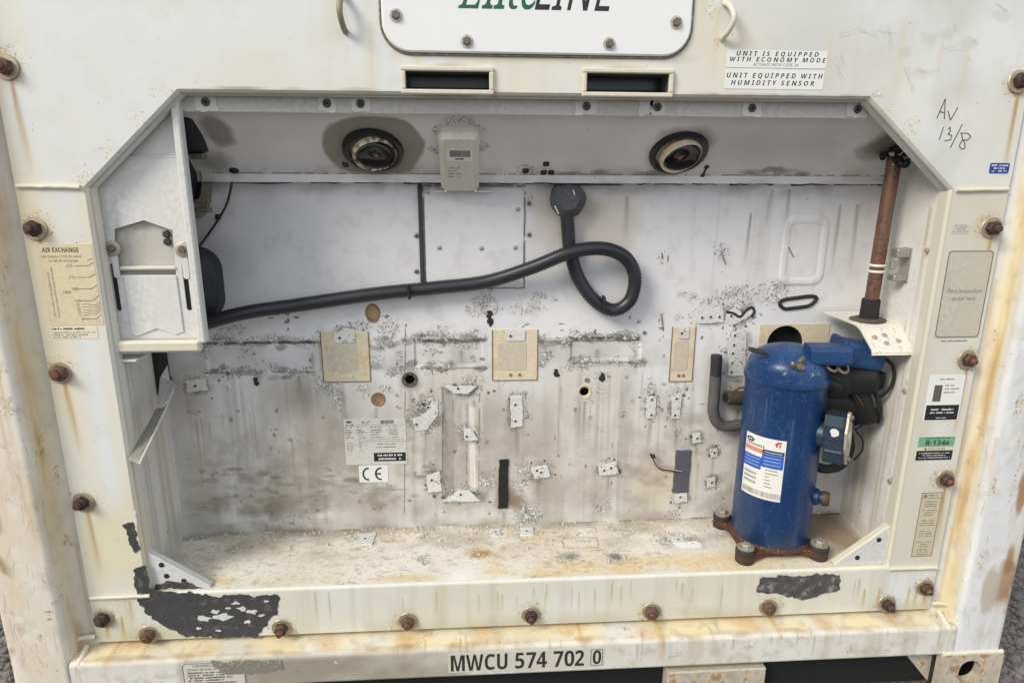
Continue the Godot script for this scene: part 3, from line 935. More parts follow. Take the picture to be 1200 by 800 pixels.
# ---------------------------------------------------------------- housing of the refrigeration unit
func opening(): return [Vector2(-0.913, 0.395), Vector2(-0.913, 1.338), Vector2(-0.709, 1.525), Vector2(0.700, 1.527), Vector2(0.918, 1.338), Vector2(0.918, 0.395)]
func build_housing():
	housing = thing("refrigeration_unit_housing", "white painted refrigeration unit front with a stripped open machine bay", "refrigeration unit", "", Vector3(0, 0.275, 0))
	var c = facade
	for y in 5:
		bolt_spots.append(Vector2(-1.02, 0.34 + 0.305 * y)); bolt_spots.append(Vector2(1.02, 0.34 + 0.305 * y))
	for b in [Vector2(-0.923,0.291), Vector2(-0.609,0.295), Vector2(-0.304,0.300), Vector2(0.000,0.304), Vector2(0.305,0.300), Vector2(0.608,0.299), Vector2(0.924,0.295)]: bolt_spots.append(b)
	for b in bolt_spots:
		c.blob(b, 38, 34, [190, 176, 140], 0.4, 0.9, 0.8)
		c.corrode(b + Vector2(rng.randfn(0, 0.006), rng.randfn(0, 0.006)), 30, 26, rng.randf_range(0.7, 0.95), [214, 196, 158], [118, 90, 62], [188, 164, 118])
		c.dots(b + Vector2(0.004, 0.008), 40, 34, 170, [124, 104, 78], 0.7, 0.3, 1.0, 20.0)
		c.blob(b + Vector2(0.004, -0.004), 25, 25, [84, 66, 48], 0.5, 0.6, 0.4)
		c.streak(b - Vector2(-0.004, 0.014), 0.19 if b.y > 0.42 else 0.05, 8, [160, 130, 74], 0.8, rng.randf_range(-4, 8))
	for p in [[Vector2(-0.737,1.520), 20, 9], [Vector2(-0.793,1.467), 18, 16], [Vector2(-0.859,1.412), 20, 14], [Vector2(-0.909,1.362), 26, 14], [Vector2(0.721,1.535), 12, 8], [Vector2(0.753,1.499), 16, 12], [Vector2(0.799,1.468), 18, 22], [Vector2(0.398,1.664), 10, 18], [Vector2(0.366,1.622), 12, 10], [Vector2(0.351,1.685), 18, 16], [Vector2(-0.381,1.644), 10, 16]]:
		c.corrode(p[0], p[1] * 1.2, p[2] * 1.2, 0.62, [236, 230, 210], [168, 158, 132], [222, 212, 184])
	# scuffs and scribbles on the upper right
	for p in [[Vector2(0.620,1.642), Vector2(0.655,1.649)], [Vector2(0.660,1.652), Vector2(0.701,1.640)], [Vector2(0.699,1.653), Vector2(0.734,1.644)], [Vector2(0.721,1.657), Vector2(0.735,1.612)], [Vector2(0.622,1.607), Vector2(0.640,1.584)], [Vector2(0.843,1.617), Vector2(0.892,1.621)], [Vector2(0.856,1.678), Vector2(0.867,1.659)], [Vector2(0.895,1.644), Vector2(0.916,1.631)], [Vector2(0.894,1.611), Vector2(0.908,1.598)], [Vector2(0.769,1.586), Vector2(0.795,1.536)], [Vector2(0.799,1.580), Vector2(0.841,1.574)], [Vector2(0.942,1.709), Vector2(0.970,1.697)], [Vector2(0.618,1.584), Vector2(0.641,1.554)]]:
		for k in 5:
			var o1 = Vector2(rng.randfn(0, 0.004), rng.randfn(0, 0.004)); var o2 = Vector2(rng.randfn(0, 0.004), rng.randfn(0, 0.004))
			c.line(p[0] + o1, p[1] + o2, rng.randf_range(0.6, 1.6), [158, 156, 150], 0.4, 0.5)
	for p in [Vector2(0.846,1.649), Vector2(0.811,1.641), Vector2(0.954,1.687), Vector2(0.760,1.615), Vector2(0.905,1.634), Vector2(0.804,1.575)]: c.blob(p, 24, 14, [186, 184, 177], 0.35, 0.7, 1.4)
	for i in 60:
		var p = Vector2(rng.randf_range(-1.0, 1.0), rng.randf_range(1.4, 1.75))
		c.dots(p, 2, 2, 1, [120, 112, 96], 0.7, 0.6, 1.6, -30.0)
	for i in 22: c.dots(Vector2(rng.randf_range(-1.04, -0.92), rng.randf_range(0.4, 1.3)), 4, 4, 2, [110, 96, 74], 0.7, 0.5, 1.4, -25.0)
	for x in [-0.4, -0.33, -0.24, -0.06, 0.02, 0.33, 0.36, 0.60, 0.66, 0.75, 0.84, 0.9]:
		c.streak(Vector2(x, rng.randf_range(1.62, 1.75)), rng.randf_range(0.1, 0.2), rng.randf_range(5, 14), [208, 196, 164], 0.4)
	for i in 34: c.streak(Vector2(rng.randf_range(-1.0, 1.0), rng.randf_range(0.36, 0.395)), rng.randf_range(0.04, 0.1), rng.randf_range(1.5, 6), [168, 152, 112], 0.55)
	for x in [-0.98, 0.86, 0.90, 0.98, 1.0]: c.streak(Vector2(x, 0.34), 0.07, 5, [168, 142, 62], 0.8)
	for f in [[-0.181, 0.092], [0.184, 0.093]]:   # grime round the two slots
		c.blob(Vector2(f[0], 1.546), 108, 36, [168, 142, 120], 0.6, 0.35, 0.3)
		c.streak(Vector2(f[0] + 0.09, 1.53), 0.05, 9, [150, 140, 128], 0.6)
	c.blob(Vector2(0, 1.595), 320, 16, [176, 164, 140], 0.5, 0.7, 0.5)
	for i in 26: c.blob(Vector2(rng.randf_range(-0.7, 0.7), 1.528), rng.randf_range(10, 60), 4, [140, 132, 116], rng.randf_range(0.1, 0.35), 0.8, 1.0)
	c.dent(5)
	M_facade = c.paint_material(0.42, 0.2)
	# sheets of the front, with their two viewing slots
	var fm = c.mapper()
	var op = opening()
	var up := PackedVector2Array([Vector2(-1.045, 1.338), Vector2(-1.045, 2.46), Vector2(1.045, 2.46), Vector2(1.045, 1.338), op[4], op[3], op[2], op[1]])
	var slots = [rect(-0.264, 1.529, -0.098, 1.563), rect(0.099, 1.528, 0.268, 1.564)]
	var mb := MB.new(); mb.map = fm
	for p in cut(up, slots): mb.flat(p, 0.0)
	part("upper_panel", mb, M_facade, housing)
	for s in [-1, 1]:
		mb = MB.new(); mb.map = fm
		mb.flat(rect(-1.045, 0.395, -0.913, 1.338) if s < 0 else rect(0.918, 0.395, 1.045, 1.338), 0.0)
		mb.quad(Vector3(s * 1.045, 0.395, 0), Vector3(s * 1.045, 1.338, 0), Vector3(s * 1.045, 1.338, -0.03), Vector3(s * 1.045, 0.395, -0.03), Vector3(s, 0, 0))
		part("side_flange", mb, M_facade, housing)
	mb = MB.new(); mb.map = fm
	mb.flat(rect(-1.045, 0.276, 1.045, 0.395), 0.0)
	for i in 5:   # its foot turns under
		var a = PI * 0.5 * i / 5.0; var b = PI * 0.5 * (i + 1) / 5.0
		var ya = 0.276 - sin(a) * 0.003; var za = -0.003 + cos(a) * 0.003; var yb = 0.276 - sin(b) * 0.003; var zb = -0.003 + cos(b) * 0.003
		mb.quads(Vector3(-1.045, ya, za), Vector3(1.045, ya, za), Vector3(1.045, yb, zb), Vector3(-1.045, yb, zb), Vector3(0, -sin(a), cos(a)), Vector3(0, -sin(a), cos(a)), Vector3(0, -sin(b), cos(b)), Vector3(0, -sin(b), cos(b)))
	mb.quad(Vector3(-1.045, 0.273, -0.003), Vector3(1.045, 0.273, -0.003), Vector3(1.045, 0.273, -0.055), Vector3(-1.045, 0.273, -0.055), Vector3(0, -1, 0))
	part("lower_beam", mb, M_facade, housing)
	# the rim of the opening turns inwards
	mb = MB.new(); mb.map = fm
	var dirs = []
	for i in op.size():
		var e0 = (op[i] - op[maxi(i - 1, 0)]).normalized() if i > 0 else (op[1] - op[0]).normalized()
		var e1 = (op[i + 1] - op[i]).normalized() if i < op.size() - 1 else e0
		var n0 = Vector2(e0.y, -e0.x); var n1 = Vector2(e1.y, -e1.x)
		var m = (n0 + n1).normalized()
		dirs.append(m / m.dot(n1))
	var ring = []
	for k in 8:
		var a = PI * 0.5 * minf(k, 6) / 6.0
		ring.append([(1 - cos(a)) * 0.009 if k < 7 else 0.009, -sin(a) * 0.009 if k < 7 else -0.032, a])
	for i in op.size() - 1:
		var f = Vector2((op[i + 1] - op[i]).y, -(op[i + 1] - op[i]).x).normalized()
		for k in 7:
			var A = ring[k]; var B = ring[k + 1]
			var p = func(j, r): var q = op[j] + dirs[j] * r[0]; return Vector3(q.x, q.y, r[1])
			var nA = Vector3(f.x * sin(A[2]), f.y * sin(A[2]), cos(A[2])); var nB = Vector3(f.x * sin(B[2]), f.y * sin(B[2]), cos(B[2]))
			mb.quads(p.call(i, A), p.call(i + 1, A), p.call(i + 1, B), p.call(i, B), nA, nA, nB, nB)
	part("opening_rim", mb, M_facade, housing)
	mb = MB.new(); mb.map = fm
	for k in 6:
		var a = PI * 0.5 * k / 6.0; var b = PI * 0.5 * (k + 1) / 6.0
		var A = [0.395 + sin(a) * 0.008, -0.008 + cos(a) * 0.008]; var B = [0.395 + sin(b) * 0.008, -0.008 + cos(b) * 0.008]
		mb.quads(Vector3(-0.92, A[0], A[1]), Vector3(0.92, A[0], A[1]), Vector3(0.92, B[0], B[1]), Vector3(-0.92, B[0], B[1]), Vector3(0, sin(a), cos(a)), Vector3(0, sin(a), cos(a)), Vector3(0, sin(b), cos(b)), Vector3(0, sin(b), cos(b)))
	part("sill_edge", mb, M_facade, housing)
	# cream beads where the panels lap over the flanges
	var trim = mats["cream_trim"]
	for e in [[Vector3(-1.04, 1.339, 0.002), Vector3(-0.918, 1.337, 0.003)], [Vector3(1.04, 1.339, 0.002), Vector3(0.922, 1.337, 0.003)], [Vector3(-1.042, 0.397, 0.002), Vector3(-0.905, 0.399, 0.003)], [Vector3(1.042, 0.397, 0.002), Vector3(0.915, 0.399, 0.003)]]:
		var pp = []
		for i in 9: pp.append(e[0].lerp(e[1], i / 8.0) + Vector3(0, rng.randf_range(-0.0008, 0.0008), 0))
		mb = MB.new(); mb.tube(pp, 0.0048, 8)
		part("sealant_bead", mb, trim, housing)
	# viewing slots: frame, walls and dark glass behind
	var dark := mat("slot_black", [22, 26, 28], 0.25, 0, 0.4, [34, 44, 40], 0.6)
	for s in slots:
		var r = [s[0].x, s[0].y, s[2].x, s[2].y]
		var fr := MB.new()
		var W = 0.009
		fr.box(Vector3((r[0] + r[2]) / 2, r[3] + W / 2, 0.003), Vector3(r[2] - r[0] + W * 2, W, 0.012), 0.002)
		fr.box(Vector3((r[0] + r[2]) / 2, r[1] - W / 2, 0.003), Vector3(r[2] - r[0] + W * 2, W, 0.012), 0.002)
		fr.box(Vector3(r[0] - W / 2, (r[1] + r[3]) / 2, 0.003), Vector3(W, r[3] - r[1], 0.0118), 0.002)
		fr.box(Vector3(r[2] + W / 2, (r[1] + r[3]) / 2, 0.003), Vector3(W, r[3] - r[1], 0.0118), 0.002)
		var fp = part("viewing_slot", fr, trim, housing)
		var inn := MB.new()
		var z = -0.052
		inn.quad(Vector3(r[0], r[1], 0), Vector3(r[0], r[3], 0), Vector3(r[0], r[3], z), Vector3(r[0], r[1], z), Vector3(1, 0, 0))
		inn.quad(Vector3(r[2], r[1], 0), Vector3(r[2], r[3], 0), Vector3(r[2], r[3], z), Vector3(r[2], r[1], z), Vector3(-1, 0, 0))
		inn.quad(Vector3(r[0], r[1], 0), Vector3(r[2], r[1], 0), Vector3(r[2], r[1], z), Vector3(r[0], r[1], z), Vector3(0, 1, 0))
		inn.quad(Vector3(r[0], r[3], 0), Vector3(r[2], r[3], 0), Vector3(r[2], r[3], z), Vector3(r[0], r[3], z), Vector3(0, -1, 0))
		part("slot_lining", inn, mat("lining_grey", [92, 94, 92], 0.6), fp)
		inn = MB.new()
		inn.quad(Vector3(r[0], r[1], z), Vector3(r[2], r[1], z), Vector3(r[2], r[3], z), Vector3(r[0], r[3], z), Vector3(0, 0, 1))
		part("dark_glass", inn, dark, fp)
	# bolts
	var rusty := mat("rusty_steel", [80, 60, 50], 0.6, 0.3, 0.45, [112, 80, 62], 0.6, 0.05, 14.0)
	var rust2 := mat("dark_rust_steel", [62, 50, 44], 0.7, 0.25, 0.4, [96, 74, 60], 0.58, 0.06, 17.0)
	var rust3 := mat("dusty_rust_steel", [106, 84, 68], 0.75, 0.2, 0.35, [74, 54, 44], 0.56, 0.06, 15.0)
	var kind = 0
	var stud_m := mat("stud_copper", [124, 90, 74], 0.4, 0.5, 0.3, [84, 60, 50], 0.56, 0, 20.0)
	var washer_m := mat("washer_steel", [176, 162, 140], 0.45, 0.45, 0.2, [118, 92, 68], 0.6, 0.0, 14.0)
	for b in bolt_spots:
		kind = rng.randi() % 3
		var f = Transform3D(basis_y(Vector3(rng.randfn(0, 0.05), rng.randfn(0, 0.05), 1), Vector3(1, 0, 0)) * Basis(Vector3.UP, rng.randf() * TAU), Vector3(b.x, b.y, -0.0008))
		var sl = rng.randf_range(-0.004, 0.003)
		var nr2 = rng.randf_range(0.0158, 0.0178)
		var nb := MB.new()
		nb.xf = f * Transform3D(basis_z(Vector3.UP, Vector3.BACK), Vector3(0, 0.003, 0))
		nb.prism(MB.disc(Vector2.ZERO, nr2, 6), 0, 0.014, 0.003)
		nb.xf = f
		nb.lathe([Vector2(0.0140, 0.0168), Vector2(0.0125, 0.0185), Vector2(0.0085, 0.019)], 14)
		var o = part("bolt", nb, [rusty, rust2, rust3][kind], housing)
		var sb := MB.new()
		sb.xf = f
		sb.lathe([Vector2(0.0082, 0.016), Vector2(0.0082, 0.0255 + sl), Vector2(0.0060, 0.029 + sl), Vector2(0.0, 0.0295 + sl)], 14)
		part("stud", sb, stud_m if kind != 1 else rusty, o)
		var w := MB.new()
		w.xf = f
		w.lathe([Vector2(0.024, 0.0), Vector2(0.024, 0.0025), Vector2(0.0228, 0.0038), Vector2(0.012, 0.004)], 22)
		part("washer", w, washer_m, o)
	# side walls of the bay
	for s in [-1.0, 1.0]:
		mb = MB.new()
		mb.map = func(p): return Vector2((-p.z + 0.05) / 0.35, (1.56 - p.y) / 1.18)
		var xf_ = 0.905 if s < 0 else 0.910
		mb.quad(Vector3(s * xf_, 0.398, -0.030), Vector3(s * xf_, 1.53, -0.030), Vector3(s * 0.918, 1.53, -0.055), Vector3(s * 0.918, 0.398, -0.055), Vector3(-s, 0, 0.3).normalized())
		mb.quad(Vector3(s * 0.918, 0.398, -0.055), Vector3(s * 0.918, 1.53, -0.055), Vector3(s * 0.936, 1.53, -0.27), Vector3(s * 0.936, 0.398, -0.27), Vector3(-s, 0, 0.08).normalized())
		var o = part("side_wall", mb, M_side, housing)
		for y in ([1.20, 0.62, 0.86] if s > 0 else [1.22, 1.06]):
			var rv := MB.new()
			rv.xf = Transform3D(basis_y(Vector3(-s, 0, 0.4)), Vector3(s * 0.911, y, -0.042))
			rv.lathe([Vector2(0.0065, 0.0), Vector2(0.0055, 0.003), Vector2(0.0, 0.0045)], 12)
			part("rivet", rv, washer_m, o)
	# triangular stiffeners in the lower corners
	for s in [-1.0, 1.0]:
		var g := MB.new()
		var t0 = Vector2(s * 0.908, 0.502) if s < 0 else Vector2(0.912, 0.512)
		var t1 = Vector2(s * 0.770, 0.404) if s < 0 else Vector2(0.776, 0.404)
		var gm := mat("bay_white", [216, 216, 213], 0.5, 0, 0.1)
		g.prism(PackedVector2Array([t0, t1, Vector2(s * 0.91, 0.404)]), -0.018, -0.012, 0.0)
		var o = part("corner_gusset", g, gm, housing)
		var fl := MB.new()
		var d = (t1 - t0)
		fl.xf = Transform3D(Basis(Vector3(d.x, d.y, 0).normalized(), Vector3(-d.y, d.x, 0).normalized() * (1.0 if s < 0 else -1.0), Vector3(0, 0, 1.0 if s < 0 else -1.0)), Vector3((t0.x + t1.x) / 2, (t0.y + t1.y) / 2, -0.022))
		fl.box(Vector3(0, 0.001, 0), Vector3(d.length() * 0.97, 0.005, 0.020), 0.002)
		part("gusset_edge", fl, trim if s > 0 else gm, o)
		for h in ([Vector2(-0.876, 0.470), Vector2(-0.868, 0.440), Vector2(-0.83, 0.425)] if s < 0 else [Vector2(0.885, 0.474), Vector2(0.835, 0.425)]):
			var hb := MB.new()
			hb.xf = Transform3D(Basis(), Vector3(h.x, h.y, -0.012))
			hb.prism(MB.disc(Vector2.ZERO, 0.0065, 12), 0, 0.0012, 0.0004, true)
			part("hole", hb, ink("hole_dark", 40, 38, 36), o)
	build_patches()

func build_patches():   # torn black mastic brushed over the lower edge
	var tar := mat("black_mastic", [62, 62, 63], 0.75, 0, 0.2, [92, 91, 88], 0.60, 0.05, 3.0)
	var o = thing("mastic_patch", "large torn dark grey mastic patch over the lower left corner of the bay", "sealant patch", "", Vector3(-0.8, 0.29, 0))
	var mb := MB.new()
	mb.prism(ragged([Vector2(-0.937,0.393), Vector2(-0.913,0.415), Vector2(-0.768,0.393), Vector2(-0.612,0.386), Vector2(-0.614,0.336), Vector2(-0.649,0.302), Vector2(-0.672,0.271), Vector2(-0.829,0.279), Vector2(-0.862,0.300), Vector2(-0.892,0.318), Vector2(-0.906,0.328), Vector2(-0.923,0.355)], 0.0028), 0.0003, 0.0018, 0.0005)
	part("main_patch", mb, tar, o)
	mb = MB.new()
	mb.prism(ragged([Vector2(-0.934,0.473), Vector2(-0.906,0.478), Vector2(-0.904,0.410), Vector2(-0.936,0.402)], 0.002), 0.0003, 0.0016, 0.0005)
	part("upright_tear", mb, tar, o)
	mb = MB.new()
	mb.prism(ragged([Vector2(-0.942,0.584), Vector2(-0.918,0.590), Vector2(-0.912,0.521), Vector2(-0.925,0.511)], 0.002), 0.0003, 0.0016, 0.0005)
	part("upper_tear", mb, tar, o)
	mb = MB.new()
	mb.prism(ragged([Vector2(-0.765, 0.250)] + [Vector2(-0.60, 0.246), Vector2(-0.60, 0.222), Vector2(-0.65, 0.210), Vector2(-0.74, 0.214), Vector2(-0.755, 0.232)], 0.002), 0.0522, 0.0532, 0.0003)
	part("rail_smear", mb, mat("thin_mastic", [128, 124, 116], 0.7, 0, 0.2, [176, 170, 158], 0.6, 0.0, 9.0), o)
	mb = MB.new()
	for k in 20:
		var cc = Vector2(rng.randf_range(-0.90, -0.63), rng.randf_range(0.30, 0.385))
		var q := PackedVector2Array()
		for e in 7:
			var r = rng.randf_range(0.002, 0.009)
			q.append(cc + Vector2(cos(TAU * e / 7.0) * r * 1.6, sin(TAU * e / 7.0) * r))
		mb.prism(q, 0.0015, 0.0021, 0.0)
	part("grey_scuffs", mb, mat("mastic_grey", [78, 77, 75], 0.85, 0, 0.2, [112, 110, 105], 0.58, 0, 12.0), o).set_meta("kind", "stuff")
	var flakes := MB.new()
	for p in [[Vector2(-0.806,0.304), 0.007], [Vector2(-0.654,0.333), 0.008], [Vector2(-0.729,0.356), 0.006], [Vector2(-0.688,0.316), 0.010], [Vector2(-0.759,0.295), 0.006], [Vector2(-0.639,0.371), 0.006], [Vector2(-0.787,0.330), 0.016], [Vector2(-0.743,0.333), 0.022], [Vector2(-0.697,0.354), 0.012], [Vector2(-0.674,0.344), 0.014], [Vector2(-0.711,0.369), 0.010], [Vector2(-0.761,0.348), 0.010]]:
		var q := PackedVector2Array()
		for k in 11:
			var r = p[1] * rng.randf_range(0.35, 1.0)
			q.append(p[0] + Vector2(cos(TAU * k / 11.0) * r * 1.3, sin(TAU * k / 11.0) * r * 0.7))
		flakes.prism(q, 0.0016, 0.0022, 0.0)
	part("bare_spots", flakes, mats["bay_white"], o)
	var o2 = thing("mastic_patch", "dark smeared mastic patch on the lower beam below the blue compressor", "sealant patch", "", Vector3(0.67, 0.35, 0))
	mb = MB.new()
	mb.prism(ragged([Vector2(0.577,0.387), Vector2(0.788,0.388), Vector2(0.792,0.344), Vector2(0.762,0.335), Vector2(0.710,0.315), Vector2(0.638,0.333), Vector2(0.575,0.345)], 0.0026), 0.0003, 0.0016, 0.0005)
	part("main_patch", mb, mat("smeared_mastic", [78, 77, 76], 0.7, 0, 0.25, [134, 130, 122], 0.60, 0.03, 2.2), o2)
	var o3 = thing("mastic_smear", "narrow black mastic strip along the foot of the left corner stiffener", "sealant patch", "", Vector3(-0.83, 0.4, -0.03))
	mb = MB.new()
	mb.prism(ragged([Vector2(-0.900, 0.405), Vector2(-0.792, 0.405), Vector2(-0.812, 0.421), Vector2(-0.86, 0.424), Vector2(-0.898, 0.418)], 0.0022), -0.0118, -0.0105, 0.0004)
	part("strip", mb, tar, o3)

# ---------------------------------------------------------------- back wall of the bay
func pressing(mb, r, depth, l, rt, t, b):   # a pressed panel: r = its mouth in the sheet, l, rt, t, b = widths of its sloping sides; depth < 0 sinks it
	var z0 = BACK_Z; var z1 = BACK_Z + depth
	var a = Vector3(r[0], r[1], z0); var bb = Vector3(r[2], r[1], z0); var cc = Vector3(r[2], r[3], z0); var dd = Vector3(r[0], r[3], z0)
	var e = Vector3(r[0] + l, r[1] + b, z1); var f = Vector3(r[2] - rt, r[1] + b, z1); var g = Vector3(r[2] - rt, r[3] - t, z1); var h = Vector3(r[0] + l, r[3] - t, z1)
	var out = func(p, q, s):
		var n = (q - p).cross(s - p).normalized()
		return n if n.z > 0 else -n
	mb.quad(e, f, g, h, Vector3(0, 0, 1))
	mb.quad(a, bb, f, e, out.call(a, bb, f)); mb.quad(bb, cc, g, f, out.call(bb, cc, g)); mb.quad(cc, dd, h, g, out.call(cc, dd, h)); mb.quad(dd, a, e, h, out.call(dd, a, e))
func rivet_plate(parent, outline, holes, m, z = BACK_Z, label = ""):
	var mb := MB.new()
	mb.prism(outline, z, z + 0.0022, 0.0007)
	var o = part("rivet_plate", mb, m, parent, label)
	for h in holes:
		var hb := MB.new()
		hb.xf = Transform3D(Basis(), Vector3(h.x, h.y, z + 0.0022))
		hb.ring_z(0.0034, 0.0024, 0.0013)
		part("rivet_rim", hb, mats["bay_white"], o)
		hb = MB.new()
		hb.xf = Transform3D(Basis(), Vector3(h.x, h.y, z + 0.0022))
		hb.flat(MB.disc(Vector2.ZERO, 0.0034, 10), 0.0003)
		part("hole", hb, ink("hole_dark", 40, 38, 36), o)
	return o
func build_back_wall():
	var c = back
	var bare = [
		[2, [-0.036,0.787],[-0.004,0.789],[-0.001,0.700],[-0.034,0.696],[-0.022,0.762],[-0.022,0.715]],
		[2, [-0.299,0.728],[-0.266,0.738],[-0.247,0.776],[-0.231,0.776],[-0.232,0.734],[-0.263,0.696],[-0.295,0.691],[-0.290,0.711],[-0.257,0.759]],
		[1, [-0.267,0.560],[-0.231,0.571],[-0.226,0.512],[-0.266,0.508],[-0.253,0.546]],
		[1, [-0.226,0.480],[-0.178,0.513],[-0.152,0.512],[-0.117,0.477],[-0.174,0.500]],
		[2, [0.022,0.575],[0.069,0.584],[0.077,0.548],[0.032,0.541],[0.039,0.567],[0.051,0.561]],
		[2, [0.211,0.580],[0.262,0.587],[0.271,0.550],[0.215,0.546],[0.248,0.569],[0.229,0.562]],
		[2, [0.338,0.780],[0.365,0.779],[0.366,0.715],[0.340,0.715],[0.353,0.770],[0.354,0.725]],
		[2, [0.410,0.778],[0.436,0.778],[0.436,0.713],[0.410,0.711],[0.422,0.771],[0.421,0.723]],
		[1, [0.435,0.482],[0.474,0.486],[0.474,0.459],[0.439,0.455],[0.453,0.473]],
		[1, [0.473,0.667],[0.497,0.669],[0.502,0.640],[0.478,0.638],[0.489,0.653]],
		[1, [0.528,0.619],[0.548,0.621],[0.553,0.595],[0.533,0.593],[0.542,0.608]],
		[1, [0.526,0.530],[0.550,0.532],[0.555,0.502],[0.531,0.500],[0.542,0.516]],
		[3, [0.460,1.024],[0.530,1.026],[0.536,0.984],[0.457,0.982],[0.476,0.998],[0.499,1.000],[0.523,1.000]],
		[1, [0.538,1.012],[0.565,1.023],[0.585,1.009],[0.612,1.025],[0.618,1.009],[0.578,0.983],[0.548,0.976],[0.555,1.002]],
		[5, [0.554,0.962],[0.602,0.957],[0.609,0.832],[0.561,0.835],[0.570,0.948],[0.570,0.922],[0.569,0.898],[0.570,0.871],[0.570,0.845]],
		[1, [-0.212,0.819],[-0.123,0.817],[-0.149,0.796],[-0.190,0.797],[-0.176,0.811]],
		[1, [-0.164,0.701],[-0.141,0.693],[-0.122,0.660],[-0.160,0.661],[-0.155,0.673]],
		[1, [-0.470,0.981],[-0.439,0.976],[-0.443,0.953],[-0.495,0.951],[-0.482,0.960]],
		[1, [-0.879,0.847],[-0.831,0.850],[-0.828,0.818],[-0.879,0.812],[-0.857,0.830]],
	]
	# corrosion round the torn off fixings
	for k in [[-0.354,0.975,14,20,1.0],[-0.424,0.985,16,10,1.0],[-0.536,0.956,8,14,.9],[-0.387,0.888,10,10,.9],[-0.262,0.953,14,12,1.1],[-0.222,0.957,16,14,1.1],[-0.178,0.945,26,10,1.1],[-0.127,0.952,14,10,1.1],[-0.156,0.929,20,8,.9],[-0.236,0.867,18,10,1.0],[-0.246,0.918,10,16,.6],[-0.126,1.027,14,12,.95],[-0.088,1.027,16,14,1.0],[-0.108,1.054,14,10,.8],[0.012,1.026,22,9,.8],[0.038,1.059,12,9,.8],[0.059,0.902,9,12,1.0],[0.048,0.879,8,10,.9],[0.152,0.877,18,10,1.0],[0.175,0.877,14,8,.9],[0.138,0.951,13,12,1.1],[0.188,0.945,16,8,1.1],[0.227,0.945,14,8,1.1],[0.276,0.944,18,10,1.1],[0.299,0.935,10,14,1.0],[0.204,0.841,12,6,1.0],[0.225,0.835,8,6,.9],[-0.777,0.959,7,6,.9],[-0.743,0.979,16,10,.7],[-0.714,0.943,14,7,1.0],[-0.649,0.951,20,9,1.1],[-0.610,0.951,12,7,1.0],[-0.574,0.941,14,9,1.1],[-0.717,0.911,12,10,.7],[-0.819,0.864,12,8,1.0],[-0.776,0.861,16,9,1.0],[-0.721,0.867,20,7,.9],[-0.651,0.871,13,8,1.0],[-0.576,0.863,14,7,1.0],[-0.698,0.841,7,7,.9],[-0.534,0.829,14,14,1.0],[-0.506,0.817,10,10,1.0],[-0.497,0.786,12,16,1.0],[-0.424,0.815,10,9,.9],[-0.368,0.812,10,8,.9],[-0.284,0.757,12,9,1.0],[-0.313,0.719,12,8,1.1],[-0.285,0.723,18,14,1.0],[-0.254,0.771,14,18,1.0],[-0.248,0.546,13,18,1.0],[-0.262,0.565,9,9,1.0],[-0.174,0.502,28,12,1.0],[-0.159,0.688,16,12,1.0],[-0.125,0.658,8,6,.9],[-0.132,0.827,16,14,1.0],[-0.151,0.794,12,10,.7],[-0.020,0.747,14,26,1.05],[0.015,0.727,8,6,.9],[0.005,0.786,8,8,.8],[-0.102,0.537,18,14,1.0],[0.041,0.564,22,14,1.05],[-0.002,0.565,14,14,1.0],[-0.002,0.529,12,14,.9],[0.018,0.433,18,22,.95],[0.009,0.449,14,14,.9],[0.241,0.569,20,13,1.05],[0.294,0.576,4,4,.8],[0.286,0.536,5,5,.8],[0.351,0.765,13,30,1.0],[0.349,0.794,9,12,1.0],[0.418,0.763,12,34,1.0],[0.451,0.800,8,6,.8],[0.434,0.675,6,10,.8],[0.459,0.489,12,10,1.0],[0.486,0.653,11,11,1.05],[0.539,0.608,9,9,1.0],[0.539,0.519,10,10,1.0],[0.553,1.049,34,12,.95],[0.568,1.071,26,8,.8],[0.662,1.059,22,18,.8],[0.690,1.082,16,10,.6],[0.489,1.044,12,6,.8],[0.595,0.805,18,8,.7],[0.366,0.990,6,12,.7],[0.411,0.999,7,6,.8],[0.447,1.054,8,8,.8],[0.419,1.061,10,6,.7],[0.047,0.938,7,7,.6],[0.210,0.797,6,6,.8],[0.219,0.685,6,5,.7],[0.275,0.729,5,5,.7],[-0.368,0.656,8,6,.5],[-0.646,0.446,30,10,.5],[0.023,0.425,24,12,1.0],[0.229,0.442,12,12,.8],[0.439,0.419,12,8,.7],[-0.827,0.922,9,9,.7],[-0.859,0.830,18,12,1.0],[0.513,1.173,12,12,.6],[0.355,1.162,6,9,.5],[0.178,0.768,8,5,.6],[-0.088,1.076,5,4,.7],[0.079,1.052,5,4,.6],[0.009,1.302,7,14,.7],[-0.245,1.329,8,6,.8]]:
		pass_corrode(c, k)
	# soft grime
	c.blob(Vector2(0.162,1.260), 150, 120, [206, 198, 188], 0.7, 0.5, 0.9)
	c.blob(Vector2(0.052,1.296), 60, 50, [198, 190, 180], 0.6, 0.6, 0.9)
	c.blob(Vector2(0.161,1.292), 80, 34, [172, 166, 158], 0.6, 0.6, 1.3)
	c.blob(Vector2(-0.054,0.494), 34, 60, [126, 110, 94], 0.75, 0.6, 0.8)
	c.blob(Vector2(-0.021,0.479), 34, 34, [104, 86, 70], 0.6, 0.7, 0.9)
	c.blob(Vector2(-0.304,0.837), 34, 34, [150, 146, 138], 0.7, 0.6, 0.9)
	c.blob(Vector2(0.212,0.507), 46, 30, [182, 172, 156], 0.6, 0.8, 0.9)
	c.blob(Vector2(-0.630,0.498), 260, 56, [164, 157, 143], 0.5, 0.7, 1.2)
	for k in [[-0.643,0.485,120,26],[-0.737,0.462,70,22],[-0.555,0.478,50,24],[-0.848,0.492,50,26],[-0.411,0.478,40,22]]: c.blob(Pb(k), k[2], k[3], [120, 112, 98], 0.4, 0.9, 2.2)
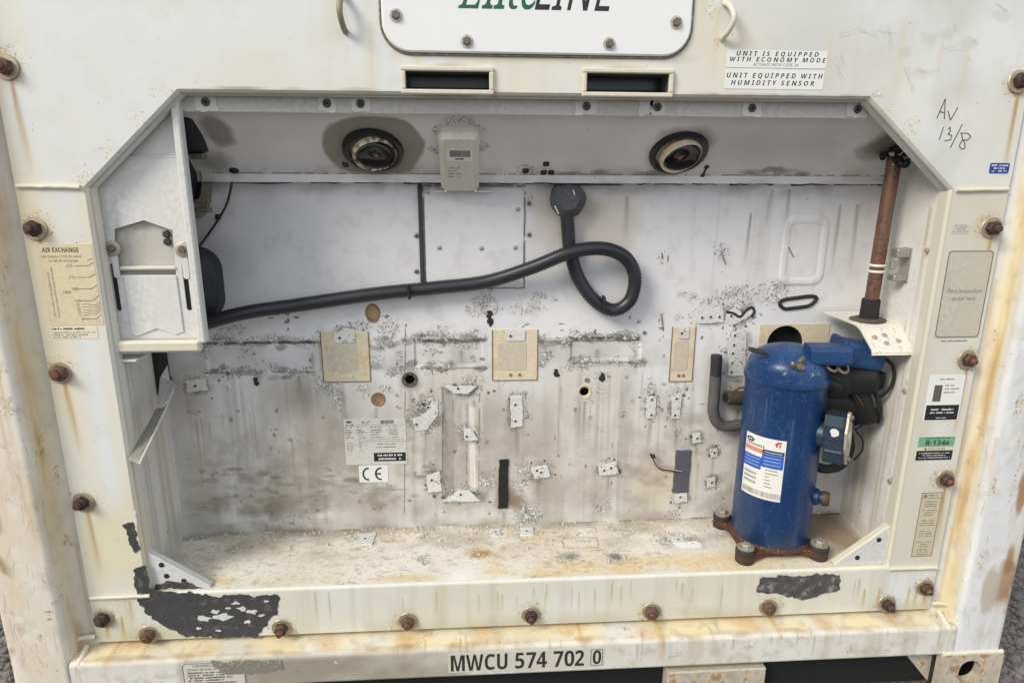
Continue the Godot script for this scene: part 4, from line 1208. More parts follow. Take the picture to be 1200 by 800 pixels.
	for k in [[0.167,0.768,0.14,9],[-0.054,0.441,0.04,10],[-0.020,0.698,0.10,9],[-0.305,0.806,0.14,11],[-0.267,0.703,0.12,9],[0.242,0.548,0.09,12],[0.354,0.710,0.12,9],[0.429,0.675,0.07,12],[0.488,0.635,0.08,8],[0.540,0.595,0.1,7],[0.041,0.543,0.08,12],[-0.397,0.760,0.1,8],[0.301,0.911,0.08,8],[0.196,0.912,0.05,12],[-0.167,0.913,0.06,14],[-0.555,0.911,0.08,8],[-0.592,0.853,0.08,8],[-0.215,0.775,0.2,7],[-0.192,0.775,0.2,5],[-0.135,0.774,0.2,9],[0.601,0.735,0.08,12],[0.258,1.313,0.12,8],[0.633,1.331,0.10,9],[0.678,1.331,0.14,7],[0.865,1.293,0.2,8],[0.819,1.293,0.2,7],[0.766,0.977,0.1,8],[0.583,1.271,0.15,6]]:
		c.streak(Pb(k), k[2], k[3], [134, 125, 113], 0.6, rng.randf_range(-5, 5))
	for i in 60:
		c.streak(Vector2(rng.randf_range(-0.92, 0.7), rng.randf_range(0.55, 0.88)), rng.randf_range(0.05, 0.22), rng.randf_range(2, 8), [[140, 131, 118], [160, 150, 135], [226, 224, 220]][i % 3], 0.4, rng.randf_range(-4, 4))
	c.dots(Vector2(0.0, 0.75), 1500, 420, 320, [100, 94, 86], 0.7, 0.4, 1.4, -30.0)
	c.dots(Vector2(-0.1, 0.55), 1500, 200, 300, [104, 94, 82], 0.65, 0.4, 1.6, -30.0)
	c.dots(Vector2(0.45, 1.2), 900, 300, 30, [84, 80, 74], 0.7, 0.5, 1.6, -30.0)
	for i in 40:
		var p = Vector2(rng.randf_range(-0.9, 0.7), rng.randf_range(0.42, 0.9))
		c.line(p, p + Vector2(rng.randfn(0, 0.012), rng.randfn(0, 0.008)), rng.randf_range(0.8, 2.0), [96, 90, 80], 0.6, 0.45, -20.0)
	for k in [[0.365,1.009,0.374,0.962],[0.513,1.173,0.529,1.139],[0.692,1.184,0.709,1.157],[0.357,1.169,0.358,1.154],[0.373,1.162,0.374,1.147]]:
		c.line(Pb(k), Vector2(k[2], k[3]), 4.0, [92, 90, 86], 0.85, 0.2, -30.0)
	for k in [[-0.821,0.944,-0.526,0.943],[-0.289,0.942,-0.107,0.942],[0.122,0.944,0.315,0.944]]: 
		for e in 3: c.line(Pb(k) + Vector2(0, rng.randfn(0, 0.002)), Vector2(k[2], k[3]) + Vector2(0, rng.randfn(0, 0.002)), rng.randf_range(4, 10), [70, 66, 62], 0.75, 0.47 + 0.04 * e, -30.0)
	for k in [[-0.829,0.864,-0.532,0.862],[-0.292,0.868,-0.107,0.867],[0.124,0.878,0.319,0.877]]: c.line(Pb(k), Vector2(k[2], k[3]), 3.5, [112, 106, 98], 0.7, 0.45)
	for k in [[-0.217,0.812,-0.226,0.486],[-0.151,0.794,-0.159,0.502],[-0.119,0.798,-0.124,0.496],[-0.310,0.977,-0.332,0.449]]: c.line(Pb(k), Vector2(k[2], k[3]), 2.5, [92, 86, 78], 0.75, 0.4)
	c.blob(Vector2(-0.477,0.926), 80, 62, [212, 200, 176], 0.5, 0.4, 0.4)
	c.line(Vector2(-0.936,0.393), Vector2(0.952,0.403), 7, [66, 58, 46], 0.8, 0.38)
	for p in bare:
		var mid := Vector2.ZERO
		var hi := Vector2(-9, -9); var lo := Vector2(9, 9)
		for i in range(1, p.size() - p[0]):
			var v = Pb(p[i])
			mid += v / float(p.size() - p[0] - 1); hi = hi.max(v); lo = lo.min(v)
		var e = (hi - lo) * 500.0
		c.blob(mid, e.x + 8, e.y + 8, [96, 92, 86], 0.6, 0.5, 1.1, -40.0)
		c.corrode(mid, e.x + 9, e.y + 9, 0.9)
		for i in 5: c.blob(mid + Vector2(rng.randfn(0, e.x), rng.randfn(0, e.y)) * 0.0011, rng.randf_range(2, 6), rng.randf_range(2, 6), [58, 55, 52], 0.75, 0.4, 1.2, -40.0)
	for i in 90:   # small dark smudges where fixings and glue were pulled off
		var p = Vector2(rng.randf_range(-0.86, 0.62), rng.randf_range(0.80, 1.02))
		c.blob(p, rng.randf_range(2, 9), rng.randf_range(2, 7), [86, 82, 76], rng.randf_range(0.3, 0.75), 0.4, 1.6)
	for i in 90:
		var p = Vector2(rng.randf_range(-0.9, 0.62), rng.randf_range(0.43, 0.80))
		c.blob(p, rng.randf_range(2, 8), rng.randf_range(2, 8), [100, 93, 82], rng.randf_range(0.25, 0.7), 0.4, 1.6)
	for i in 26:
		var p = Vector2(rng.randf_range(-0.88, -0.25), rng.randf_range(0.42, 0.60))
		c.blob(p, rng.randf_range(10, 40), rng.randf_range(3, 9), [118, 110, 95], rng.randf_range(0.3, 0.6), 0.6, 1.8)
	for b in [[-0.83, -0.53, 0.943], [-0.52, -0.30, 0.93], [-0.30, -0.10, 0.944], [0.04, 0.12, 0.93], [0.11, 0.33, 0.943], [-0.83, -0.53, 0.862], [-0.40, -0.10, 0.865], [0.10, 0.33, 0.876]]:
		for i in 16:   # torn insulation glue in a broken dark band across the wall
			var p = Vector2(rng.randf_range(b[0], b[1]), b[2] + rng.randfn(0.002, 0.007))
			c.blob(p, rng.randf_range(6, 26), rng.randf_range(3, 10), [[118, 115, 110], [92, 88, 83], [140, 136, 130]][i % 3], rng.randf_range(0.25, 0.6), 0.5, 1.7, -15.0)
			if i % 3 == 0: c.corrode(p, rng.randf_range(10, 24), rng.randf_range(7, 14), rng.randf_range(0.8, 1.05))
	c.wash(-0.176, -0.128, 0.50, 0.76, 0.008, "streak", 0.6, 0.4, 90, 170, [226, 224, 219], 0.7)
	c.wash(-0.222, -0.118, 0.50, 0.80, 0.01, "rough", 0.5, 0.3, 120, 220, [206, 201, 193], 0.5)
	c.frame(-0.255, -0.001, 1.081, 1.338, 4, [84, 81, 77], 0.7, 0.36)
	c.dent(5)
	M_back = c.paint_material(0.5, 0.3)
	# the sheet with its pressings and holes
	var bands = [[-0.822, 0.862, -0.530, 0.943], [-0.291, 0.868, -0.107, 0.941], [0.123, 0.879, 0.317, 0.940]]
	var chan = [-0.222, 0.484, -0.118, 0.818]
	var round_holes = [[Vector2(-0.392,1.018), 0.0165, 0.022], [Vector2(-0.389,0.784), 0.0165, 0.017], [Vector2(0.166,0.795), 0.017, 0.018], [Vector2(-0.304,0.837), 0.019, 0.019], [Vector2(0.710,0.925), 0.047, 0.047]]
	var holes = []
	for b in bands: holes.append(rect(b[0], b[1], b[2], b[3]))
	holes.append(rect(chan[0], chan[1], chan[2], chan[3]))
	for h in round_holes: holes.append(MB.disc(h[0], h[1], 24, h[2]))
	var em = [0.672, 1.082, 0.798, 1.267]
	var mb := MB.new(); mb.map = c.mapper()
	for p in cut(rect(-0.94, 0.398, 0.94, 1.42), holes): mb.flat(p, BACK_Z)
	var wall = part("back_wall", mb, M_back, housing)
	for b in bands:
		mb = MB.new(); mb.map = c.mapper()
		pressing(mb, b, -0.005, 0.006, 0.006, 0.005, 0.010)
		part("pressed_band", mb, M_back, wall)
	mb = MB.new(); mb.map = c.mapper()
	pressing(mb, chan, -0.012, 0.030, 0.030, 0.026, 0.030)
	part("pressed_channel", mb, M_back, wall)
	# raised rounded rectangle at the right
	mb = MB.new(); mb.map = c.mapper()
	var ro = [MB.rrect(em[0], em[1], em[2], em[3], 0.03, 5), MB.rrect(em[0] + 0.007, em[1] + 0.007, em[2] - 0.007, em[3] - 0.007, 0.026, 5), MB.rrect(em[0] + 0.015, em[1] + 0.015, em[2] - 0.015, em[3] - 0.015, 0.02, 5), MB.rrect(em[0] + 0.024, em[1] + 0.024, em[2] - 0.024, em[3] - 0.024, 0.014, 5)]
	var zs = [0.0005, 0.0034, 0.0034, 0.0008]
	for i in ro[0].size():
		var j = (i + 1) % ro[0].size()
		for k in 3:
			var a = Vector3(ro[k][i].x, ro[k][i].y, BACK_Z + zs[k]); var b = Vector3(ro[k][j].x, ro[k][j].y, BACK_Z + zs[k])
			var e = Vector3(ro[k + 1][j].x, ro[k + 1][j].y, BACK_Z + zs[k + 1]); var f = Vector3(ro[k + 1][i].x, ro[k + 1][i].y, BACK_Z + zs[k + 1])
			var n = (b - a).cross(f - a).normalized()
			mb.quad(a, b, e, f, n if n.z > 0 else -n)
	mb.flat(ro[3], BACK_Z + 0.001)
	part("raised_rectangle", mb, M_back, wall)
	# cups behind the holes
	var tan_m := mat("bare_insulation", [208, 186, 148], 0.8, 0, 0.15, [214, 206, 184], 0.6, 0.15, 5.0)
	for i in 5:
		var h = round_holes[i]
		mb = MB.new()
		mb.xf = Transform3D(basis_z(Vector3(0, 0, 1)) * Basis.from_scale(Vector3(1, h[2] / h[1], 1)), Vector3(h[0].x, h[0].y, BACK_Z))
		var m = tan_m if i < 2 else ink("pit_black", 24, 23, 22, 0.8)
		mb.tube([Vector3(0, 0, -0.03), Vector3(0, 0, 0)], h[1], 24, false)
		mb.flat(MB.disc(Vector2.ZERO, h[1], 24), -0.02 if i < 2 else -0.03)
		var cup = part("hole", mb, m, wall)
		mb = MB.new()
		mb.xf = Transform3D(Basis.from_scale(Vector3(1, h[2] / h[1], 1)), Vector3(h[0].x, h[0].y, BACK_Z))
		mb.ring_z(h[1] - 0.001, 0.0038 if i < 4 else 0.006, 0.002)
		part("rim", mb, [mat("hole_rim", [150, 122, 92], 0.6, 0.1, 0.3), mats["hole_rim"], mat("white_grommet", [222, 208, 180], 0.6), mat("rough_grommet", [92, 88, 82], 0.8, 0.1, 0.5, [190, 188, 180], 0.58, 0.2, 14.0), ink("rubber", 30, 30, 32, 0.75)][i], cup)
		if i == 2 or i == 3:
			mb = MB.new()
			mb.xf = Transform3D(Basis(), Vector3(h[0].x, h[0].y, BACK_Z - 0.004))
			mb.ring_z(0.0125, 0.0055, 0.004)
			part("grommet", mb, mats["white_grommet"] if i == 2 else mats["rough_grommet"], cup)
	# tan rectangles where brackets were torn off the insulation
	var k2 = 0
	var buff := mat("bare_buff", [214, 203, 180], 0.75, 0, 0.10, [205, 184, 148], 0.50, 0.05, 1.3)
	for r in [[-0.528, 0.835, -0.406, 0.971], [-0.084, 0.832, 0.036, 0.971], [0.397, 0.821, 0.461, 0.975], [0.637, 0.916, 0.833, 0.979]]:
		mb = MB.new()
		if k2 == 3:
			var hc = round_holes[4][0]
			var key := PackedVector2Array([Vector2(hc.x - 0.049, r[1] - 0.1), Vector2(hc.x + 0.049, r[1] - 0.1)])
			for i in 13: key.append(hc + Vector2(cos(PI * i / 12.0), sin(PI * i / 12.0)) * 0.049)
			for p in Geometry2D.clip_polygons(rect(r[0], r[1], r[2], r[3]), key): mb.prism(p, BACK_Z, BACK_Z + 0.002, 0.0006)
		else:
			mb.prism(rect(r[0], r[1], r[2], r[3]), BACK_Z, BACK_Z + 0.0014, 0.0006)
		var o = part("buff_patch", mb, buff, wall)
		if k2 < 3:
			mb = MB.new()
			var w = r[2] - r[0]; var h = r[3] - r[1]
			mb.prism(MB.rrect(r[0] + w * 0.1, r[1] + h * 0.2, r[2] - w * 0.24, r[3] - h * 0.25, 0.008, 3), BACK_Z + 0.001, BACK_Z + 0.0024, 0.0010)
			part("pad", mb, mat("buff_pad", [206, 197, 176], 0.75, 0, 0.1), o)
			mb = MB.new()
			for e in [[r[0], r[1], r[2], r[1]], [r[0], r[1], r[0], r[3]], [r[2], r[1], r[2], r[3]]]:
				stroke(mb, [Vector2(e[0], e[1]), Vector2(e[2], e[3])], 0.0022, BACK_Z + 0.0026)
			part("dirty_edge", mb, ink("grime_line", 112, 92, 66, 0.9), o)
			rivet_plate(o, MB.rrect(r[0] + w * 0.28, r[3] - h * 0.22, r[2] - w * 0.28, r[3] - 0.004, 0.004, 2), [Vector2(r[0] + w * 0.4, r[3] - h * 0.12)], mat("galv_white", [212, 212, 209], 0.55, 0.05, 0.12, [120, 117, 110], 0.62, 0.08, 6.0), BACK_Z + 0.0024)
			for q in 2:
				mb = MB.new()
				mb.xf = Transform3D(Basis(), Vector3(r[0] + w * (0.4 + 0.2 * q), r[1] + h * 0.11, BACK_Z + 0.0024))
				mb.lathe_z(0.0045, 0.002)
				part("rivet_rim", mb, mats["galv_white"] if k2 == 0 else mats["hole_rim"], o)
		k2 += 1
	# bare plates left by other fixings
	var galv = mats["galv_white"]
	for p in bare:
		var ol := PackedVector2Array(); var hs = []
		for i in range(1, p.size()):
			if i < p.size() - p[0]: ol.append(Pb(p[i]))
			else: hs.append(Pb(p[i]))
		rivet_plate(wall, ragged(ol, 0.0009, 0.004), hs, galv)
	# sheet joint above the middle and the plate fixed there
	mb = MB.new()
	mb.map = c.mapper()
	mb.prism(MB.rrect(-0.252, 1.084, -0.004, 1.335, 0.012, 4), BACK_Z, BACK_Z + 0.004, 0.0012)
	var plate = part("fixed_plate", mb, M_back, wall)
	for q in [Vector2(-0.217,1.186), Vector2(-0.111,1.184), Vector2(-0.020,1.116), Vector2(-0.066,1.100), Vector2(-0.019,1.281), Vector2(-0.025,1.186)]:
		mb = MB.new()
		mb.xf = Transform3D(Basis(), Vector3(q.x, q.y, BACK_Z + 0.004))
		mb.lathe_z(0.006, 0.003)
		part("screw", mb, mat("dull_screw", [172, 170, 164], 0.5, 0.3, 0.2), plate)
	mb = MB.new()
	mb.box(Vector3(-0.262, 1.215, BACK_Z + 0.003), Vector3(0.010, 0.262, 0.012), 0.002)  # dark bar put in for the deep shadow of the gap
	part("gap_shadow_strip", mb, mat("gap_shadow", [60, 60, 62], 0.7, 0, 0.3, [120, 118, 114], 0.62, 0.0, 8.0), wall)
	for q in [Vector2(-0.274,1.216), Vector2(0.010,1.218), Vector2(-0.277,1.126), Vector2(0.009,1.296)]:
		mb = MB.new()
		mb.xf = Transform3D(Basis(), Vector3(q.x, q.y, BACK_Z))
		mb.lathe_z(0.007, 0.004)
		part("screw", mb, mats["dull_screw"], wall)
		mb = MB.new()
		mb.xf = Transform3D(Basis(), Vector3(q.x, q.y, BACK_Z + 0.0042))
		mb.flat(MB.disc(Vector2.ZERO, 0.0032, 8), 0.0)
		part("hole", mb, ink("hole_dark", 40, 38, 36), wall)
	for q in [Vector2(-0.088,0.990), Vector2(-0.091,1.011), Vector2(-0.702,0.841), Vector2(0.213,0.838), Vector2(0.088,0.850)]:
		mb = MB.new()
		mb.prism(ragged(MB.disc(q, 0.008, 8, 0.012), 0.002, 0.004), BACK_Z, BACK_Z + 0.001, 0.0003)
		part("torn_hole", mb, ink("hole_dark", 40, 38, 36), wall)
	# ring of old black sealant and a spot of it on the plate's corner
	mb = MB.new()
	var loop = []
	for i in 25:
		var a = TAU * i / 24.0
		loop.append(Vector3(0.735 + cos(a) * 0.049 * (1.0 + 0.1 * sin(a * 3.0)), 1.037 + sin(a) * 0.018 * (1.0 + 0.25 * cos(a * 2.0)) + cos(a) * 0.006, BACK_Z + 0.001))
	mb.tube(loop, 0.0052, 7, false)
	part("sealant_ring", mb, mat("old_sealant", [44, 43, 42], 0.85, 0, 0.5, [96, 94, 90], 0.62, 0.3, 16.0), wall)
	mb = MB.new()
	mb.tube(smooth_path([Vector3(0.540,1.014,-0.264), Vector3(0.561,1.009,-0.264), Vector3(0.579,1.000,-0.264), Vector3(0.593,1.016,-0.264), Vector3(0.609,1.025,-0.264), Vector3(0.617,1.013,-0.264), Vector3(0.609,1.000,-0.264)], 4), 0.004, 7)
	part("sealant_smear", mb, mats["old_sealant"], wall)

func Pb(k): return Vector2(k[0], k[1])
func pass_corrode(c, k): c.corrode(Pb(k), k[2] * 1.9, k[3] * 1.9, k[4])

# ---------------------------------------------------------------- sloping underside with two drain ports, and the strip in front of it
func slope_frame(p): return Transform3D(Basis(Vector3.RIGHT, SLOPE_UP, Vector3.RIGHT.cross(SLOPE_UP)), SLOPE_FOOT + Vector3(p.x, 0, 0) + SLOPE_UP * p.y)
func build_slope():
	var c = slope
	var pa = Vector2(-0.357,0.082)
	var pb = Vector2(0.349,0.081)
	c.blob(pa + Vector2(0.004, 0.012), 118, 100, [132, 126, 117], 0.85, 0.08, 0.25)
	c.blob(pa, 98, 84, [108, 102, 94], 0.6, 0.5, 0.5)
	c.blob(pa + Vector2(0.01, -0.05), 90, 40, [128, 122, 112], 0.55, 0.5, 0.7)
	c.blob(pb + Vector2(0.01, 0.035), 76, 48, [104, 100, 95], 0.75, 0.7, 0.8)
	c.blob(pb + Vector2(-0.03, 0.0), 60, 62, [140, 137, 131], 0.5, 0.7, 0.6)
	c.blob(Vector2(-0.683,0.147), 34, 60, [104, 102, 100], 0.6, 0.5, 0.8)
	c.blob(Vector2(-0.720,0.040), 60, 40, [128, 126, 122], 0.6, 0.7, 0.9)
	c.blob(Vector2(0.829,0.111), 60, 60, [96, 93, 88], 0.8, 0.6, 0.6)
	c.blob(Vector2(0.097,0.008), 54, 14, [126, 120, 112], 0.7, 0.6, 0.8)
	for k in [Vector2(0.597,0.027), Vector2(0.632,0.021), Vector2(0.549,0.014), Vector2(0.684,0.002), Vector2(0.169,0.011), Vector2(0.295,0.009)]: c.blob(k, 34, 16, [116, 111, 104], 0.6, 0.6, 1.4)
	c.corrode(Vector2(-0.005,0.013), 26, 24, 1.1)
	c.corrode(Vector2(0.049,0.010), 24, 18, 0.9)
	for p in [Vector2(-0.204,0.148), Vector2(-0.179,0.173), Vector2(-0.127,0.154), Vector2(-0.148,0.178), Vector2(-0.213,0.087), Vector2(-0.116,0.096)]: c.corrode(p, 18, 16, 0.95)
	c.dots(Vector2(0, 0.1), 1700, 160, 50, [96, 92, 86], 0.7, 0.4, 1.8, -30.0)
	c.line(Vector2(-0.94, 0.004), Vector2(0.94, 0.004), 5, [104, 100, 94], 0.6, 0.5)
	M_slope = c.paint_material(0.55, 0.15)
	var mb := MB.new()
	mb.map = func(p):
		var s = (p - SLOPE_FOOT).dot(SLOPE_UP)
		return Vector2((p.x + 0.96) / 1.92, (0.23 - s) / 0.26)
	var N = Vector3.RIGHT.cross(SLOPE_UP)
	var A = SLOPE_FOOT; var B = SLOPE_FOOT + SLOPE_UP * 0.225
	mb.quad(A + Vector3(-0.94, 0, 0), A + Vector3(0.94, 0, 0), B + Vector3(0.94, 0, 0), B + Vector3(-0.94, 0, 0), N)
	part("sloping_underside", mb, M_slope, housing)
	mb = MB.new()
	mb.map = back.mapper()
	mb.quad(Vector3(-0.94, 1.346, -0.22), Vector3(0.94, 1.346, -0.22), Vector3(0.94, 1.364, -0.22), Vector3(-0.94, 1.364, -0.22), Vector3(0, 0, 1))
	mb.quad(Vector3(-0.94, 1.346, -0.22), Vector3(0.94, 1.346, -0.22), Vector3(0.94, 1.346, -0.27), Vector3(-0.94, 1.346, -0.27), Vector3(0, -1, 0))
	part("ledge", mb, M_back, housing)
	mb = MB.new()   # broken line of old sealant under the ledge
	var x = -0.70
	while x < 0.92:
		var L = rng.randf_range(0.03, 0.14)
		var pp = []
		for i in 5: pp.append(Vector3(x + L * i / 4.0, 1.3445 + rng.randf_range(-0.0018, 0.0018), -0.2215))
		mb.tube(pp, [rng.randf_range(0.0008, 0.003), rng.randf_range(0.0008, 0.003), rng.randf_range(0.0008, 0.003), rng.randf_range(0.0008, 0.003), 0.0008], 6)
		x += L + rng.randf_range(0.004, 0.05)
	part("joint_sealant", mb, mat("old_sealant", [44, 43, 42], 0.85, 0, 0.5, [96, 94, 90], 0.62, 0.3, 16.0), housing)
	# strip behind the upper edge of the opening, with torn fixings
	mb = MB.new()
	mb.box(Vector3(0.0, 1.506, -0.046), Vector3(1.46, 0.040, 0.006), 0.002)
	var strip = part("mounting_strip", mb, mat("strip_white", [210, 209, 205], 0.5, 0, 0.12), housing)
	mb = MB.new()
	mb.box(Vector3(0.0, 1.533, -0.05), Vector3(1.46, 0.012, 0.004), 0.001)
	part("strip_shadow_gap", mb, ink("hole_dark", 40, 38, 36), housing)
	for p in [[-0.672, 0.034, 1], [-0.43, 0.022, 1], [-0.362, 0.026, 1], [0.108, 0.036, 1], [0.235, 0.02, 0], [0.466, 0.028, 1], [0.70, 0.036, 1], [0.26, 0.02, 1]]:
		mb = MB.new()
		mb.prism(ragged(rect(p[0] - p[1] * 0.5 - 0.006, 1.488, p[0] + p[1] * 0.5 + 0.006, 1.523), 0.0015, 0.005), -0.043, -0.0405, 0.0007)
		var o = part("rivet_plate", mb, mats["galv_white"], strip)
		if p[2]:
			mb = MB.new(); mb.xf = Transform3D(Basis(), Vector3(p[0], 1.505, -0.0405)); mb.ring_z(0.004, 0.005, 0.003)
			part("rivet_rim", mb, mats["rough_grommet"], o)
			mb = MB.new(); mb.xf = Transform3D(Basis(), Vector3(p[0], 1.505, -0.0402)); mb.flat(MB.disc(Vector2.ZERO, 0.0042, 10), 0.0)
			part("hole", mb, ink("hole_dark", 40, 38, 36), o)
	# the two round ports
	var k = 0
	for pc in [pa, pb]:
		var o = thing("drain_port", ["round black rubber port in a grey stain, left of the white box", "round port with cream lip and black centre, right of the corrugated hose"][k], "port", "round ports in the sloping panel", slope_frame(pc).origin)
		mb = MB.new(); mb.xf = slope_frame(pc) * Transform3D(Basis.from_scale(Vector3(1.0, 1.0, 1.0)), Vector3.ZERO)
		mb.ring_z(0.052, 0.017, 0.010)
		part("sealant_collar", mb, mat("collar_black", [26, 26, 27], 0.3, 0, 0.4, [70, 66, 62], 0.68, 0.15, 9.0), o)
		mb = MB.new(); mb.xf = slope_frame(pc) * Transform3D(Basis.from_euler(Vector3(0, 0.18, 0)), Vector3(0.004, -0.002, 0.004))
		mb.ring_z(0.043, 0.008, 0.014)
		part("lip", mb, mat("port_cream", [212, 194, 168], 0.6, 0, 0.2, [96, 86, 74], 0.70, 0.05, 6.0) if k == 1 else mat("port_worn", [86, 78, 70], 0.45, 0, 0.4, [214, 196, 168], 0.44, 0.05, 4.5), o)
		mb = MB.new(); mb.xf = slope_frame(pc) * Transform3D(Basis(Vector3(1, 0, 0), Vector3(0, 0, 1), Vector3(0, -1, 0)), Vector3(0.004, -0.002, 0.0065))
		mb.lathe([Vector2(0.0435, 0.008), Vector2(0.041, 0.004), Vector2(0.036, 0.001), Vector2(0.020, -0.003), Vector2(0.008, -0.002), Vector2(0, 0.0)], 24)
		part("plug", mb, ink("plug_black", 14, 16, 22, 0.12), o)
		mb = MB.new(); mb.xf = slope_frame(pc) * Transform3D(Basis(), Vector3(0.006, -0.012, 0.004)); mb.lathe_z(0.006, 0.004)
		part("screw", mb, ink("port_screw", 150, 96, 96, 0.5), o)
		k += 1
	# small holes in the slope
	for p in [Vector2(0.042,0.040), Vector2(0.039,0.010), Vector2(0.057,0.010), Vector2(-0.427,0.034), Vector2(-0.005,0.016), Vector2(-0.180,0.027)]:
		mb = MB.new(); mb.xf = slope_frame(p); mb.prism(MB.rrect(-0.0075, -0.0085, 0.0075, 0.0085, 0.003, 2), 0.0, 0.0008, 0.0003)
		part("torn_hole", mb, ink("hole_dark", 40, 38, 36), housing)
	mb = MB.new(); mb.xf = slope_frame(Vector2(0.432,0.019))
	mb.prism(MB.disc(Vector2(0, 0.014), 0.0065, 12), 0, 0.002, 0.0006, true); mb.prism(MB.disc(Vector2(0, -0.018), 0.0055, 12), 0, 0.002, 0.0006, true); mb.prism(rect(-0.0025, -0.018, 0.0025, 0.014), 0, 0.0018, 0.0005)
	part("keyhole_slot", mb, ink("hole_dark", 40, 38, 36), housing)

# ---------------------------------------------------------------- floor of the bay
func build_floor():
	var c = pan
	for q in [[Vector2(-0.434,-0.207), 30, 22, 1.0], [Vector2(-0.273,-0.215), 10, 10, .9], [Vector2(-0.268,-0.104), 12, 16, 1.0], [Vector2(-0.078,-0.221), 14, 12, .7], [Vector2(0.008,-0.225), 34, 26, 1.0], [Vector2(0.406,-0.158), 40, 22, 1.1], [Vector2(0.455,-0.146), 22, 18, 1.0], [Vector2(0.103,-0.090), 26, 20, .9], [Vector2(0.225,-0.082), 26, 18, .9], [Vector2(0.006,-0.007), 22, 9, .8], [Vector2(-0.686,-0.247), 20, 9, .8], [Vector2(-0.129,-0.123), 20, 14, .9], [Vector2(-0.451,-0.013), 20, 8, .6], [Vector2(-0.899,-0.242), 24, 8, .9], [Vector2(0.585,-0.247), 20, 14, .9]]:
		c.corrode(Vector2(q[0].x, -q[0].y), q[1] * 1.5, q[2] * 1.7, q[3])
	for q in [[Vector2(-0.122,-0.122), 62, 36], [Vector2(0.024,-0.189), 66, 32], [Vector2(-0.774,-0.222), 90, 16], [Vector2(-0.320,-0.029), 110, 20], [Vector2(-0.754,-0.041), 60, 14]]:
		var p = Vector2(q[0].x, -q[0].y)
		c.blob(p, q[1], q[2], [214, 178, 120], 0.55, 0.9, 1.2)
		if q[1] == 62: c.blob(p, q[1] * 0.45, q[2] * 0.45, [168, 112, 56], 0.7, 0.7, 1.2)
	c.corrode(Vector2(Vector2(-0.129,-0.119).x, -Vector2(-0.129,-0.119).y), 24, 18, 1.0, [240, 236, 228], [130, 80, 40])
	for q in [Vector2(0.110,-0.093), Vector2(0.228,-0.086)]: c.blob(Vector2(q.x, -q.y), 24, 18, [104, 104, 108], 0.8, 0.8, 0.9)
	c.blob(Vector2(Vector2(0.437,-0.135).x, -Vector2(0.437,-0.135).y), 34, 22, [238, 238, 238], 0.9, 0.2, 0.9)
	c.dots(Vector2(-0.4, 0.2), 900, 130, 1400, [88, 80, 66], 0.8, 0.3, 1.6, 30.0)
	c.dots(Vector2(0.1, 0.16), 1300, 200, 1000, [104, 92, 72], 0.7, 0.3, 1.5, 30.0)
	c.dots(Vector2(0.4, 0.16), 700, 130, 900, [240, 236, 226], 0.8, 0.4, 1.8, 50.0)
	for i in 40:
		var p = Vector2(rng.randf_range(-0.9, 0.5), rng.randf_range(0.02, 0.24))
		c.line(p, p + Vector2(rng.randfn(0, 0.02), rng.randfn(0, 0.006)), rng.randf_range(0.8, 2.4), [110, 102, 86], 0.6, 0.45)
	for q in [[Vector2(0.101,-0.184), Vector2(0.197,-0.183)], [Vector2(0.197,-0.183), Vector2(0.192,-0.132)], [Vector2(0.192,-0.132), Vector2(0.098,-0.134)], [Vector2(0.098,-0.134), Vector2(0.101,-0.184)]]:
		c.line(Vector2(q[0].x, -q[0].y), Vector2(q[1].x, -q[1].y), 2.4, [150, 124, 76], 0.8, 0.2)
	M_pan = c.paint_material(0.6, 0.35)
	var mb := MB.new()
	mb.map = func(p): return Vector2((p.x + 0.96) / 1.92, (0.29 + p.z) / 0.31)
	mb.quad(Vector3(-0.938, FLOOR_Y, -0.268), Vector3(0.938, FLOOR_Y, -0.268), Vector3(0.938, FLOOR_Y, -0.008), Vector3(-0.938, FLOOR_Y, -0.008), Vector3.UP)
	var f = part("bay_floor", mb, M_pan, housing)
	# small bare plates and lumps lying fast on the floor
	for q in [[Vector2(-0.434,-0.207), 0.024, 0.030], [Vector2(-0.078,-0.221), 0.015, 0.018], [Vector2(0.008,-0.220), 0.018, 0.022], [Vector2(0.417,-0.153), 0.016, 0.014]]:
		mb = MB.new()
		mb.xf = Transform3D(Basis(Vector3(1, 0, 0), Vector3(0, 0, -1), Vector3(0, 1, 0)), Vector3(q[0].x, FLOOR_Y, q[0].y))
		mb.prism(ragged(rect(-q[1], -q[2], q[1], q[2]), 0.0015, 0.006), 0, 0.003, 0.001)
		var o = part("rivet_plate", mb, mats["galv_white"], f)
		var hb := MB.new()
		hb.xf = mb.xf * Transform3D(Basis(), Vector3(0, 0, 0.0032)); hb.flat(MB.disc(Vector2.ZERO, 0.0035, 10), 0.0)
		part("hole", hb, ink("hole_dark", 40, 38, 36), o)
	mb = MB.new()
	for i in 260:   # crumbs of paint and rust swept to the back
		var p = Vector3(rng.randf_range(-0.9, 0.55), FLOOR_Y + 0.001, -0.262 + absf(rng.randfn(0, 0.05)))
		var r = rng.randf_range(0.0012, 0.0045)
		mb.xf = Transform3D(Basis.from_euler(Vector3(rng.randf() * 3, rng.randf() * 3, rng.randf() * 3)), p)
		mb.box(Vector3.ZERO, Vector3(r * 2, r, r * 1.4), r * 0.2)
	var cr = part("crumbs", mb, mat("crumb", [206, 198, 180], 0.9, 0, 0.3, [128, 96, 64], 0.58, 0, 30.0), f)
	cr.set_meta("kind", "stuff")

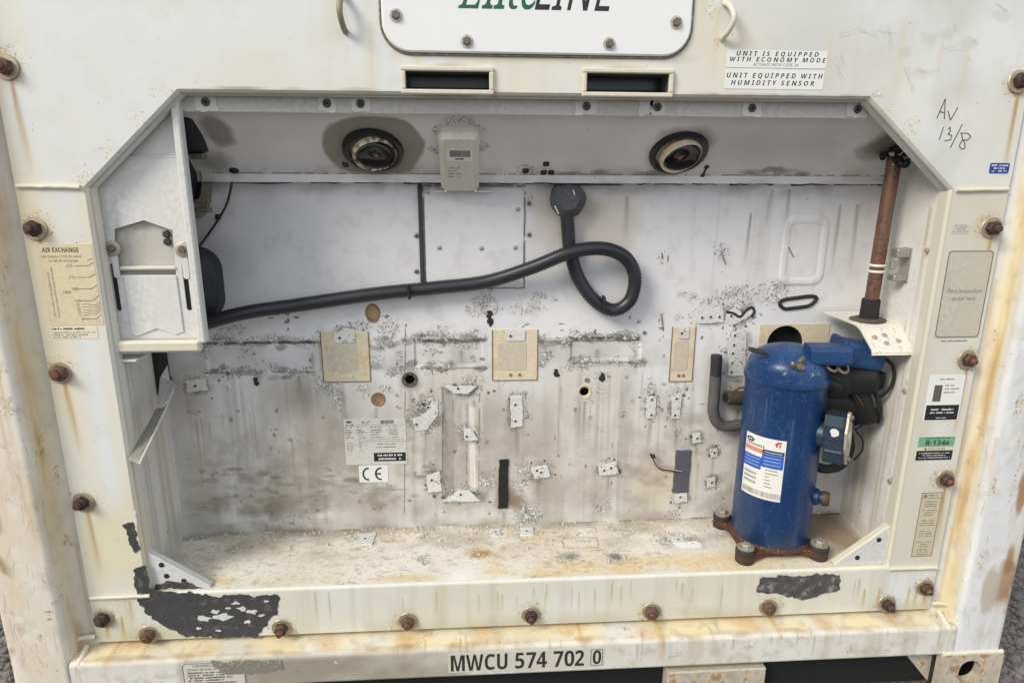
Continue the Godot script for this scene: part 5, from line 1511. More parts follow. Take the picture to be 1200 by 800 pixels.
# ---------------------------------------------------------------- lettered cover at the top
func build_cover_panel():
	var o = thing("cover_panel", "white bolted cover panel with green and black lettering at the top", "cover panel", "", Vector3(0, 1.596, 0.001))
	var mb := MB.new()
	mb.prism(MB.rrect(-0.306, 1.597, 0.306, 1.93, 0.055, 8), 0.001, 0.009, 0.003)
	part("plate", mb, mat("cover_white", [228, 229, 229], 0.42, 0, 0.03), o)
	mb = MB.new()
	var seal = []
	for p in MB.rrect(-0.309, 1.594, 0.309, 1.934, 0.058, 8): seal.append(Vector3(p.x, p.y, 0.0015))
	seal.append(seal[0])
	mb.tube(seal, 0.0022, 6, false)
	part("gasket", mb, mat("gasket_grime", [120, 110, 92], 0.7, 0, 0.3, [196, 184, 150], 0.58, 0, 7.0), o)
	for p in [Vector2(-0.278,1.662), Vector2(-0.142,1.618), Vector2(0.141,1.618), Vector2(0.274,1.659)]:
		mb = MB.new()
		mb.xf = Transform3D(basis_y(Vector3(0, 0, 1)), Vector3(p.x, p.y, 0.009))
		mb.lathe([Vector2(0.0125, 0), Vector2(0.0125, 0.0015), Vector2(0.007, 0.002)], 18)
		var w = part("washer", mb, mat("washer_clear", [196, 192, 182], 0.4, 0.3, 0.2, [120, 104, 84], 0.6, 0, 20.0), o)
		mb = MB.new()
		mb.xf = Transform3D(Basis(), Vector3(p.x, p.y, 0.0108))
		mb.prism(MB.disc(Vector2.ZERO, 0.0088, 6, -1, rng.randf()), 0, 0.006, 0.0018)
		part("bolt_head", mb, mat("bolt_steel", [120, 116, 108], 0.4, 0.6, 0.25, [90, 74, 60], 0.6, 0, 20.0), w)
	mb = MB.new()
	letters(mb, "Elite", Vector2(-0.158, 1.677), 0.092, 0.0094, {font = "Droid Serif", slant = 0.26, width = 0.148, step = 1.0})
	part("green_lettering", mb, ink("letter_green", 20, 92, 70), o)
	mb = MB.new()
	letters(mb, "LINE", Vector2(-0.009, 1.677), 0.088, 0.0094, {slant = 0.22, width = 0.146, step = 1.0})
	part("black_lettering", mb, ink("letter_black", 36, 36, 42), o)

# ---------------------------------------------------------------- fresh-air vent at the left
func build_vent():
	var o = thing("air_vent", "white sheet metal fresh air vent with slotted slide and two thumbscrews, left of the bay", "air vent", "", Vector3(-0.82, 1.0, -0.04))
	var w := mat("vent_white", [222, 222, 219], 0.5, 0, 0.1)
	var z = -0.040
	var mb := MB.new()
	mb.prism(PackedVector2Array([Vector2(-0.890, 1.380), Vector2(-0.735, 1.380), Vector2(-0.735, 1.522)]), z - 0.008, z - 0.005, 0.0008)
	part("upper_plate", mb, w, o)
	mb = MB.new()
	var win := PackedVector2Array([Vector2(-0.900,1.154), Vector2(-0.772,1.153), Vector2(-0.768,1.248), Vector2(-0.824,1.269), Vector2(-0.886,1.251)])
	var sl := MB.rrect(Vector2(-0.901,1.121).x - 0.0055, 1.075, Vector2(-0.901,1.121).x + 0.0055, 1.178, 0.005, 4)
	var sr := MB.rrect(Vector2(-0.753,1.120).x - 0.0055, 1.075, Vector2(-0.753,1.120).x + 0.0055, 1.178, 0.005, 4)
	var plate := PackedVector2Array([Vector2(-0.914, 1.012), Vector2(-0.735, 1.012), Vector2(-0.735, 1.395), Vector2(-0.872, 1.395), Vector2(-0.914, 1.352)])
	for p in cut(plate, [win, sl, sr]): mb.prism(p, z - 0.0025, z, 0.0)
	part("front_plate", mb, w, o)
	mb = MB.new()
	mb.tube([Vector3(-0.874, 1.397, z - 0.002), Vector3(-0.742, 1.397, z - 0.002)], 0.0028, 8)
	part("folded_edge", mb, w, o)
	mb = MB.new()
	mb.prism(rect(-0.912, 1.0, -0.737, 1.30), z - 0.016, z - 0.013, 0.0)
	part("inner_plate", mb, mat("vent_inner", [200, 197, 188], 0.55, 0, 0.1), o)
	mb = MB.new()   # the slide, with a peaked notch in its lower edge
	mb.prism(PackedVector2Array([Vector2(-0.881,1.151), Vector2(-0.771,1.152), Vector2(-0.770,1.028), Vector2(-0.787,1.022), Vector2(-0.825,1.036), Vector2(-0.871,1.019), Vector2(-0.881,1.025)]), z + 0.0005, z + 0.003, 0.0008)
	part("slide", mb, w, o)
	mb = MB.new()
	mb.box(Vector3(-0.828, 1.168, z - 0.004), Vector3(0.118, 0.009, 0.016), 0.003)
	part("window_sill", mb, mat("cream_trim", [224, 214, 184], 0.5, 0, 0.1), o)
	for s in [Vector2(-0.895,1.210), Vector2(-0.751,1.207)]:
		mb = MB.new()
		mb.xf = Transform3D(basis_y(Vector3(0, 0, 1)), Vector3(s.x, s.y, z))
		mb.lathe([Vector2(0.0165, 0), Vector2(0.0165, 0.003), Vector2(0.0150, 0.0042), Vector2(0.009, 0.0045)], 20)
		var kn = part("thumbscrew", mb, mat("screw_plate", [178, 172, 160], 0.45, 0.3, 0.3, [110, 100, 88], 0.58, 0, 18.0), o)
		mb = MB.new()
		mb.xf = Transform3D(Basis(), Vector3(s.x, s.y, z + 0.0045))
		mb.prism(MB.disc(Vector2.ZERO, 0.0075, 6), 0, 0.006, 0.0015)
		part("screw_head", mb, mat("bolt_steel", [120, 116, 108], 0.4, 0.6, 0.25), kn)
		mb = MB.new()
		mb.xf = Transform3D(Basis(), Vector3(s.x + 0.001, s.y - 0.033, z))
		mb.prism(MB.rrect(-0.0065, -0.030, 0.0065, 0.022, 0.006, 4), 0.0, 0.002, 0.0006)
		part("guide", mb, w, o)
	for s in [Vector2(-0.786,1.239), Vector2(-0.786,1.223)]:
		mb = MB.new()
		mb.xf = Transform3D(Basis(), Vector3(s.x, s.y, z - 0.013))
		mb.prism(MB.disc(Vector2.ZERO, 0.0085, 6, -1, 0.3), 0, 0.007, 0.002)
		part("nut", mb, mat("dark_nut", [74, 72, 68], 0.5, 0.4, 0.3), o)
	for s in [sl, sr]:
		mb = MB.new(); mb.flat(s, z - 0.006)
		part("slot", mb, ink("slot_shadow", 44, 42, 40), o)
	mb = MB.new()   # the folded edges: right flange and the ledge below
	mb.box(Vector3(-0.727, 1.262, z + 0.008), Vector3(0.016, 0.512, 0.024), 0.003)
	part("side_flange", mb, w, o)
	mb = MB.new()
	mb.box(Vector3(-0.826, 1.000, -0.026), Vector3(0.192, 0.026, 0.024), 0.005)
	part("bottom_ledge", mb, mats["cream_trim"], o)
	mb = MB.new()
	mb.prism(PackedVector2Array([Vector2(-0.872,1.163) + Vector2(0.0, -0.052), Vector2(-0.872,1.163) + Vector2(-0.010, -0.057), Vector2(-0.872,1.163) + Vector2(0.0, -0.062)]), z + 0.0004, z + 0.0008)
	part("arrow_mark", mb, ink("letter_black", 36, 36, 42), o)
	mb = MB.new()
	mb.box(Vector3(-0.895, 0.968, -0.045), Vector3(0.05, 0.005, 0.05), 0.001)
	part("lower_lip", mb, w, o)

# ---------------------------------------------------------------- stickers and plates
func sticker(called, label, category, r, z, base, group = ""):
	var o = thing(called, label, category, group, Vector3((r[0] + r[2]) / 2, r[1], z))
	var mb := MB.new()
	mb.prism(MB.rrect(r[0], r[1], r[2], r[3], 0.003, 2), z, z + 0.0006, 0.0002)
	part("backing", mb, base, o)
	return o
func print_on(o, called, m, draw, label = ""):
	var mb := MB.new()
	draw.call(mb)
	return part(called, mb, m, o, label)
func spaced(s): return " ".join(s.split(""))
func build_stickers():
	var blk = ink("print_black", 34, 33, 32)
	var grey = ink("print_grey", 92, 88, 80)
	var white = mat("sticker_white", [224, 225, 222], 0.4, 0, 0.03)
	var Z = 0.0009
	var o = sticker("notice_sticker", "white sticker reading UNIT IS EQUIPPED WITH ECONOMY MODE, above the humidity sticker", "sticker", [0.386, 1.579, 0.597, 1.612], 0.0002, white, "notices above the bay")
	print_on(o, "lettering", blk, func(mb):
		letters(mb, spaced("UNIT IS EQUIPPED"), Vector2(0.405, 1.6015), 0.0086, Z, {bold = true, slant = 0.2, width = 0.172})
		letters(mb, spaced("WITH ECONOMY MODE"), Vector2(0.391, 1.5905), 0.0086, Z, {bold = true, slant = 0.2, width = 0.202})
		letters(mb, "ACTIVATE WITH CODE 34", Vector2(0.442, 1.5825), 0.0052, Z, {width = 0.096}))
	o = sticker("notice_sticker", "white sticker reading UNIT EQUIPPED WITH HUMIDITY SENSOR, just above the bay", "sticker", [0.385, 1.538, 0.595, 1.5755], 0.0002, white, "notices above the bay")
	print_on(o, "lettering", blk, func(mb):
		letters(mb, spaced("UNIT EQUIPPED WITH"), Vector2(0.388, 1.5595), 0.0094, Z, {bold = true, slant = 0.2, width = 0.202})
		letters(mb, spaced("HUMIDITY SENSOR"), Vector2(0.399, 1.5455), 0.0094, Z, {bold = true, slant = 0.2, width = 0.176}))
	# pen writing
	var hw = thing("handwriting", "pencilled note Av 13/8 on the white panel at the upper right", "handwriting", "", Vector3(0.89, 1.44, 0))
	print_on(hw, "pen_strokes", ink("pencil", 84, 84, 84), func(mb):
		var P = [[Vector2(0.853,1.484), Vector2(0.865,1.524), Vector2(0.870,1.483)], [Vector2(0.856,1.498), Vector2(0.868,1.496)], [Vector2(0.875,1.500), Vector2(0.884,1.481), Vector2(0.896,1.507)], [Vector2(0.871,1.467), Vector2(0.866,1.441)], [Vector2(0.882,1.462), Vector2(0.886,1.467), Vector2(0.888,1.458), Vector2(0.883,1.453), Vector2(0.893,1.450), Vector2(0.891,1.441), Vector2(0.878,1.439)], [Vector2(0.912,1.473), Vector2(0.894,1.425)], [Vector2(0.910,1.455), Vector2(0.927,1.455), Vector2(0.936,1.448), Vector2(0.930,1.441), Vector2(0.918,1.441), Vector2(0.913,1.429), Vector2(0.920,1.422), Vector2(0.927,1.424), Vector2(0.925,1.434), Vector2(0.918,1.443), Vector2(0.914,1.453)]]
		for s in P: stroke(mb, s, 0.0021, 0.0004))
	o = sticker("warning_sticker", "tiny blue sticker with white print at the right edge beside the post", "sticker", [0.991, 1.372, 1.036, 1.394], 0.0002, mat("sticker_blue", [34, 62, 140], 0.45, 0, 0.06))
	print_on(o, "print", white, func(mb): fine_print(mb, 0.994, 1.374, 1.033, 1.392, 3, Z, 0.55, true))
	o = sticker("faded_sticker", "tiny faded grey text label under the upper right bead", "sticker", [0.928, 1.242, 0.970, 1.265], 0.0002, mat("sticker_grey", [196, 194, 184], 0.5, 0, 0.05))
	print_on(o, "print", grey, func(mb): fine_print(mb, 0.931, 1.244, 0.967, 1.263, 4, Z, 0.4, true))
	o = sticker("temperature_sticker", "clear rounded outline panel for a temperature sticker on the right flange", "sticker", [0.930, 1.003, 1.038, 1.205], 0.0002, mat("sticker_clear", [200, 195, 178], 0.4, 0, 0.1))
	print_on(o, "outline", ink("print_grey", 92, 88, 80), func(mb):
		var q = []
		for p in MB.rrect(0.932, 1.005, 1.036, 1.203, 0.008, 4): q.append(p)
		q.append(q[0]); stroke(mb, q, 0.002, Z))
	print_on(o, "lettering", grey, func(mb):
		letters(mb, "Place temperature", Vector2(0.943, 1.108), 0.0095, Z, {slant = 0.15, width = 0.082})
		letters(mb, "sticker here", Vector2(0.956, 1.091), 0.0085, Z, {slant = 0.15, width = 0.056}))
	print_on(o, "footnote", grey, func(mb): fine_print(mb, 0.936, 0.992, 1.025, 1.0, 1, 0.0004, 0.4, true))
	o = sticker("data_sticker", "white data sticker with black foot on the right flange, below the bolt", "sticker", [0.937, 0.797, 1.025, 0.913], 0.0002, white)
	print_on(o, "black_field", mat("sticker_black", [36, 38, 44], 0.4), func(mb): mb.prism(MB.rrect(0.940, 0.800, 1.022, 0.838, 0.002, 2), 0.0008, 0.0010, 0.0))
	print_on(o, "print", grey, func(mb):
		fine_print(mb, 0.958, 0.899, 1.004, 0.906, 1, Z, 0.5, true)
		bar(mb, 0.952, 0.847, 0.972, 0.888, Z)
		fine_print(mb, 0.978, 0.866, 1.018, 0.892, 3, Z, 0.4))
	print_on(o, "white_print", white, func(mb): fine_print(mb, 0.946, 0.815, 1.016, 0.831, 2, 0.0012, 0.5, true); fine_print(mb, 0.968, 0.803, 0.994, 0.809, 1, 0.0012, 0.4, true))
	o = sticker("refrigerant_sticker", "green and black R-134a caution sticker on the right flange", "sticker", [0.934, 0.695, 1.028, 0.758], 0.0002, mat("sticker_cream", [206, 204, 176], 0.45, 0, 0.05))
	print_on(o, "green_field", mat("sticker_green", [112, 166, 134], 0.45, 0, 0.05), func(mb): bar(mb, 0.935, 0.731, 1.027, 0.757, 0.00085))
	print_on(o, "black_field", mats["sticker_black"], func(mb): bar(mb, 0.935, 0.696, 1.027, 0.721, 0.00085))
	print_on(o, "lettering", blk, func(mb):
		letters(mb, "R-134a", Vector2(0.955, 0.735), 0.0130, 0.0011, {bold = true, width = 0.058})
		fine_print(mb, 0.945, 0.7505, 1.02, 0.7555, 1, 0.0011, 0.5, true)
		letters(mb, "CAUTION", Vector2(0.963, 0.7225), 0.0062, Z, {width = 0.042})
		mb.tri(Vector3(0.953, 0.7225, Z), Vector3(0.960, 0.7225, Z), Vector3(0.9565, 0.7295, Z), Vector3(0, 0, 1), Vector3(0, 0, 1), Vector3(0, 0, 1)))
	print_on(o, "white_print", white, func(mb): fine_print(mb, 0.938, 0.700, 1.024, 0.718, 3, 0.0011, 0.4, true))
	o = sticker("warning_sticker", "tall narrow beige warning label low on the right flange", "sticker", [0.967, 0.430, 1.023, 0.610], 0.0002, mat("sticker_beige", [192, 184, 160], 0.45, 0, 0.05))
	print_on(o, "outline", grey, func(mb):
		stroke(mb, [Vector2(0.969, 0.432), Vector2(1.021, 0.432), Vector2(1.021, 0.608), Vector2(0.969, 0.608), Vector2(0.969, 0.432)], 0.0015, Z)
		stroke(mb, [Vector2(0.969, 0.594), Vector2(1.021, 0.594)], 0.0013, Z))
	print_on(o, "print", grey, func(mb):
		mb.tri(Vector3(0.973, 0.597, Z), Vector3(0.983, 0.597, Z), Vector3(0.978, 0.606, Z), Vector3(0, 0, 1), Vector3(0, 0, 1), Vector3(0, 0, 1))
		fine_print(mb, 0.986, 0.598, 1.015, 0.605, 1, Z, 0.5)
		for y in [0.580, 0.556, 0.528, 0.498, 0.468, 0.446]: fine_print(mb, 0.975, y - 0.012, 1.016, y + 0.008, 3, Z, 0.42, true))
	# scale of the fresh-air vent
	var yel = mat("sticker_yellowed", [224, 212, 178], 0.45, 0, 0.1)
	o = sticker("air_exchange_scale", "yellowed AIR EXCHANGE scale sticker on the left flange beside the vent", "sticker", [-1.024, 1.053, -0.915, 1.224], 0.0002, yel)
	print_on(o, "lettering", blk, func(mb):
		letters(mb, "AIR EXCHANGE", Vector2(-1.014, 1.207), 0.0095, Z, {bold = true, width = 0.072})
		letters(mb, "use display CODE 45 value", Vector2(-1.017, 1.196), 0.0052, Z, {width = 0.078})
		letters(mb, "to set air exchange", Vector2(-1.004, 1.1875), 0.0052, Z, {width = 0.058})
		letters(mb, "225", Vector2(-0.972, 1.176), 0.0062, Z); letters(mb, "215", Vector2(-0.970, 1.152), 0.0062, Z); letters(mb, "180", Vector2(-0.968, 1.128), 0.0062, Z)
		letters(mb, "CMH", Vector2(-0.987, 1.121), 0.006, Z); letters(mb, "100", Vector2(-0.966, 1.103), 0.0058, Z); letters(mb, "0", Vector2(-0.957, 1.064), 0.0058, Z)
		for i in 5: letters(mb, ["80", "60", "40", "30", "20"][i], Vector2(-0.963, 1.0965 - i * 0.0058), 0.0042, Z)
		letters(mb, "CMH values are for guidance only.", Vector2(-1.008, 1.072), 0.0046, Z, {turn = PI / 2, width = 0.094})
		letters(mb, "Economy mode airflow values will be less", Vector2(-1.000, 1.072), 0.0046, Z, {turn = PI / 2, width = 0.104}))
	print_on(o, "scale_lines", blk, func(mb):
		for l in [[1.179, 1.186], [1.155, 1.162], [1.131, 1.139], [1.106, 1.117], [1.067, 1.077]]: stroke(mb, [Vector2(-0.955, l[0]), Vector2(-0.928, l[0]), Vector2(-0.916, l[1])], 0.0011, Z)
		for i in 5: stroke(mb, [Vector2(-0.953, 1.0985 - i * 0.0058), Vector2(-0.938 - i * 0.001, 1.0985 - i * 0.0058), Vector2(-0.937 - i * 0.001, 1.0965 - i * 0.0048), Vector2(-0.926, 1.0965 - i * 0.0048), Vector2(-0.916, 1.105 - i * 0.0045)], 0.0008, Z)
		stroke(mb, [Vector2(-0.928, 1.190), Vector2(-0.917, 1.194)], 0.001, Z))
	o = sticker("text_sticker", "cream fine print sticker directly under the AIR EXCHANGE scale", "sticker", [-1.026, 1.024, -0.930, 1.0505], 0.0002, mat("sticker_cream2", [222, 214, 188], 0.45, 0, 0.05))
	print_on(o, "print", blk, func(mb):
		fine_print(mb, -1.022, 1.0425, -0.950, 1.049, 1, Z, 0.7)
		fine_print(mb, -1.022, 1.026, -0.934, 1.041, 3, Z, 0.45))
	# plates on the back wall
	var zb = BACK_Z + 0.0004
	o = sticker("data_plate", "white printed data plate on the back wall above the CE mark", "data plate", [-0.484, 0.597, -0.319, 0.730], zb, mat("plate_white", [220, 219, 213], 0.4, 0.05, 0.1))
	var zp = zb + 0.0009
	print_on(o, "print", grey, func(mb):
		mb.flat(MB.disc(Vector2(-0.470, 0.7215), 0.008, 16, 0.0036), zp)
		fine_print(mb, -0.482, 0.708, -0.453, 0.716, 1, zp, 0.6)
		fine_print(mb, -0.437, 0.7145, -0.405, 0.7245, 2, zp, 0.5)
		bars_code(mb, -0.386, 0.715, -0.350, 0.725, zp)
		for y in [0.711, 0.670, 0.664]: bar(mb, -0.452, y, -0.325, y + 0.0008, zp)
		for y in [0.706, 0.698, 0.692, 0.685, 0.677]:
			fine_print(mb, -0.482, y - 0.003, -0.458, y + 0.003, 1, zp, 0.55)
			fine_print(mb, -0.450, y - 0.003, -0.425, y + 0.003, 1, zp, 0.55)
			fine_print(mb, -0.415, y - 0.003, -0.375, y + 0.003, 1, zp, 0.45)
			fine_print(mb, -0.365, y - 0.003, -0.33, y + 0.003, 1, zp, 0.45)
		for y in [0.660, 0.652, 0.645, 0.637]:
			fine_print(mb, -0.478, y - 0.003, -0.458, y + 0.003, 1, zp, 0.5); fine_print(mb, -0.446, y - 0.003, -0.436, y + 0.003, 1, zp, 0.5)
		for y in [0.657, 0.648]: fine_print(mb, -0.41, y - 0.003, -0.335, y + 0.003, 1, zp, 0.45, true))
	print_on(o, "black_field", mats["sticker_black"], func(mb): bar(mb, -0.408, 0.606, -0.322, 0.631, zp))
	print_on(o, "white_print", white, func(mb): fine_print(mb, -0.404, 0.608, -0.326, 0.629, 2, zp + 0.0003, 0.55, true))
	o = sticker("ce_sticker", "small white sticker with a black CE mark under the data plate", "sticker", [-0.451, 0.544, -0.372, 0.5945], zb, white)
	print_on(o, "mark", blk, func(mb):
		for e in [[-0.426, false], [-0.392, true]]:
			var q = []
			for i in 15:
				var a = deg_to_rad(80 + 200.0 * i / 14.0)
				q.append(Vector2(e[0] + cos(a) * 0.0135, 0.569 + sin(a) * 0.0170))
			stroke(mb, q, 0.0048, zp)
			if e[1]: stroke(mb, [Vector2(e[0] - 0.013, 0.569), Vector2(e[0] + 0.001, 0.569)], 0.0045, zp))
	# writing on the bottom rail
	var zr = 0.0518
	o = sticker("container_number_plate", "pale plate with the black number MWCU 574 702 0 on the bottom rail", "number plate", [-0.205, 0.188, 0.178, 0.2435], zr, mat("plate_cream", [213, 210, 198], 0.45, 0, 0.1))
	var zq = zr + 0.0009
	print_on(o, "lettering", ink("number_black", 48, 46, 46), func(mb):
		letters(mb, "MWCU", Vector2(-0.199, 0.1925), 0.0455, zq, {width = 0.138, bold = true, step = 1.0})
		letters(mb, "574", Vector2(-0.042, 0.1925), 0.0455, zq, {width = 0.078, bold = true, step = 1.0})
		letters(mb, "702", Vector2(0.052, 0.1925), 0.0455, zq, {width = 0.076, bold = true, step = 1.0})
		letters(mb, "0", Vector2(0.1495, 0.1955), 0.040, zq, {width = 0.021, bold = true, step = 1.0})
		stroke(mb, [Vector2(0.145, 0.192), Vector2(0.1735, 0.192), Vector2(0.1735, 0.2375), Vector2(0.145, 0.2375), Vector2(0.145, 0.192)], 0.0014, zq))
	o = sticker("container_data_sticker", "pale worn CONTAINER DESIGN DATA sticker at the left end of the bottom rail", "sticker", [-0.830, 0.176, -0.687, 0.247], zr, mats["plate_cream"])
	print_on(o, "lettering", grey, func(mb):
		letters(mb, "CONTAINER DESIGN DATA", Vector2(-0.806, 0.2365), 0.0058, zq, {width = 0.092})
		letters(mb, "DESIGN RATING: AS REFRIGERATED", Vector2(-0.819, 0.2265), 0.005, zq, {width = 0.122})
		fine_print(mb, -0.819, 0.180, -0.697, 0.2235, 6, zq, 0.62))
	print_on(o, "outline", grey, func(mb):
		var q = []
		for p in MB.rrect(-0.8285, 0.1775, -0.6885, 0.2455, 0.008, 4): q.append(p + Vector2(rng.randf_range(-0.0006, 0.0006), rng.randf_range(-0.0006, 0.0006)))
		q.append(q[0]); stroke(mb, q, 0.0015, zq))

# ---------------------------------------------------------------- what is left behind the vent
func build_left_machinery():
	var o = thing("fan_motor", "black fan motor with a worn tan rim half hidden behind the vent", "motor", "", Vector3(-0.79, 1.45, -0.17))
	var blk := mat("motor_black", [26, 28, 34], 0.55, 0.1, 0.3, [64, 64, 66], 0.68, 0, 9.0)
	var mb := MB.new()
	mb.xf = Transform3D(basis_y(Vector3(1, 0, 0), Vector3.UP), Vector3(-0.795, 1.468, -0.145))
	mb.lathe([Vector2(0, -0.08), Vector2(0.056, -0.08), Vector2(0.062, -0.074), Vector2(0.062, 0.064), Vector2(0.057, 0.074), Vector2(0.03, 0.078), Vector2(0.0, 0.078)], 24)
	part("body", mb, blk, o)
	mb = MB.new()
	mb.xf = Transform3D(basis_y(Vector3(1, 0, 0), Vector3.UP), Vector3(-0.785, 1.352, -0.165))
	mb.lathe([Vector2(0.05, 0.0), Vector2(0.084, 0.0), Vector2(0.088, 0.004), Vector2(0.088, 0.024), Vector2(0.084, 0.030), Vector2(0.070, 0.031), Vector2(0.066, 0.020), Vector2(0.05, 0.020)], 32)
	part("rim", mb, mat("worn_tan", [120, 112, 98], 0.6, 0.1, 0.35, [62, 56, 50], 0.58, 0.1, 9.0), o)
	mb = MB.new()
	mb.xf = Transform3D(basis_y(Vector3(1, 0, 0), Vector3.UP), Vector3(-0.80, 1.352, -0.165))
	mb.lathe([Vector2(0, 0.0), Vector2(0.06, 0.0), Vector2(0.06, 0.024), Vector2(0, 0.028)], 24)
	part("hub", mb, blk, o)
	mb = MB.new()
	mb.tube(smooth_path([Vector3(-0.735, 1.49, -0.14), Vector3(-0.712, 1.455, -0.15), Vector3(-0.700, 1.415, -0.175), Vector3(-0.700, 1.40, -0.19)], 5), [0.010, 0.0095, 0.009, 0.009, 0.009, 0.009, 0.009, 0.009, 0.010, 0.011, 0.012, 0.012, 0.010, 0.008, 0.007, 0.006], 9)
	part("arm", mb, blk, o)
	for y in [1.305, 1.285, 1.40]:
		mb = MB.new()
		mb.box(Vector3(-0.735, y, -0.135), Vector3(0.03, 0.010, 0.02), 0.002)
		part("clip", mb, mats["worn_tan"], o)
	mb = MB.new()   # what it hangs from
	mb.box(Vector3(-0.83, 1.50, -0.13), Vector3(0.10, 0.03, 0.12), 0.004)
	part("bracket", mb, blk, o)
	o = thing("duct_elbow", "rounded black plastic duct elbow on the back wall beside the vent, at the hose end", "duct", "", Vector3(-0.8, 1.02, -0.24))
	mb = MB.new()
	var prof = MB.rrect(-0.89, 1.01, -0.757, 1.190, 0.055, 8)
	mb.prism(prof, BACK_Z + 0.0005, BACK_Z + 0.072, 0.022, true)
	part("cover", mb, mat("duct_black", [38, 40, 46], 0.55, 0, 0.25, [58, 60, 66], 0.62, 0, 5.0), o)
	mb = MB.new()
	mb.tube(smooth_path([Vector3(-0.83, 1.14, BACK_Z + 0.074), Vector3(-0.81, 1.10, BACK_Z + 0.074), Vector3(-0.792, 1.07, BACK_Z + 0.072), Vector3(-0.786, 1.05, BACK_Z + 0.070)], 5), 0.004, 7)
	part("lead", mb, ink("rubber", 30, 30, 32, 0.75), o)
	# thin lead hanging from a plug on the slope
	o = thing("thin_lead", "thin dark red wire hanging from a black plug beside the fan motor", "wire", "", Vector3(-0.7, 1.2, -0.25))
	mb = MB.new()
	mb.tube(smooth_path([Vector3(-0.697,1.371,-0.235), Vector3(-0.705,1.328,-0.228), Vector3(-0.725,1.288,-0.240), Vector3(-0.758,1.245,-0.250), Vector3(-0.786,1.210,-0.250), Vector3(-0.807,1.182,-0.240)], 7), 0.0028, 7)
	part("wire", mb, mat("wire_red", [72, 34, 36], 0.6, 0, 0.3, [34, 32, 34], 0.55, 0, 12.0), o)
	mb = MB.new()
	mb.xf = Transform3D(Basis(), Vector3(-0.748,1.263,-0.247)); mb.box(Vector3.ZERO, Vector3(0.013, 0.013, 0.011), 0.003)
	part("clip", mb, blk, o)
	mb = MB.new()
	mb.xf = slope_frame(Vector2(-0.686,0.014)); mb.prism(MB.disc(Vector2.ZERO, 0.011, 12, 0.008), 0, 0.006, 0.002, true)
	part("plug", mb, blk, o)
	# bent strip left on the side wall
	o = thing("bent_strip", "bent white sheet metal strip slanting across the left side wall below the vent", "metal strip", "", Vector3(-0.9, 0.72, -0.12))
	var w := mat("strip_metal", [160, 157, 150], 0.35, 0.45, 0.12, [104, 100, 94], 0.6, 0.03, 5.0)
	mb = MB.new()
	var a = Vector3(-0.905,0.748,0.006); var b = Vector3(-0.900,0.820,-0.152); var c = Vector3(-0.868,0.748,0.033); var d = Vector3(-0.868,0.850,-0.165)
	sheet_strip(mb, a, b, d, c, 0.002)
	part("web", mb, w, o)
	mb = MB.new()
	mb.tube([c, c.lerp(d, 0.5) + Vector3(0.0015, 0, 0), d], 0.0024, 7)
	part("folded_edge", mb, mats["bay_white"], o)
	mb = MB.new()
	var e = [Vector3(-0.893,0.820,-0.127), Vector3(-0.892,0.886,-0.161), Vector3(-0.888,0.907,-0.195), Vector3(-0.870,0.878,-0.159), Vector3(-0.862,0.863,-0.164), Vector3(-0.862,0.837,-0.115), Vector3(-0.874,0.825,-0.112)]
	sheet_strip(mb, e[0], e[1], e[3], e[6], 0.002); sheet_strip(mb, e[1], e[2], e[2] * 0.5 + e[3] * 0.5, e[3], 0.002); sheet_strip(mb, e[6], e[3], e[4], e[5], 0.002)
	part("torn_tab", mb, mats["bay_white"], o)
	mb = MB.new()
	mb.box(Vector3(-0.922, 0.90, -0.235), Vector3(0.016, 0.16, 0.05), 0.004)
	part("dark_backing", mb, ink("rubber", 30, 30, 32, 0.75), o)
	o = thing("angle_clip", "small folded metal clip on the left side wall just above the mastic", "clip", "", Vector3(-0.918,0.595,-0.029))
	mb = MB.new()
	mb.xf = Transform3D(Basis(Vector3.UP, PI / 2), Vector3(-0.912,0.599,-0.021))
	mb.prism(MB.rrect(-0.022, -0.020, 0.022, 0.020, 0.006, 3), -0.002, 0.003, 0.001)
	part("plate", mb, mats["galv_white"], o)
	mb = MB.new()
	mb.xf = Transform3D(Basis(Vector3.UP, PI / 2), Vector3(-0.909,0.602,-0.020)); mb.ring_z(0.004, 0.004, 0.003)
	part("rivet_rim", mb, mats["rough_grommet"], o)
func sheet_strip(mb, a, b, c, d, t):   # a bent piece of sheet: four corners and a thickness
	var n = (b - a).cross(d - a).normalized() * t * 0.5
	mb.quad(a + n, b + n, c + n, d + n); mb.quad(a - n, b - n, c - n, d - n)
	for e in [[a, b], [b, c], [c, d], [d, a]]: mb.quad(e[0] + n, e[1] + n, e[1] - n, e[0] - n)

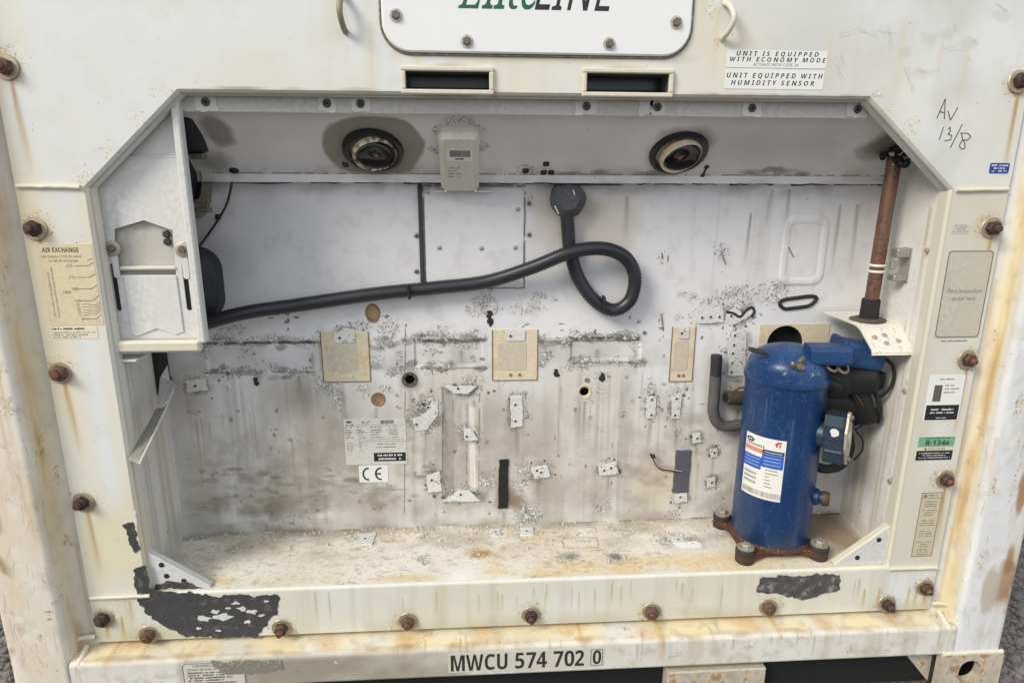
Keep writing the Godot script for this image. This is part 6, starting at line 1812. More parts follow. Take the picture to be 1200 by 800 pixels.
# ---------------------------------------------------------------- corrugated hose
func build_hose():
	var o = thing("corrugated_hose", "dark grey corrugated hose looping once across the back wall", "hose", "", Vector3(0.1, 1.02, -0.24))
	var pts = [Vector3(0.101,1.281,-0.240), Vector3(0.106,1.230,-0.241), Vector3(0.112,1.183,-0.241), Vector3(0.134,1.114,-0.241), Vector3(0.175,1.056,-0.239), Vector3(0.227,1.027,-0.236), Vector3(0.269,1.052,-0.232), Vector3(0.279,1.111,-0.228), Vector3(0.256,1.159,-0.224), Vector3(0.211,1.184,-0.214), Vector3(0.157,1.189,-0.204), Vector3(0.098,1.177,-0.202), Vector3(0.010,1.140,-0.214), Vector3(-0.100,1.104,-0.230), Vector3(-0.229,1.088,-0.238), Vector3(-0.378,1.074,-0.236), Vector3(-0.568,1.049,-0.228), Vector3(-0.688,1.035,-0.210), Vector3(-0.774,1.016,-0.190), Vector3(-0.810,1.001,-0.175)]
	var path = smooth_path(pts, 70)
	var c := Curve3D.new()
	for p in path: c.add_point(p)
	var L = c.get_baked_length()
	var k = int(L / 0.0019)
	var fine = []; var rad = []
	for i in k + 1:
		fine.append(c.sample_baked(L * i / k, true))
		rad.append(0.0158 + 0.0024 * [0.0, 0.6, 1.0, 0.6][i % 4])
	var mb := MB.new()
	mb.tube(fine, rad, 14)
	part("hose", mb, mat("hose_grey", [44, 46, 52], 0.36, 0, 0.1), o)
	mb = MB.new()
	mb.xf = Transform3D(Basis(), Vector3(0, 0, 0))
	var g = Vector2(0.102,1.305)
	mb.prism(ragged(MB.disc(g, 0.044, 20, 0.043), 0.0022, 0.009), BACK_Z + 0.0005, BACK_Z + 0.054, 0.020, true)
	part("sealant_boot", mb, mat("boot_grey", [82, 84, 88], 0.85, 0, 0.2, [104, 104, 106], 0.60, 0.1, 7.0), o)
	mb = MB.new()
	for q in [[Vector2(0.063,1.292), Vector2(0.074,1.273)], [Vector2(0.107,1.330), Vector2(0.112,1.319)]]: stroke(mb, [q[0] + Vector2(0.004, 0), q[1] + Vector2(0.003, 0)], 0.003, BACK_Z + 0.0545)
	part("paint_flecks", mb, mats["bay_white"], o)
	# clips that hold it
	for q in [Vector3(-0.294,1.087,-0.222), Vector3(0.200,1.055,-0.222)]:
		mb = MB.new(); mb.xf = Transform3D(Basis.from_euler(Vector3(0, 0, 0.1)), q)
		mb.box(Vector3(0, -0.006, 0), Vector3(0.006, 0.036, 0.026), 0.002)
		part("tie", mb, ink("rubber", 30, 30, 32, 0.75), o)

# ---------------------------------------------------------------- copper pipe and its shelf
func build_pipe_and_shelf():
	var o = thing("copper_pipe", "brown copper suction pipe rising from the small shelf at the right wall", "pipe", "", Vector3(0.865, 1.015, -0.15))
	var lo = Vector3(0.864, 1.012, -0.15); var hi = Vector3(0.872, 1.44, -0.15)
	var mb := MB.new()
	mb.tube([lo, lo.lerp(hi, 0.3), lo.lerp(hi, 0.6), hi], 0.0165, 22)
	part("tube", mb, mat("copper", [122, 92, 76], 0.45, 0.4, 0.3, [88, 66, 56], 0.54, 0.0, 3.0), o)
	mb = MB.new()
	mb.xf = Transform3D(Basis(), Vector3(0.864, 1.012, -0.15))
	mb.lathe([Vector2(0.022, 0), Vector2(0.0225, 0.004), Vector2(0.0215, 0.052), Vector2(0.0195, 0.056), Vector2(0.0165, 0.056)], 20)
	part("insulation_sleeve", mb, mat("foam_black", [34, 34, 34], 0.9, 0, 0.3, [70, 66, 62], 0.64, 0.2, 14.0), o)
	mb = MB.new()
	for h in [0.125, 0.140]:
		mb.xf = Transform3D(Basis(), Vector3(0.866, 1.012 + h, -0.15))
		mb.ring_y(0.0175, 0.0035)
	part("white_ties", mb, ink("tie_white", 216, 214, 208, 0.5), o)
	# torn seal where it leaves through the slope
	mb = MB.new()
	for i in 46:
		var a = rng.randf() * TAU
		var r = rng.randf_range(0.016, 0.036)
		var p = Vector3(0.872 + cos(a) * r, 1.424 + rng.randf_range(-0.02, 0.012) - sin(a) * r * 0.5, -0.15 + sin(a) * r * 0.8)
		mb.xf = Transform3D(Basis.from_euler(Vector3(rng.randf() * 6, rng.randf() * 6, 0)), p)
		var s = rng.randf_range(0.006, 0.013)
		mb.lathe([Vector2(0, -s), Vector2(s * 0.8, -s * 0.5), Vector2(s, 0.1 * s), Vector2(s * 0.6, s * 0.8), Vector2(0, s)], 7)
	part("torn_seal", mb, mat("torn_foam", [40, 40, 40], 0.9, 0, 0.5, [78, 76, 72], 0.60, 0.3, 20.0), o)
	mb = MB.new()
	for i in 16:
		var a = rng.randf_range(-0.9, 1.2)
		var p = Vector3(0.868 + sin(a) * 0.026, 1.405 + rng.randf_range(-0.014, 0.016), -0.15 + cos(a) * 0.030)
		mb.xf = Transform3D(Basis.from_euler(Vector3(rng.randf() * 6, rng.randf() * 6, 0)), p)
		mb.box(Vector3.ZERO, Vector3(rng.randf_range(0.006, 0.016), 0.003, rng.randf_range(0.004, 0.008)), 0.001)
	part("foil_scraps", mb, mat("foil", [190, 192, 188], 0.4, 0.4, 0.3, [90, 92, 90], 0.58, 0, 20.0), o)
	# clamp on the side wall
	mb = MB.new()
	mb.box(Vector3(0.922, 1.155, -0.125), Vector3(0.004, 0.085, 0.034), 0.001)
	mb.box(Vector3(0.905, 1.185, -0.125), Vector3(0.034, 0.022, 0.030), 0.003)
	mb.box(Vector3(0.905, 1.125, -0.125), Vector3(0.034, 0.016, 0.030), 0.003)
	mb.box(Vector3(0.893, 1.155, -0.130), Vector3(0.012, 0.020, 0.012), 0.002)
	part("wall_clamp", mb, mat("clamp_steel", [168, 166, 158], 0.4, 0.5, 0.25, [96, 92, 86], 0.6, 0, 14.0), o)
	# shelf
	o = thing("pipe_shelf", "bent white metal shelf on the right wall under the copper pipe", "shelf", "", Vector3(0.87, 0.955, -0.13))
	var w := mat("shelf_white", [220, 217, 207], 0.5, 0, 0.08, [182, 166, 138], 0.62, 0.04, 4.0)
	var sec = [Vector2(1.014, -0.245), Vector2(1.011, -0.135), Vector2(1.008, -0.120), Vector2(1.001, -0.105), Vector2(0.962, -0.050), Vector2(0.956, -0.042), Vector2(0.951, -0.040)]
	mb = MB.new()
	for i in sec.size() - 1:
		var x0 = [0.800, 0.806, 0.812, 0.816, 0.817, 0.814][i]; var x1 = [0.806, 0.812, 0.816, 0.817, 0.814, 0.814][i]
		sheet_strip(mb, Vector3(x0, sec[i].x, sec[i].y), Vector3(0.928, sec[i].x, sec[i].y), Vector3(0.928, sec[i + 1].x, sec[i + 1].y), Vector3(x1, sec[i + 1].x, sec[i + 1].y), 0.0035)
	part("plate", mb, w, o)
	mb = MB.new()
	mb.xf = Transform3D(Basis(), Vector3(0.862, 1.0135, -0.150)); mb.xf.basis = Basis.from_scale(Vector3(1.25, 1, 1))
	mb.lathe([Vector2(0.036, 0.0), Vector2(0.035, 0.004), Vector2(0.028, 0.0065), Vector2(0.018, 0.006)], 22)
	part("grommet", mb, mat("grommet_brown", [88, 80, 70], 0.85, 0, 0.3, [60, 54, 48], 0.58, 0.2, 14.0), o)
	var sn = Vector3(0, 0.814, 0.58)
	for q in [[0.840, 0.45], [0.868, 0.35], [0.895, 0.62], [0.862, 0.72]]:
		mb = MB.new()
		var p = Vector3(q[0], 1.001 - 0.039 * q[1], -0.105 + 0.055 * q[1]) + sn * 0.002
		mb.xf = Transform3D(basis_y(sn), p)
		mb.lathe([Vector2(0.0065, 0), Vector2(0.0058, 0.002), Vector2(0.003, 0.0034), Vector2(0, 0.0028)], 14)
		part("rivet", mb, mats["dull_screw"], o)

# ---------------------------------------------------------------- the compressor
func build_compressor():
	var C = Vector3(0.662, FLOOR_Y, -0.140)
	var R = 0.099
	var o = thing("compressor", "blue cylindrical refrigeration compressor bolted on a rusty foot at the right of the bay", "compressor", "", C)
	var blue := mat("compressor_blue", [25, 54, 93], 0.34, 0.0, 0.1)
	var rust := mat("rust_foot", [84, 54, 40], 0.75, 0.25, 0.5, [140, 92, 62], 0.58, 0.15, 12.0)
	var mb := MB.new()
	# its paint: dust on the shoulder, runs, scratches and grime near the foot
	var pc := Canvas.new(noise, rng, -0.32, 0.32, 0.40, 0.98, 440, [28, 61, 107])
	pc.wash(-0.32, 0.32, 0.40, 0.98, 0.01, "cloud", 1.2, 1.2, 90, 200, [22, 49, 90], 0.6)
	pc.wash(-0.32, 0.32, 0.85, 1.0, 0.04, "mid", 0.6, 0.6, 100, 200, [66, 98, 138], 0.5)
	pc.wash(-0.32, 0.32, 0.40, 0.90, 0.05, "streak", 0.9, 0.5, 140, 220, [58, 92, 134], 0.35)
	pc.wash(-0.32, 0.32, 0.36, 0.50, 0.05, "mid", 0.6, 0.6, 90, 200, [70, 72, 78], 0.5)
	pc.wash(-0.32, 0.32, 0.40, 0.98, 0.01, "fine", 0.6, 0.6, 170, 230, [110, 130, 156], 0.35)
	pc.twice()
	for i in 60:
		var p = Vector2(rng.randf_range(-0.2, 0.2), rng.randf_range(0.42, 0.95))
		pc.line(p, p + Vector2(rng.randfn(0, 0.012), rng.randfn(0, 0.02)), rng.randf_range(0.4, 1.2), [120, 142, 170], 0.55, 0.4)
	pc.dots(Vector2(0, 0.93), 330, 40, 160, [150, 166, 188], 0.7, 0.4, 1.5, 20.0)
	pc.dots(Vector2(0, 0.66), 330, 300, 220, [130, 140, 152], 0.6, 0.3, 1.2)
	for i in 5: pc.corrode(Vector2(rng.randf_range(-0.12, 0.14), rng.randf_range(0.87, 0.95)), rng.randf_range(6, 16), rng.randf_range(5, 12), 0.85, [150, 164, 184], [22, 36, 60], [90, 112, 142])
	for i in 8: pc.streak(Vector2(rng.randf_range(-0.2, 0.2), rng.randf_range(0.75, 0.88)), rng.randf_range(0.08, 0.25), rng.randf_range(3, 8), [86, 106, 134], 0.5)
	for i in 6: pc.blob(Vector2(rng.randf_range(-0.2, 0.2), 0.425), 30, 10, [92, 66, 50], 0.6, 0.6, 1.2)
	pc.dent(3)
	var skin = pc.paint_material(0.32, 0.12)
	var wrap = func(p): return Vector2((atan2(p.x - C.x, p.z - C.z) * R + 0.32) / 0.64, (0.98 - p.y) / 0.58)
	mb.map = wrap
	mb.xf = Transform3D(Basis(), C)
	mb.lathe([Vector2(R - 0.02, 0.022), Vector2(R - 0.004, 0.024), Vector2(R, 0.032), Vector2(R, 0.458), Vector2(R + 0.001, 0.462)], 64)
	var body = part("shell", mb, skin, o)
	mb = MB.new()
	mb.map = wrap
	mb.xf = Transform3D(Basis(), C)
	var pr = [Vector2(R + 0.001, 0.462), Vector2(R + 0.0045, 0.464), Vector2(R + 0.0052, 0.470), Vector2(R + 0.0042, 0.478), Vector2(R - 0.001, 0.480), Vector2(R - 0.002, 0.490)]
	for i in 11:
		var a = PI * 0.5 * i / 10.0
		pr.append(Vector2(cos(a) * (R - 0.002), 0.496 + sin(a) * 0.058))
	mb.lathe(pr, 64)
	part("dome", mb, skin, o)
	# foot: a four-armed rusty plate with rubber mounts
	mb = MB.new()
	var arms = [Vector2(-0.106, 0.094), Vector2(0.092, 0.090), Vector2(-0.100, -0.078), Vector2(0.096, -0.078)]
	var ol := PackedVector2Array()
	var ordr = [0, 2, 3, 1]
	var plate := MB.new()
	plate.xf = Transform3D(Basis(Vector3(1, 0, 0), Vector3(0, 0, -1), Vector3(0, 1, 0)), Vector3(C.x, FLOOR_Y + 0.010, C.z))
	var pl := PackedVector2Array()
	for i in 4:
		var A = Vector2(arms[ordr[i]].x, -arms[ordr[i]].y)
		var nx = Vector2(arms[ordr[(i + 1) % 4]].x, -arms[ordr[(i + 1) % 4]].y)
		var base_a = A.angle()
		for k in 7:
			var t = base_a + PI * 0.55 - PI * 1.1 * k / 6.0
			pl.append(A + Vector2(cos(t), sin(t)) * 0.024)
		var mid = (A + nx) * 0.5
		pl.append(mid * 0.97 + (A - mid) * 0.45); pl.append(mid * 0.97 + (nx - mid) * 0.45)
	plate.prism(pl, 0, 0.017, 0.003)
	var foot = part("foot_plate", plate, rust, o)
	mb = MB.new()
	mb.xf = Transform3D(Basis(), Vector3(C.x, FLOOR_Y + 0.02, C.z))
	mb.lathe([Vector2(R - 0.004, 0.0), Vector2(R + 0.006, 0.002), Vector2(R + 0.003, 0.010), Vector2(R - 0.001, 0.014)], 48)
	part("weld_seam", mb, rust, foot)
	for a in arms:
		var b = Vector3(C.x + a.x, FLOOR_Y, C.z + a.y)
		mb = MB.new(); mb.xf = Transform3D(Basis(), b)
		mb.lathe([Vector2(0.021, 0.0), Vector2(0.0235, 0.003), Vector2(0.0235, 0.012), Vector2(0.019, 0.014), Vector2(0.019, 0.022), Vector2(0.0245, 0.025), Vector2(0.0245, 0.036), Vector2(0.022, 0.040), Vector2(0, 0.040)], 24)
		var mt = part("rubber_mount", mb, mat("mount_rubber", [44, 42, 40], 0.8, 0, 0.3, [120, 112, 100], 0.64, 0.1, 14.0), o)
		mb = MB.new(); mb.xf = Transform3D(Basis(), b)
		mb.lathe([Vector2(0.0215, 0.040), Vector2(0.0215, 0.0425), Vector2(0.012, 0.043)], 22)
		mb.xf = Transform3D(Basis(Vector3(1, 0, 0), Vector3(0, 0, -1), Vector3(0, 1, 0)) * Basis(Vector3(0, 0, 1), rng.randf()), b + Vector3(0, 0.0425, 0))
		mb.prism(MB.disc(Vector2.ZERO, 0.0125, 6), 0, 0.009, 0.002)
		part("bolt_head", mb, mat("mount_bolt", [172, 166, 152], 0.45, 0.45, 0.3, [116, 92, 70], 0.6, 0, 18.0), mt)
	# label wrapped round the front
	var cyl = func(mbx, a0, a1, y0, y1, r):
		var k = 8
		for i in k:
			var t0 = deg_to_rad(lerpf(a0, a1, float(i) / k)); var t1 = deg_to_rad(lerpf(a0, a1, float(i + 1) / k))
			var d0 = Vector3(sin(t0), 0, cos(t0)); var d1 = Vector3(sin(t1), 0, cos(t1))
			var O = Vector3(C.x, 0, C.z)
			mbx.quads(O + d0 * r + Vector3(0, y0, 0), O + d1 * r + Vector3(0, y0, 0), O + d1 * r + Vector3(0, y1, 0), O + d0 * r + Vector3(0, y1, 0), d0, d1, d1, d0)
	var y0 = 0.568; var y1 = 0.733; var H = y1 - y0
	var a0 = -79.0; var a1 = -17.5; var W = a1 - a0
	mb = MB.new(); cyl.call(mb, a0, a1, y0, y1, R + 0.0006)
	var lab = part("product_label", mb, mat("label_white", [222, 222, 216], 0.4, 0, 0.03), o, "white blue and orange product label on the compressor")
	var band = func(called, m, bs):
		var q := MB.new()
		for b in bs: cyl.call(q, a0 + W * b[0], a0 + W * b[1], y1 - H * b[3], y1 - H * b[2], R + 0.0010 + (0.0003 if b.size() > 4 else 0.0))
		part(called, q, m, lab)
	band.call("orange_stripe", ink("label_orange", 214, 118, 76), [[0.02, 0.50, 0.20, 0.265]])
	band.call("black_stripe", ink("print_black", 34, 33, 32), [[0.50, 0.98, 0.185, 0.25]])
	band.call("blue_field", ink("label_blue", 44, 88, 178), [[0.0, 0.49, 0.33, 0.535], [0.49, 0.98, 0.255, 0.47]])
	var lines = []
	for r in 3: lines.append([0.03, 0.45, 0.365 + r * 0.055, 0.378 + r * 0.055, 1]); 
	for r in 3: lines.append([0.54, 0.92, 0.30 + r * 0.055, 0.313 + r * 0.055, 1])
	lines.append([0.54, 0.94, 0.21, 0.228, 1]); lines.append([0.06, 0.44, 0.228, 0.240, 1])
	band.call("pale_print", ink("label_pale", 150, 176, 220), lines)
	var gp = []
	for r in 3:
		for k in 10: gp.append([0.06 + k * 0.035, 0.06 + k * 0.035 + 0.022, 0.60 + r * 0.075, 0.640 + r * 0.075])
	for k in 40: gp.append([0.04 + k * 0.024, 0.04 + k * 0.024 + rng.randf_range(0.006, 0.016), 0.875, 0.965])
	for r in 6: gp.append([0.60, 0.60 + rng.randf_range(0.08, 0.3), 0.50 + r * 0.055, 0.515 + r * 0.055])
	for k in 9: gp.append([0.05 + k * 0.055, 0.05 + k * 0.055 + 0.035, 0.135, 0.175])
	band.call("grey_print", ink("label_grey", 140, 138, 132), gp)
	band.call("red_mark", ink("label_red", 178, 66, 62), [[0.76, 0.83, 0.055, 0.085], [0.80, 0.90, 0.03, 0.055], [0.78, 0.81, 0.085, 0.12], [0.85, 0.88, 0.07, 0.12]])
	var ov := MB.new()   # dark blue oval mark
	for i in 20:
		var pt = func(k, s):
			var t = TAU * k / 20.0
			var ang = deg_to_rad(a0 + W * (0.145 + 0.115 * cos(t) * s)); var y = y1 - H * (0.09 - 0.038 * sin(t) * s)
			return [Vector3(C.x + sin(ang) * (R + 0.001), y, C.z + cos(ang) * (R + 0.001)), Vector3(sin(ang), 0, cos(ang))]
		var q0 = pt.call(0, 0.0); var q1 = pt.call(i, 1.0); var q2 = pt.call(i + 1, 1.0)
		ov.tri(q0[0], q1[0], q2[0], q0[1], q1[1], q2[1])
	part("blue_oval", ov, ink("label_navy", 40, 40, 120), lab)
	band.call("oval_script", mats["label_white"], [[0.085, 0.205, 0.082, 0.098, 1]])
	# sight plug low on the right
	mb = MB.new()
	var pd = Vector3(0.86, 0, 0.51).normalized()
	mb.xf = Transform3D(basis_y(pd), Vector3(C.x, 0.558, C.z) + pd * (R - 0.004))
	mb.lathe([Vector2(0.022, 0), Vector2(0.022, 0.012), Vector2(0.017, 0.016), Vector2(0.017, 0.024)], 20)
	part("plug_boss", mb, blue, o)
	mb = MB.new()
	mb.xf = Transform3D(basis_y(pd), Vector3(C.x, 0.558, C.z) + pd * (R + 0.018))
	mb.lathe([Vector2(0.020, 0), Vector2(0.021, 0.004), Vector2(0.020, 0.014), Vector2(0.016, 0.018), Vector2(0.006, 0.017), Vector2(0, 0.014)], 8)
	part("plug", mb, mat("plug_brown", [96, 72, 58], 0.6, 0.4, 0.3, [60, 44, 38], 0.58, 0, 18.0), o)
	# terminal box: a navy block with a steel end plate
	var td = Vector3(0.73, 0.05, 0.68).normalized()
	var tf = Transform3D(basis_z(td), Vector3(C.x, 0.735, C.z) + td * (R - 0.005))
	mb = MB.new(); mb.xf = tf
	mb.prism(MB.disc(Vector2.ZERO, 0.034, 24), 0, 0.018, 0.004, true)
	part("terminal_neck", mb, mat("terminal_navy", [46, 60, 76], 0.4, 0.25, 0.2, [70, 86, 100], 0.62, 0, 9.0), o)
	mb = MB.new(); mb.xf = tf
	var sil := PackedVector2Array([Vector2(-0.030, -0.034), Vector2(-0.026, -0.062), Vector2(-0.010, -0.066), Vector2(0.012, -0.066), Vector2(0.026, -0.060), Vector2(0.030, -0.034), Vector2(0.030, 0.034), Vector2(0.024, 0.060), Vector2(-0.024, 0.060), Vector2(-0.030, 0.034)])
	mb.prism(sil, 0.016, 0.062, 0.005)
	var tb = part("terminal_box", mb, mats["terminal_navy"], o)
	mb = MB.new(); mb.xf = tf
	mb.box(Vector3(0, -0.032, 0.040), Vector3(0.064, 0.012, 0.046), 0.004)
	part("rib", mb, mats["terminal_navy"], tb)
	mb = MB.new(); mb.xf = tf
	var en := PackedVector2Array()
	for k in 9: en.append(Vector2(0, 0.056) + Vector2(cos(PI * k / 8.0), sin(PI * k / 8.0)) * 0.012)
	for p in [Vector2(-0.026, 0.02), Vector2(-0.026, -0.02)]: en.append(p)
	for k in 9: en.append(Vector2(0, -0.056) + Vector2(cos(PI + PI * k / 8.0), sin(PI + PI * k / 8.0)) * 0.012)
	for p in [Vector2(0.026, -0.02), Vector2(0.026, 0.02)]: en.append(p)
	mb.prism(en, 0.062, 0.068, 0.0015)
	part("end_plate", mb, mat("plate_steel", [186, 176, 160], 0.4, 0.4, 0.15, [132, 116, 98], 0.6, 0, 12.0), tb)
	for yy in [0.054, -0.054]:
		mb = MB.new(); mb.xf = tf * Transform3D(Basis(), Vector3(0, yy, 0.068)); mb.lathe_z(0.0085, 0.007)
		part("screw", mb, mat("bolt_steel", [120, 116, 108], 0.4, 0.6, 0.25), tb)
	mb = MB.new(); mb.xf = tf * Transform3D(Basis(), Vector3(0, 0, 0.068)); mb.prism(MB.disc(Vector2.ZERO, 0.013, 18, 0.020), 0, 0.0025, 0.001, true)
	part("oval_boss", mb, mats["washer_clear"], tb)
	mb = MB.new(); mb.xf = tf * Transform3D(Basis(Vector3.UP, -PI / 2), Vector3(-0.030, 0.018, 0.040)); mb.flat(ragged(MB.disc(Vector2.ZERO, 0.0105, 12), 0.0012, 0.004), 0.0004)
	part("paint_spot", mb, ink("tie_white", 216, 214, 208, 0.5), tb)
	# lifting lug on the shoulder
	mb = MB.new(); mb.xf = Transform3D(basis_z(Vector3(0.2, 0.9, 0.5)) * Basis(Vector3(0, 0, 1), -0.45), Vector3(0.560,0.950,-0.100))
	mb.prism(MB.rrect(-0.024, -0.007, 0.024, 0.007, 0.006, 4), -0.002, 0.003, 0.001)
	part("lifting_lug", mb, mat("lug_dark", [72, 70, 68], 0.5, 0.4, 0.3), o)
	# stub outlet and small corroded valve on top
	mb = MB.new()
	mb.xf = Transform3D(Basis.from_euler(Vector3(0, 0, -0.05)), Vector3(0, 0, 0))
	mb.xf = Transform3D(basis_z(Vector3(0.97, 0.03, 0.22), Vector3.UP), Vector3(0.682, 0.944, -0.092))
	mb.prism(MB.rrect(-0.034, -0.023, 0.034, 0.022, 0.010, 3), 0, 0.096, 0.005)
	part("outlet_neck", mb, mat("neck_blue", [28, 62, 106], 0.45, 0, 0.12, [130, 146, 166], 0.76, 0.03, 9.0), o)
	for q in [[Vector3(0.641,0.924,-0.045), Vector3(0.2, 0.2, 1), 0.008, 0.020], [Vector3(0.628,0.928,-0.045), Vector3(-0.7, 0.6, 0.6), 0.005, 0.022], [Vector3(0.645,0.943,-0.045), Vector3(0.3, 0.9, 0.4), 0.006, 0.014]]:
		mb = MB.new(); mb.xf = Transform3D(basis_y(q[1]), q[0] - q[1].normalized() * 0.008)
		mb.lathe([Vector2(q[2], 0), Vector2(q[2], q[3] * 0.6), Vector2(q[2] * 0.7, q[3] * 0.65), Vector2(q[2] * 0.7, q[3]), Vector2(0, q[3])], 10)
		part("service_valve", mb, mat("valve_brass", [150, 132, 98], 0.5, 0.5, 0.35, [110, 84, 62], 0.56, 0.1, 18.0), o)
	# ---- the shut-off valve and black motor behind it
	var v = thing("shutoff_valve", "blue angled valve body with black actuator and cables between compressor and right wall", "valve", "", Vector3(0.83, 0.8, -0.14))
	mb = MB.new()
	mb.xf = Transform3D(basis_z(Vector3(0.97, -0.12, 0.14)), Vector3(0.776, 0.940, -0.124))
	mb.prism(MB.rrect(-0.036, -0.032, 0.036, 0.034, 0.014, 4), 0, 0.108, 0.008)
	part("body", mb, mats["neck_blue"], v)
	mb = MB.new()
	mb.xf = Transform3D(basis_z(Vector3(0.97, -0.12, 0.14)), Vector3(0.771, 0.940, -0.125))
	mb.prism(MB.rrect(-0.042, -0.037, 0.042, 0.039, 0.014, 4), 0, 0.012, 0.004)
	part("flange", mb, mats["neck_blue"], v)
	var blk := mat("valve_black", [24, 25, 28], 0.6, 0.1, 0.35, [48, 48, 50], 0.66, 0, 12.0)
	for q in [[Vector3(0.818, 0.868, -0.135), Vector3(1, 0.1, 0.2), 0.054, 0.13], [Vector3(0.81, 0.80, -0.165), Vector3(1, -0.1, 0.1), 0.052, 0.13], [Vector3(0.865, 0.82, -0.14), Vector3(0.3, -1, 0.1), 0.042, 0.15], [Vector3(0.745, 0.866, -0.105), Vector3(1, -0.45, 0.2), 0.021, 0.08]]:
		mb = MB.new(); mb.xf = Transform3D(basis_y(q[1]), q[0] - q[1].normalized() * q[3] * 0.5)
		mb.lathe([Vector2(0, 0), Vector2(q[2] * 0.85, 0), Vector2(q[2], 0.008), Vector2(q[2], q[3] * 0.45), Vector2(q[2] * 0.9, q[3] * 0.47), Vector2(q[2] * 0.9, q[3] * 0.92), Vector2(q[2] * 0.7, q[3]), Vector2(0, q[3])], 18)
		part("actuator", mb, blk, v)
	for q in [[Vector3(0.862, 0.775, -0.15), Vector3(0.05, 0.07, 0.05), 0.5], [Vector3(0.83, 0.735, -0.18), Vector3(0.07, 0.05, 0.06), -0.3], [Vector3(0.875, 0.865, -0.12), Vector3(0.045, 0.05, 0.05), 0.2]]:
		mb = MB.new(); mb.xf = Transform3D(Basis.from_euler(Vector3(0.2, 0.3, q[2])), q[0]); mb.box(Vector3.ZERO, q[1], 0.006)
		part("connector", mb, blk, v)
	for q in [Vector3(0.736,0.919,-0.070), Vector3(0.764,0.914,-0.070)]:
		mb = MB.new(); mb.xf = Transform3D(Basis.from_euler(Vector3(0.9, 0.3, 0)), q); mb.ring_y(0.015, 0.0035)
		part("bare_wire_loop", mb, mat("bare_wire", [150, 140, 118], 0.45, 0.5, 0.3), v)
	for pth in [[[Vector3(0.881,0.930,-0.100), Vector3(0.904,0.911,-0.090), Vector3(0.912,0.871,-0.090), Vector3(0.904,0.834,-0.100), Vector3(0.889,0.811,-0.120)], 0.0042], [[Vector3(0.860,0.721,-0.130), Vector3(0.875,0.701,-0.120), Vector3(0.871,0.674,-0.110), Vector3(0.853,0.648,-0.110)], 0.0025], [[Vector3(0.852,0.721,-0.160), Vector3(0.863,0.664,-0.150), Vector3(0.838,0.620,-0.140), Vector3(0.792,0.611,-0.140), Vector3(0.755,0.627,-0.150)], 0.0125]]:
		mb = MB.new(); mb.tube(smooth_path(pth[0], 6), pth[1], 10)
		part("cable", mb, ink("rubber", 30, 30, 32, 0.75), v)
	for k in 7:   # loom of thin leads drooping between the valve and the wall
		var a = Vector3(rng.randf_range(0.77, 0.86), rng.randf_range(0.84, 0.90), rng.randf_range(-0.16, -0.10))
		var b = Vector3(rng.randf_range(0.82, 0.92), rng.randf_range(0.72, 0.80), rng.randf_range(-0.20, -0.12))
		mb = MB.new(); mb.tube(smooth_path([a, a.lerp(b, 0.35) + Vector3(0.02, -0.03, 0.03), a.lerp(b, 0.75) + Vector3(0.01, -0.035, 0.02), b], 5), rng.randf_range(0.0022, 0.0042), 7)
		part("lead", mb, [ink("rubber", 30, 30, 32, 0.75), ink("lead_grey", 70, 68, 66, 0.6), ink("lead_brown", 74, 52, 42, 0.6)][k % 3], v)

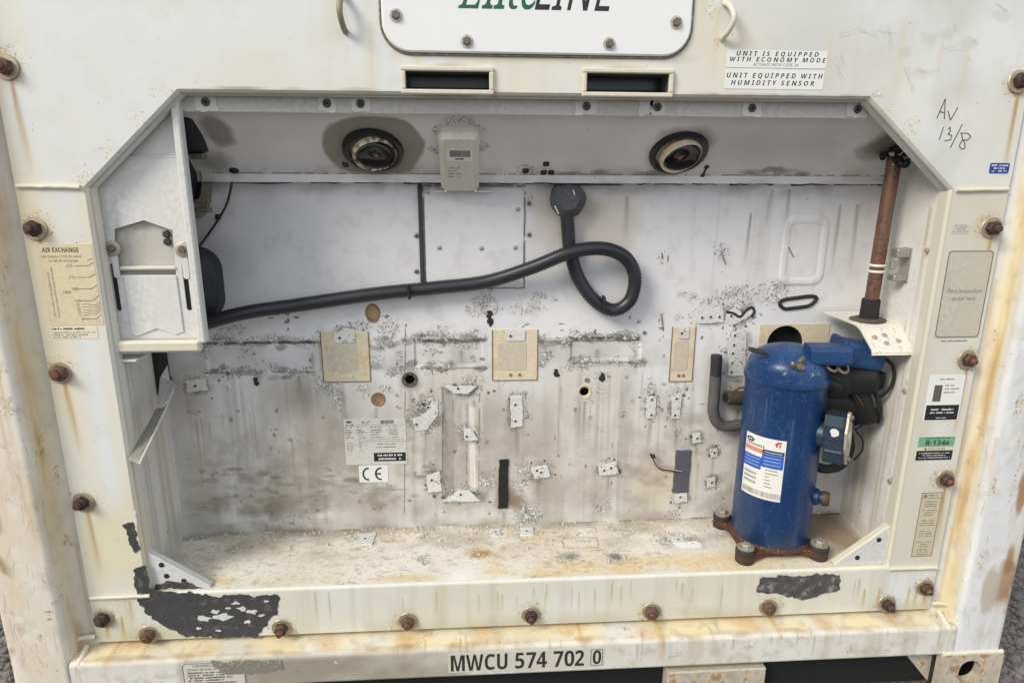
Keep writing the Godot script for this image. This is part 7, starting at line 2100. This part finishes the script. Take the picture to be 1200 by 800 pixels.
# ---------------------------------------------------------------- other loose pieces
func build_small_things():
	# white box fixed under the slope
	var o = thing("sensor_cover", "white rounded box with a barcode fixed between the two ports", "sensor box", "", Vector3(-0.165, 1.33, -0.2))
	var w := mat("box_white", [224, 221, 211], 0.45, 0, 0.1)
	var mb := MB.new()
	mb.xf = slope_frame(Vector2(-0.162, 0.0))
	mb.prism(MB.rrect(-0.0455, -0.032, 0.0455, 0.160, 0.016, 4), -0.02, 0.030, 0.010)
	part("box", mb, w, o)
	mb = MB.new(); mb.xf = slope_frame(Vector2(-0.162, 0.0))
	bar(mb, -0.028, 0.082, 0.030, 0.122, 0.0304)
	part("barcode_label", mb, mat("sticker_white", [224, 225, 222], 0.4), o)
	mb = MB.new(); mb.xf = slope_frame(Vector2(-0.162, 0.0))
	bars_code(mb, -0.021, 0.096, 0.025, 0.117, 0.0308); fine_print(mb, -0.012, 0.085, 0.016, 0.093, 1, 0.0308, 0.7)
	part("barcode", mb, ink("print_black", 34, 33, 32), o)
	mb = MB.new(); mb.xf = slope_frame(Vector2(-0.162, 0.0))
	fine_print(mb, -0.026, 0.025, 0.006, 0.065, 4, 0.0306, 0.5)
	part("faded_print", mb, ink("print_pale", 150, 146, 134), o)
	for s in [[-0.226, -0.196], [-0.125, -0.085]]:
		mb = MB.new(); mb.box(Vector3((s[0] + s[1]) / 2, 1.325, BACK_Z + 0.014), Vector3(s[1] - s[0], 0.005, 0.03), 0.001)
		mb.box(Vector3(s[1] if s[0] < -0.2 else s[0], 1.338, BACK_Z + 0.03), Vector3(0.005, 0.028, 0.04), 0.001)
		part("fixing_foot", mb, mats["galv_white"], o)
	# tapes
	o = thing("black_tape", "short black upright foam strip stuck low on the middle of the back wall", "foam strip", "", Vector3(-0.054, 0.454, BACK_Z))
	mb = MB.new(); mb.prism(ragged(PackedVector2Array([Vector2(-0.066, 0.602), Vector2(-0.040, 0.603), Vector2(-0.043, 0.455), Vector2(-0.070, 0.454)]), 0.0006, 0.008), BACK_Z + 0.0004, BACK_Z + 0.005, 0.0015)
	part("strip", mb, mat("foam_strip", [30, 30, 32], 0.9, 0, 0.3, [58, 56, 54], 0.66, 0.1, 12.0), o)
	o = thing("grey_strip", "dark grey upright strip with two thin wires, between back wall plates left of the compressor", "foam strip", "", Vector3(0.45, 0.489, BACK_Z))
	mb = MB.new(); mb.prism(ragged(PackedVector2Array([Vector2(0.430, 0.619), Vector2(0.475, 0.618), Vector2(0.474, 0.489), Vector2(0.429, 0.490)]), 0.0008, 0.008), BACK_Z + 0.0004, BACK_Z + 0.005, 0.0015)
	part("strip", mb, mat("strip_grey", [84, 86, 94], 0.8, 0, 0.12, [60, 62, 68], 0.62, 0.05, 8.0), o)
	o = thing("loose_wires", "pair of short cut wires sticking out beside the dark grey strip", "wires", "", Vector3(0.40, 0.56, BACK_Z))
	for q in [[[Vector3(0.359,0.607,-0.250), Vector3(0.373,0.580,-0.252), Vector3(0.390,0.564,-0.256), Vector3(0.410,0.560,-0.258), Vector3(0.448,0.553,-0.259)], "wire_black"], [[Vector3(0.365,0.608,-0.246), Vector3(0.380,0.580,-0.250), Vector3(0.396,0.568,-0.254), Vector3(0.417,0.563,-0.257), Vector3(0.450,0.556,-0.258)], "wire_pale"]]:
		mb = MB.new(); mb.tube(smooth_path(q[0], 5), 0.0017, 6)
		part("wire", mb, ink("wire_black", 40, 38, 36) if q[1] == "wire_black" else mat("wire_pale", [190, 170, 150], 0.5, 0, 0.3, [150, 70, 60], 0.6, 0, 30.0), o)
		mb = MB.new(); mb.tube([q[0][0] + Vector3(-0.004, 0.008, 0.0), q[0][0] + Vector3(0.001, -0.004, 0)], 0.0030, 7)
		part("sleeve", mb, ink("rubber", 30, 30, 32, 0.75), o)
	# bent black tube and rusty stub
	o = thing("bent_tube", "grey and black bent tube standing against the back wall left of the compressor", "tube", "", Vector3(0.52, 0.7, -0.235))
	var pts = [Vector3(0.514,0.901,-0.238), Vector3(0.516,0.844,-0.238)]
	mb = MB.new(); mb.tube([pts[0], pts[0].lerp(pts[1], 0.5), pts[1]], 0.0150, 14)
	part("black_end", mb, mat("tube_black", [40, 40, 42], 0.7, 0, 0.3, [90, 66, 52], 0.66, 0.1, 12.0), o)
	mb = MB.new(); mb.tube(smooth_path([Vector3(0.516,0.844,-0.238), Vector3(0.517,0.783,-0.238), Vector3(0.518,0.742,-0.238), Vector3(0.530,0.712,-0.238), Vector3(0.555,0.698,-0.238), Vector3(0.597,0.701,-0.236), Vector3(0.633,0.705,-0.230)], 6), 0.0155, 14)
	part("bend", mb, mat("tube_grey", [92, 90, 90], 0.7, 0.1, 0.3, [54, 53, 54], 0.58, 0.15, 9.0), o)
	o = thing("pipe_stub", "short rusty dark pipe stub in the back wall between bent tube and compressor", "pipe stub", "", Vector3(0.592,0.773,-0.250))
	mb = MB.new(); mb.xf = Transform3D(Basis(), Vector3(0.602,0.777,-0.265)); mb.ring_z(0.022, 0.006, 0.004)
	part("ring", mb, mats["hole_rim"], o)
	mb = MB.new(); mb.tube([Vector3(0.637,0.776,-0.245), Vector3(0.585,0.780,-0.236), Vector3(0.548,0.783,-0.232)], [0.021, 0.0195, 0.019], 14)
	part("stub", mb, mat("stub_rust", [78, 70, 62], 0.8, 0.2, 0.4, [118, 88, 66], 0.6, 0.2, 12.0), o)
	mb = MB.new(); mb.xf = Transform3D(basis_z(Vector3(0.548,0.783,-0.232) - Vector3(0.585,0.780,-0.236)), Vector3(0.548,0.783,-0.232)); mb.flat(MB.disc(Vector2.ZERO, 0.013, 14), 0.0006)
	part("bore", mb, ink("pit_black", 24, 23, 22, 0.8), o)
	# handles beside the cover panel
	var k = 0
	for hx in [-0.377, 0.372]:
		o = thing("grab_handle", ["small worn grey handle left of the cover panel", "small curved cream handle right of the cover panel"][k], "handle", "handles beside the cover panel", Vector3(hx, 1.63, 0))
		var q = []
		for i in 13:
			var t = i / 12.0
			q.append(Vector3(hx + 0.010 * sin(PI * t) * (1 if k else -0.4), 1.632 + 0.066 * t, 0.002 + 0.030 * pow(sin(PI * t), 0.6)))
		mb = MB.new(); mb.tube(q, 0.0058, 10)
		part("bow", mb, mats["cream_trim"] if k else mat("handle_grey", [150, 142, 126], 0.5, 0.2, 0.3), o)
		k += 1
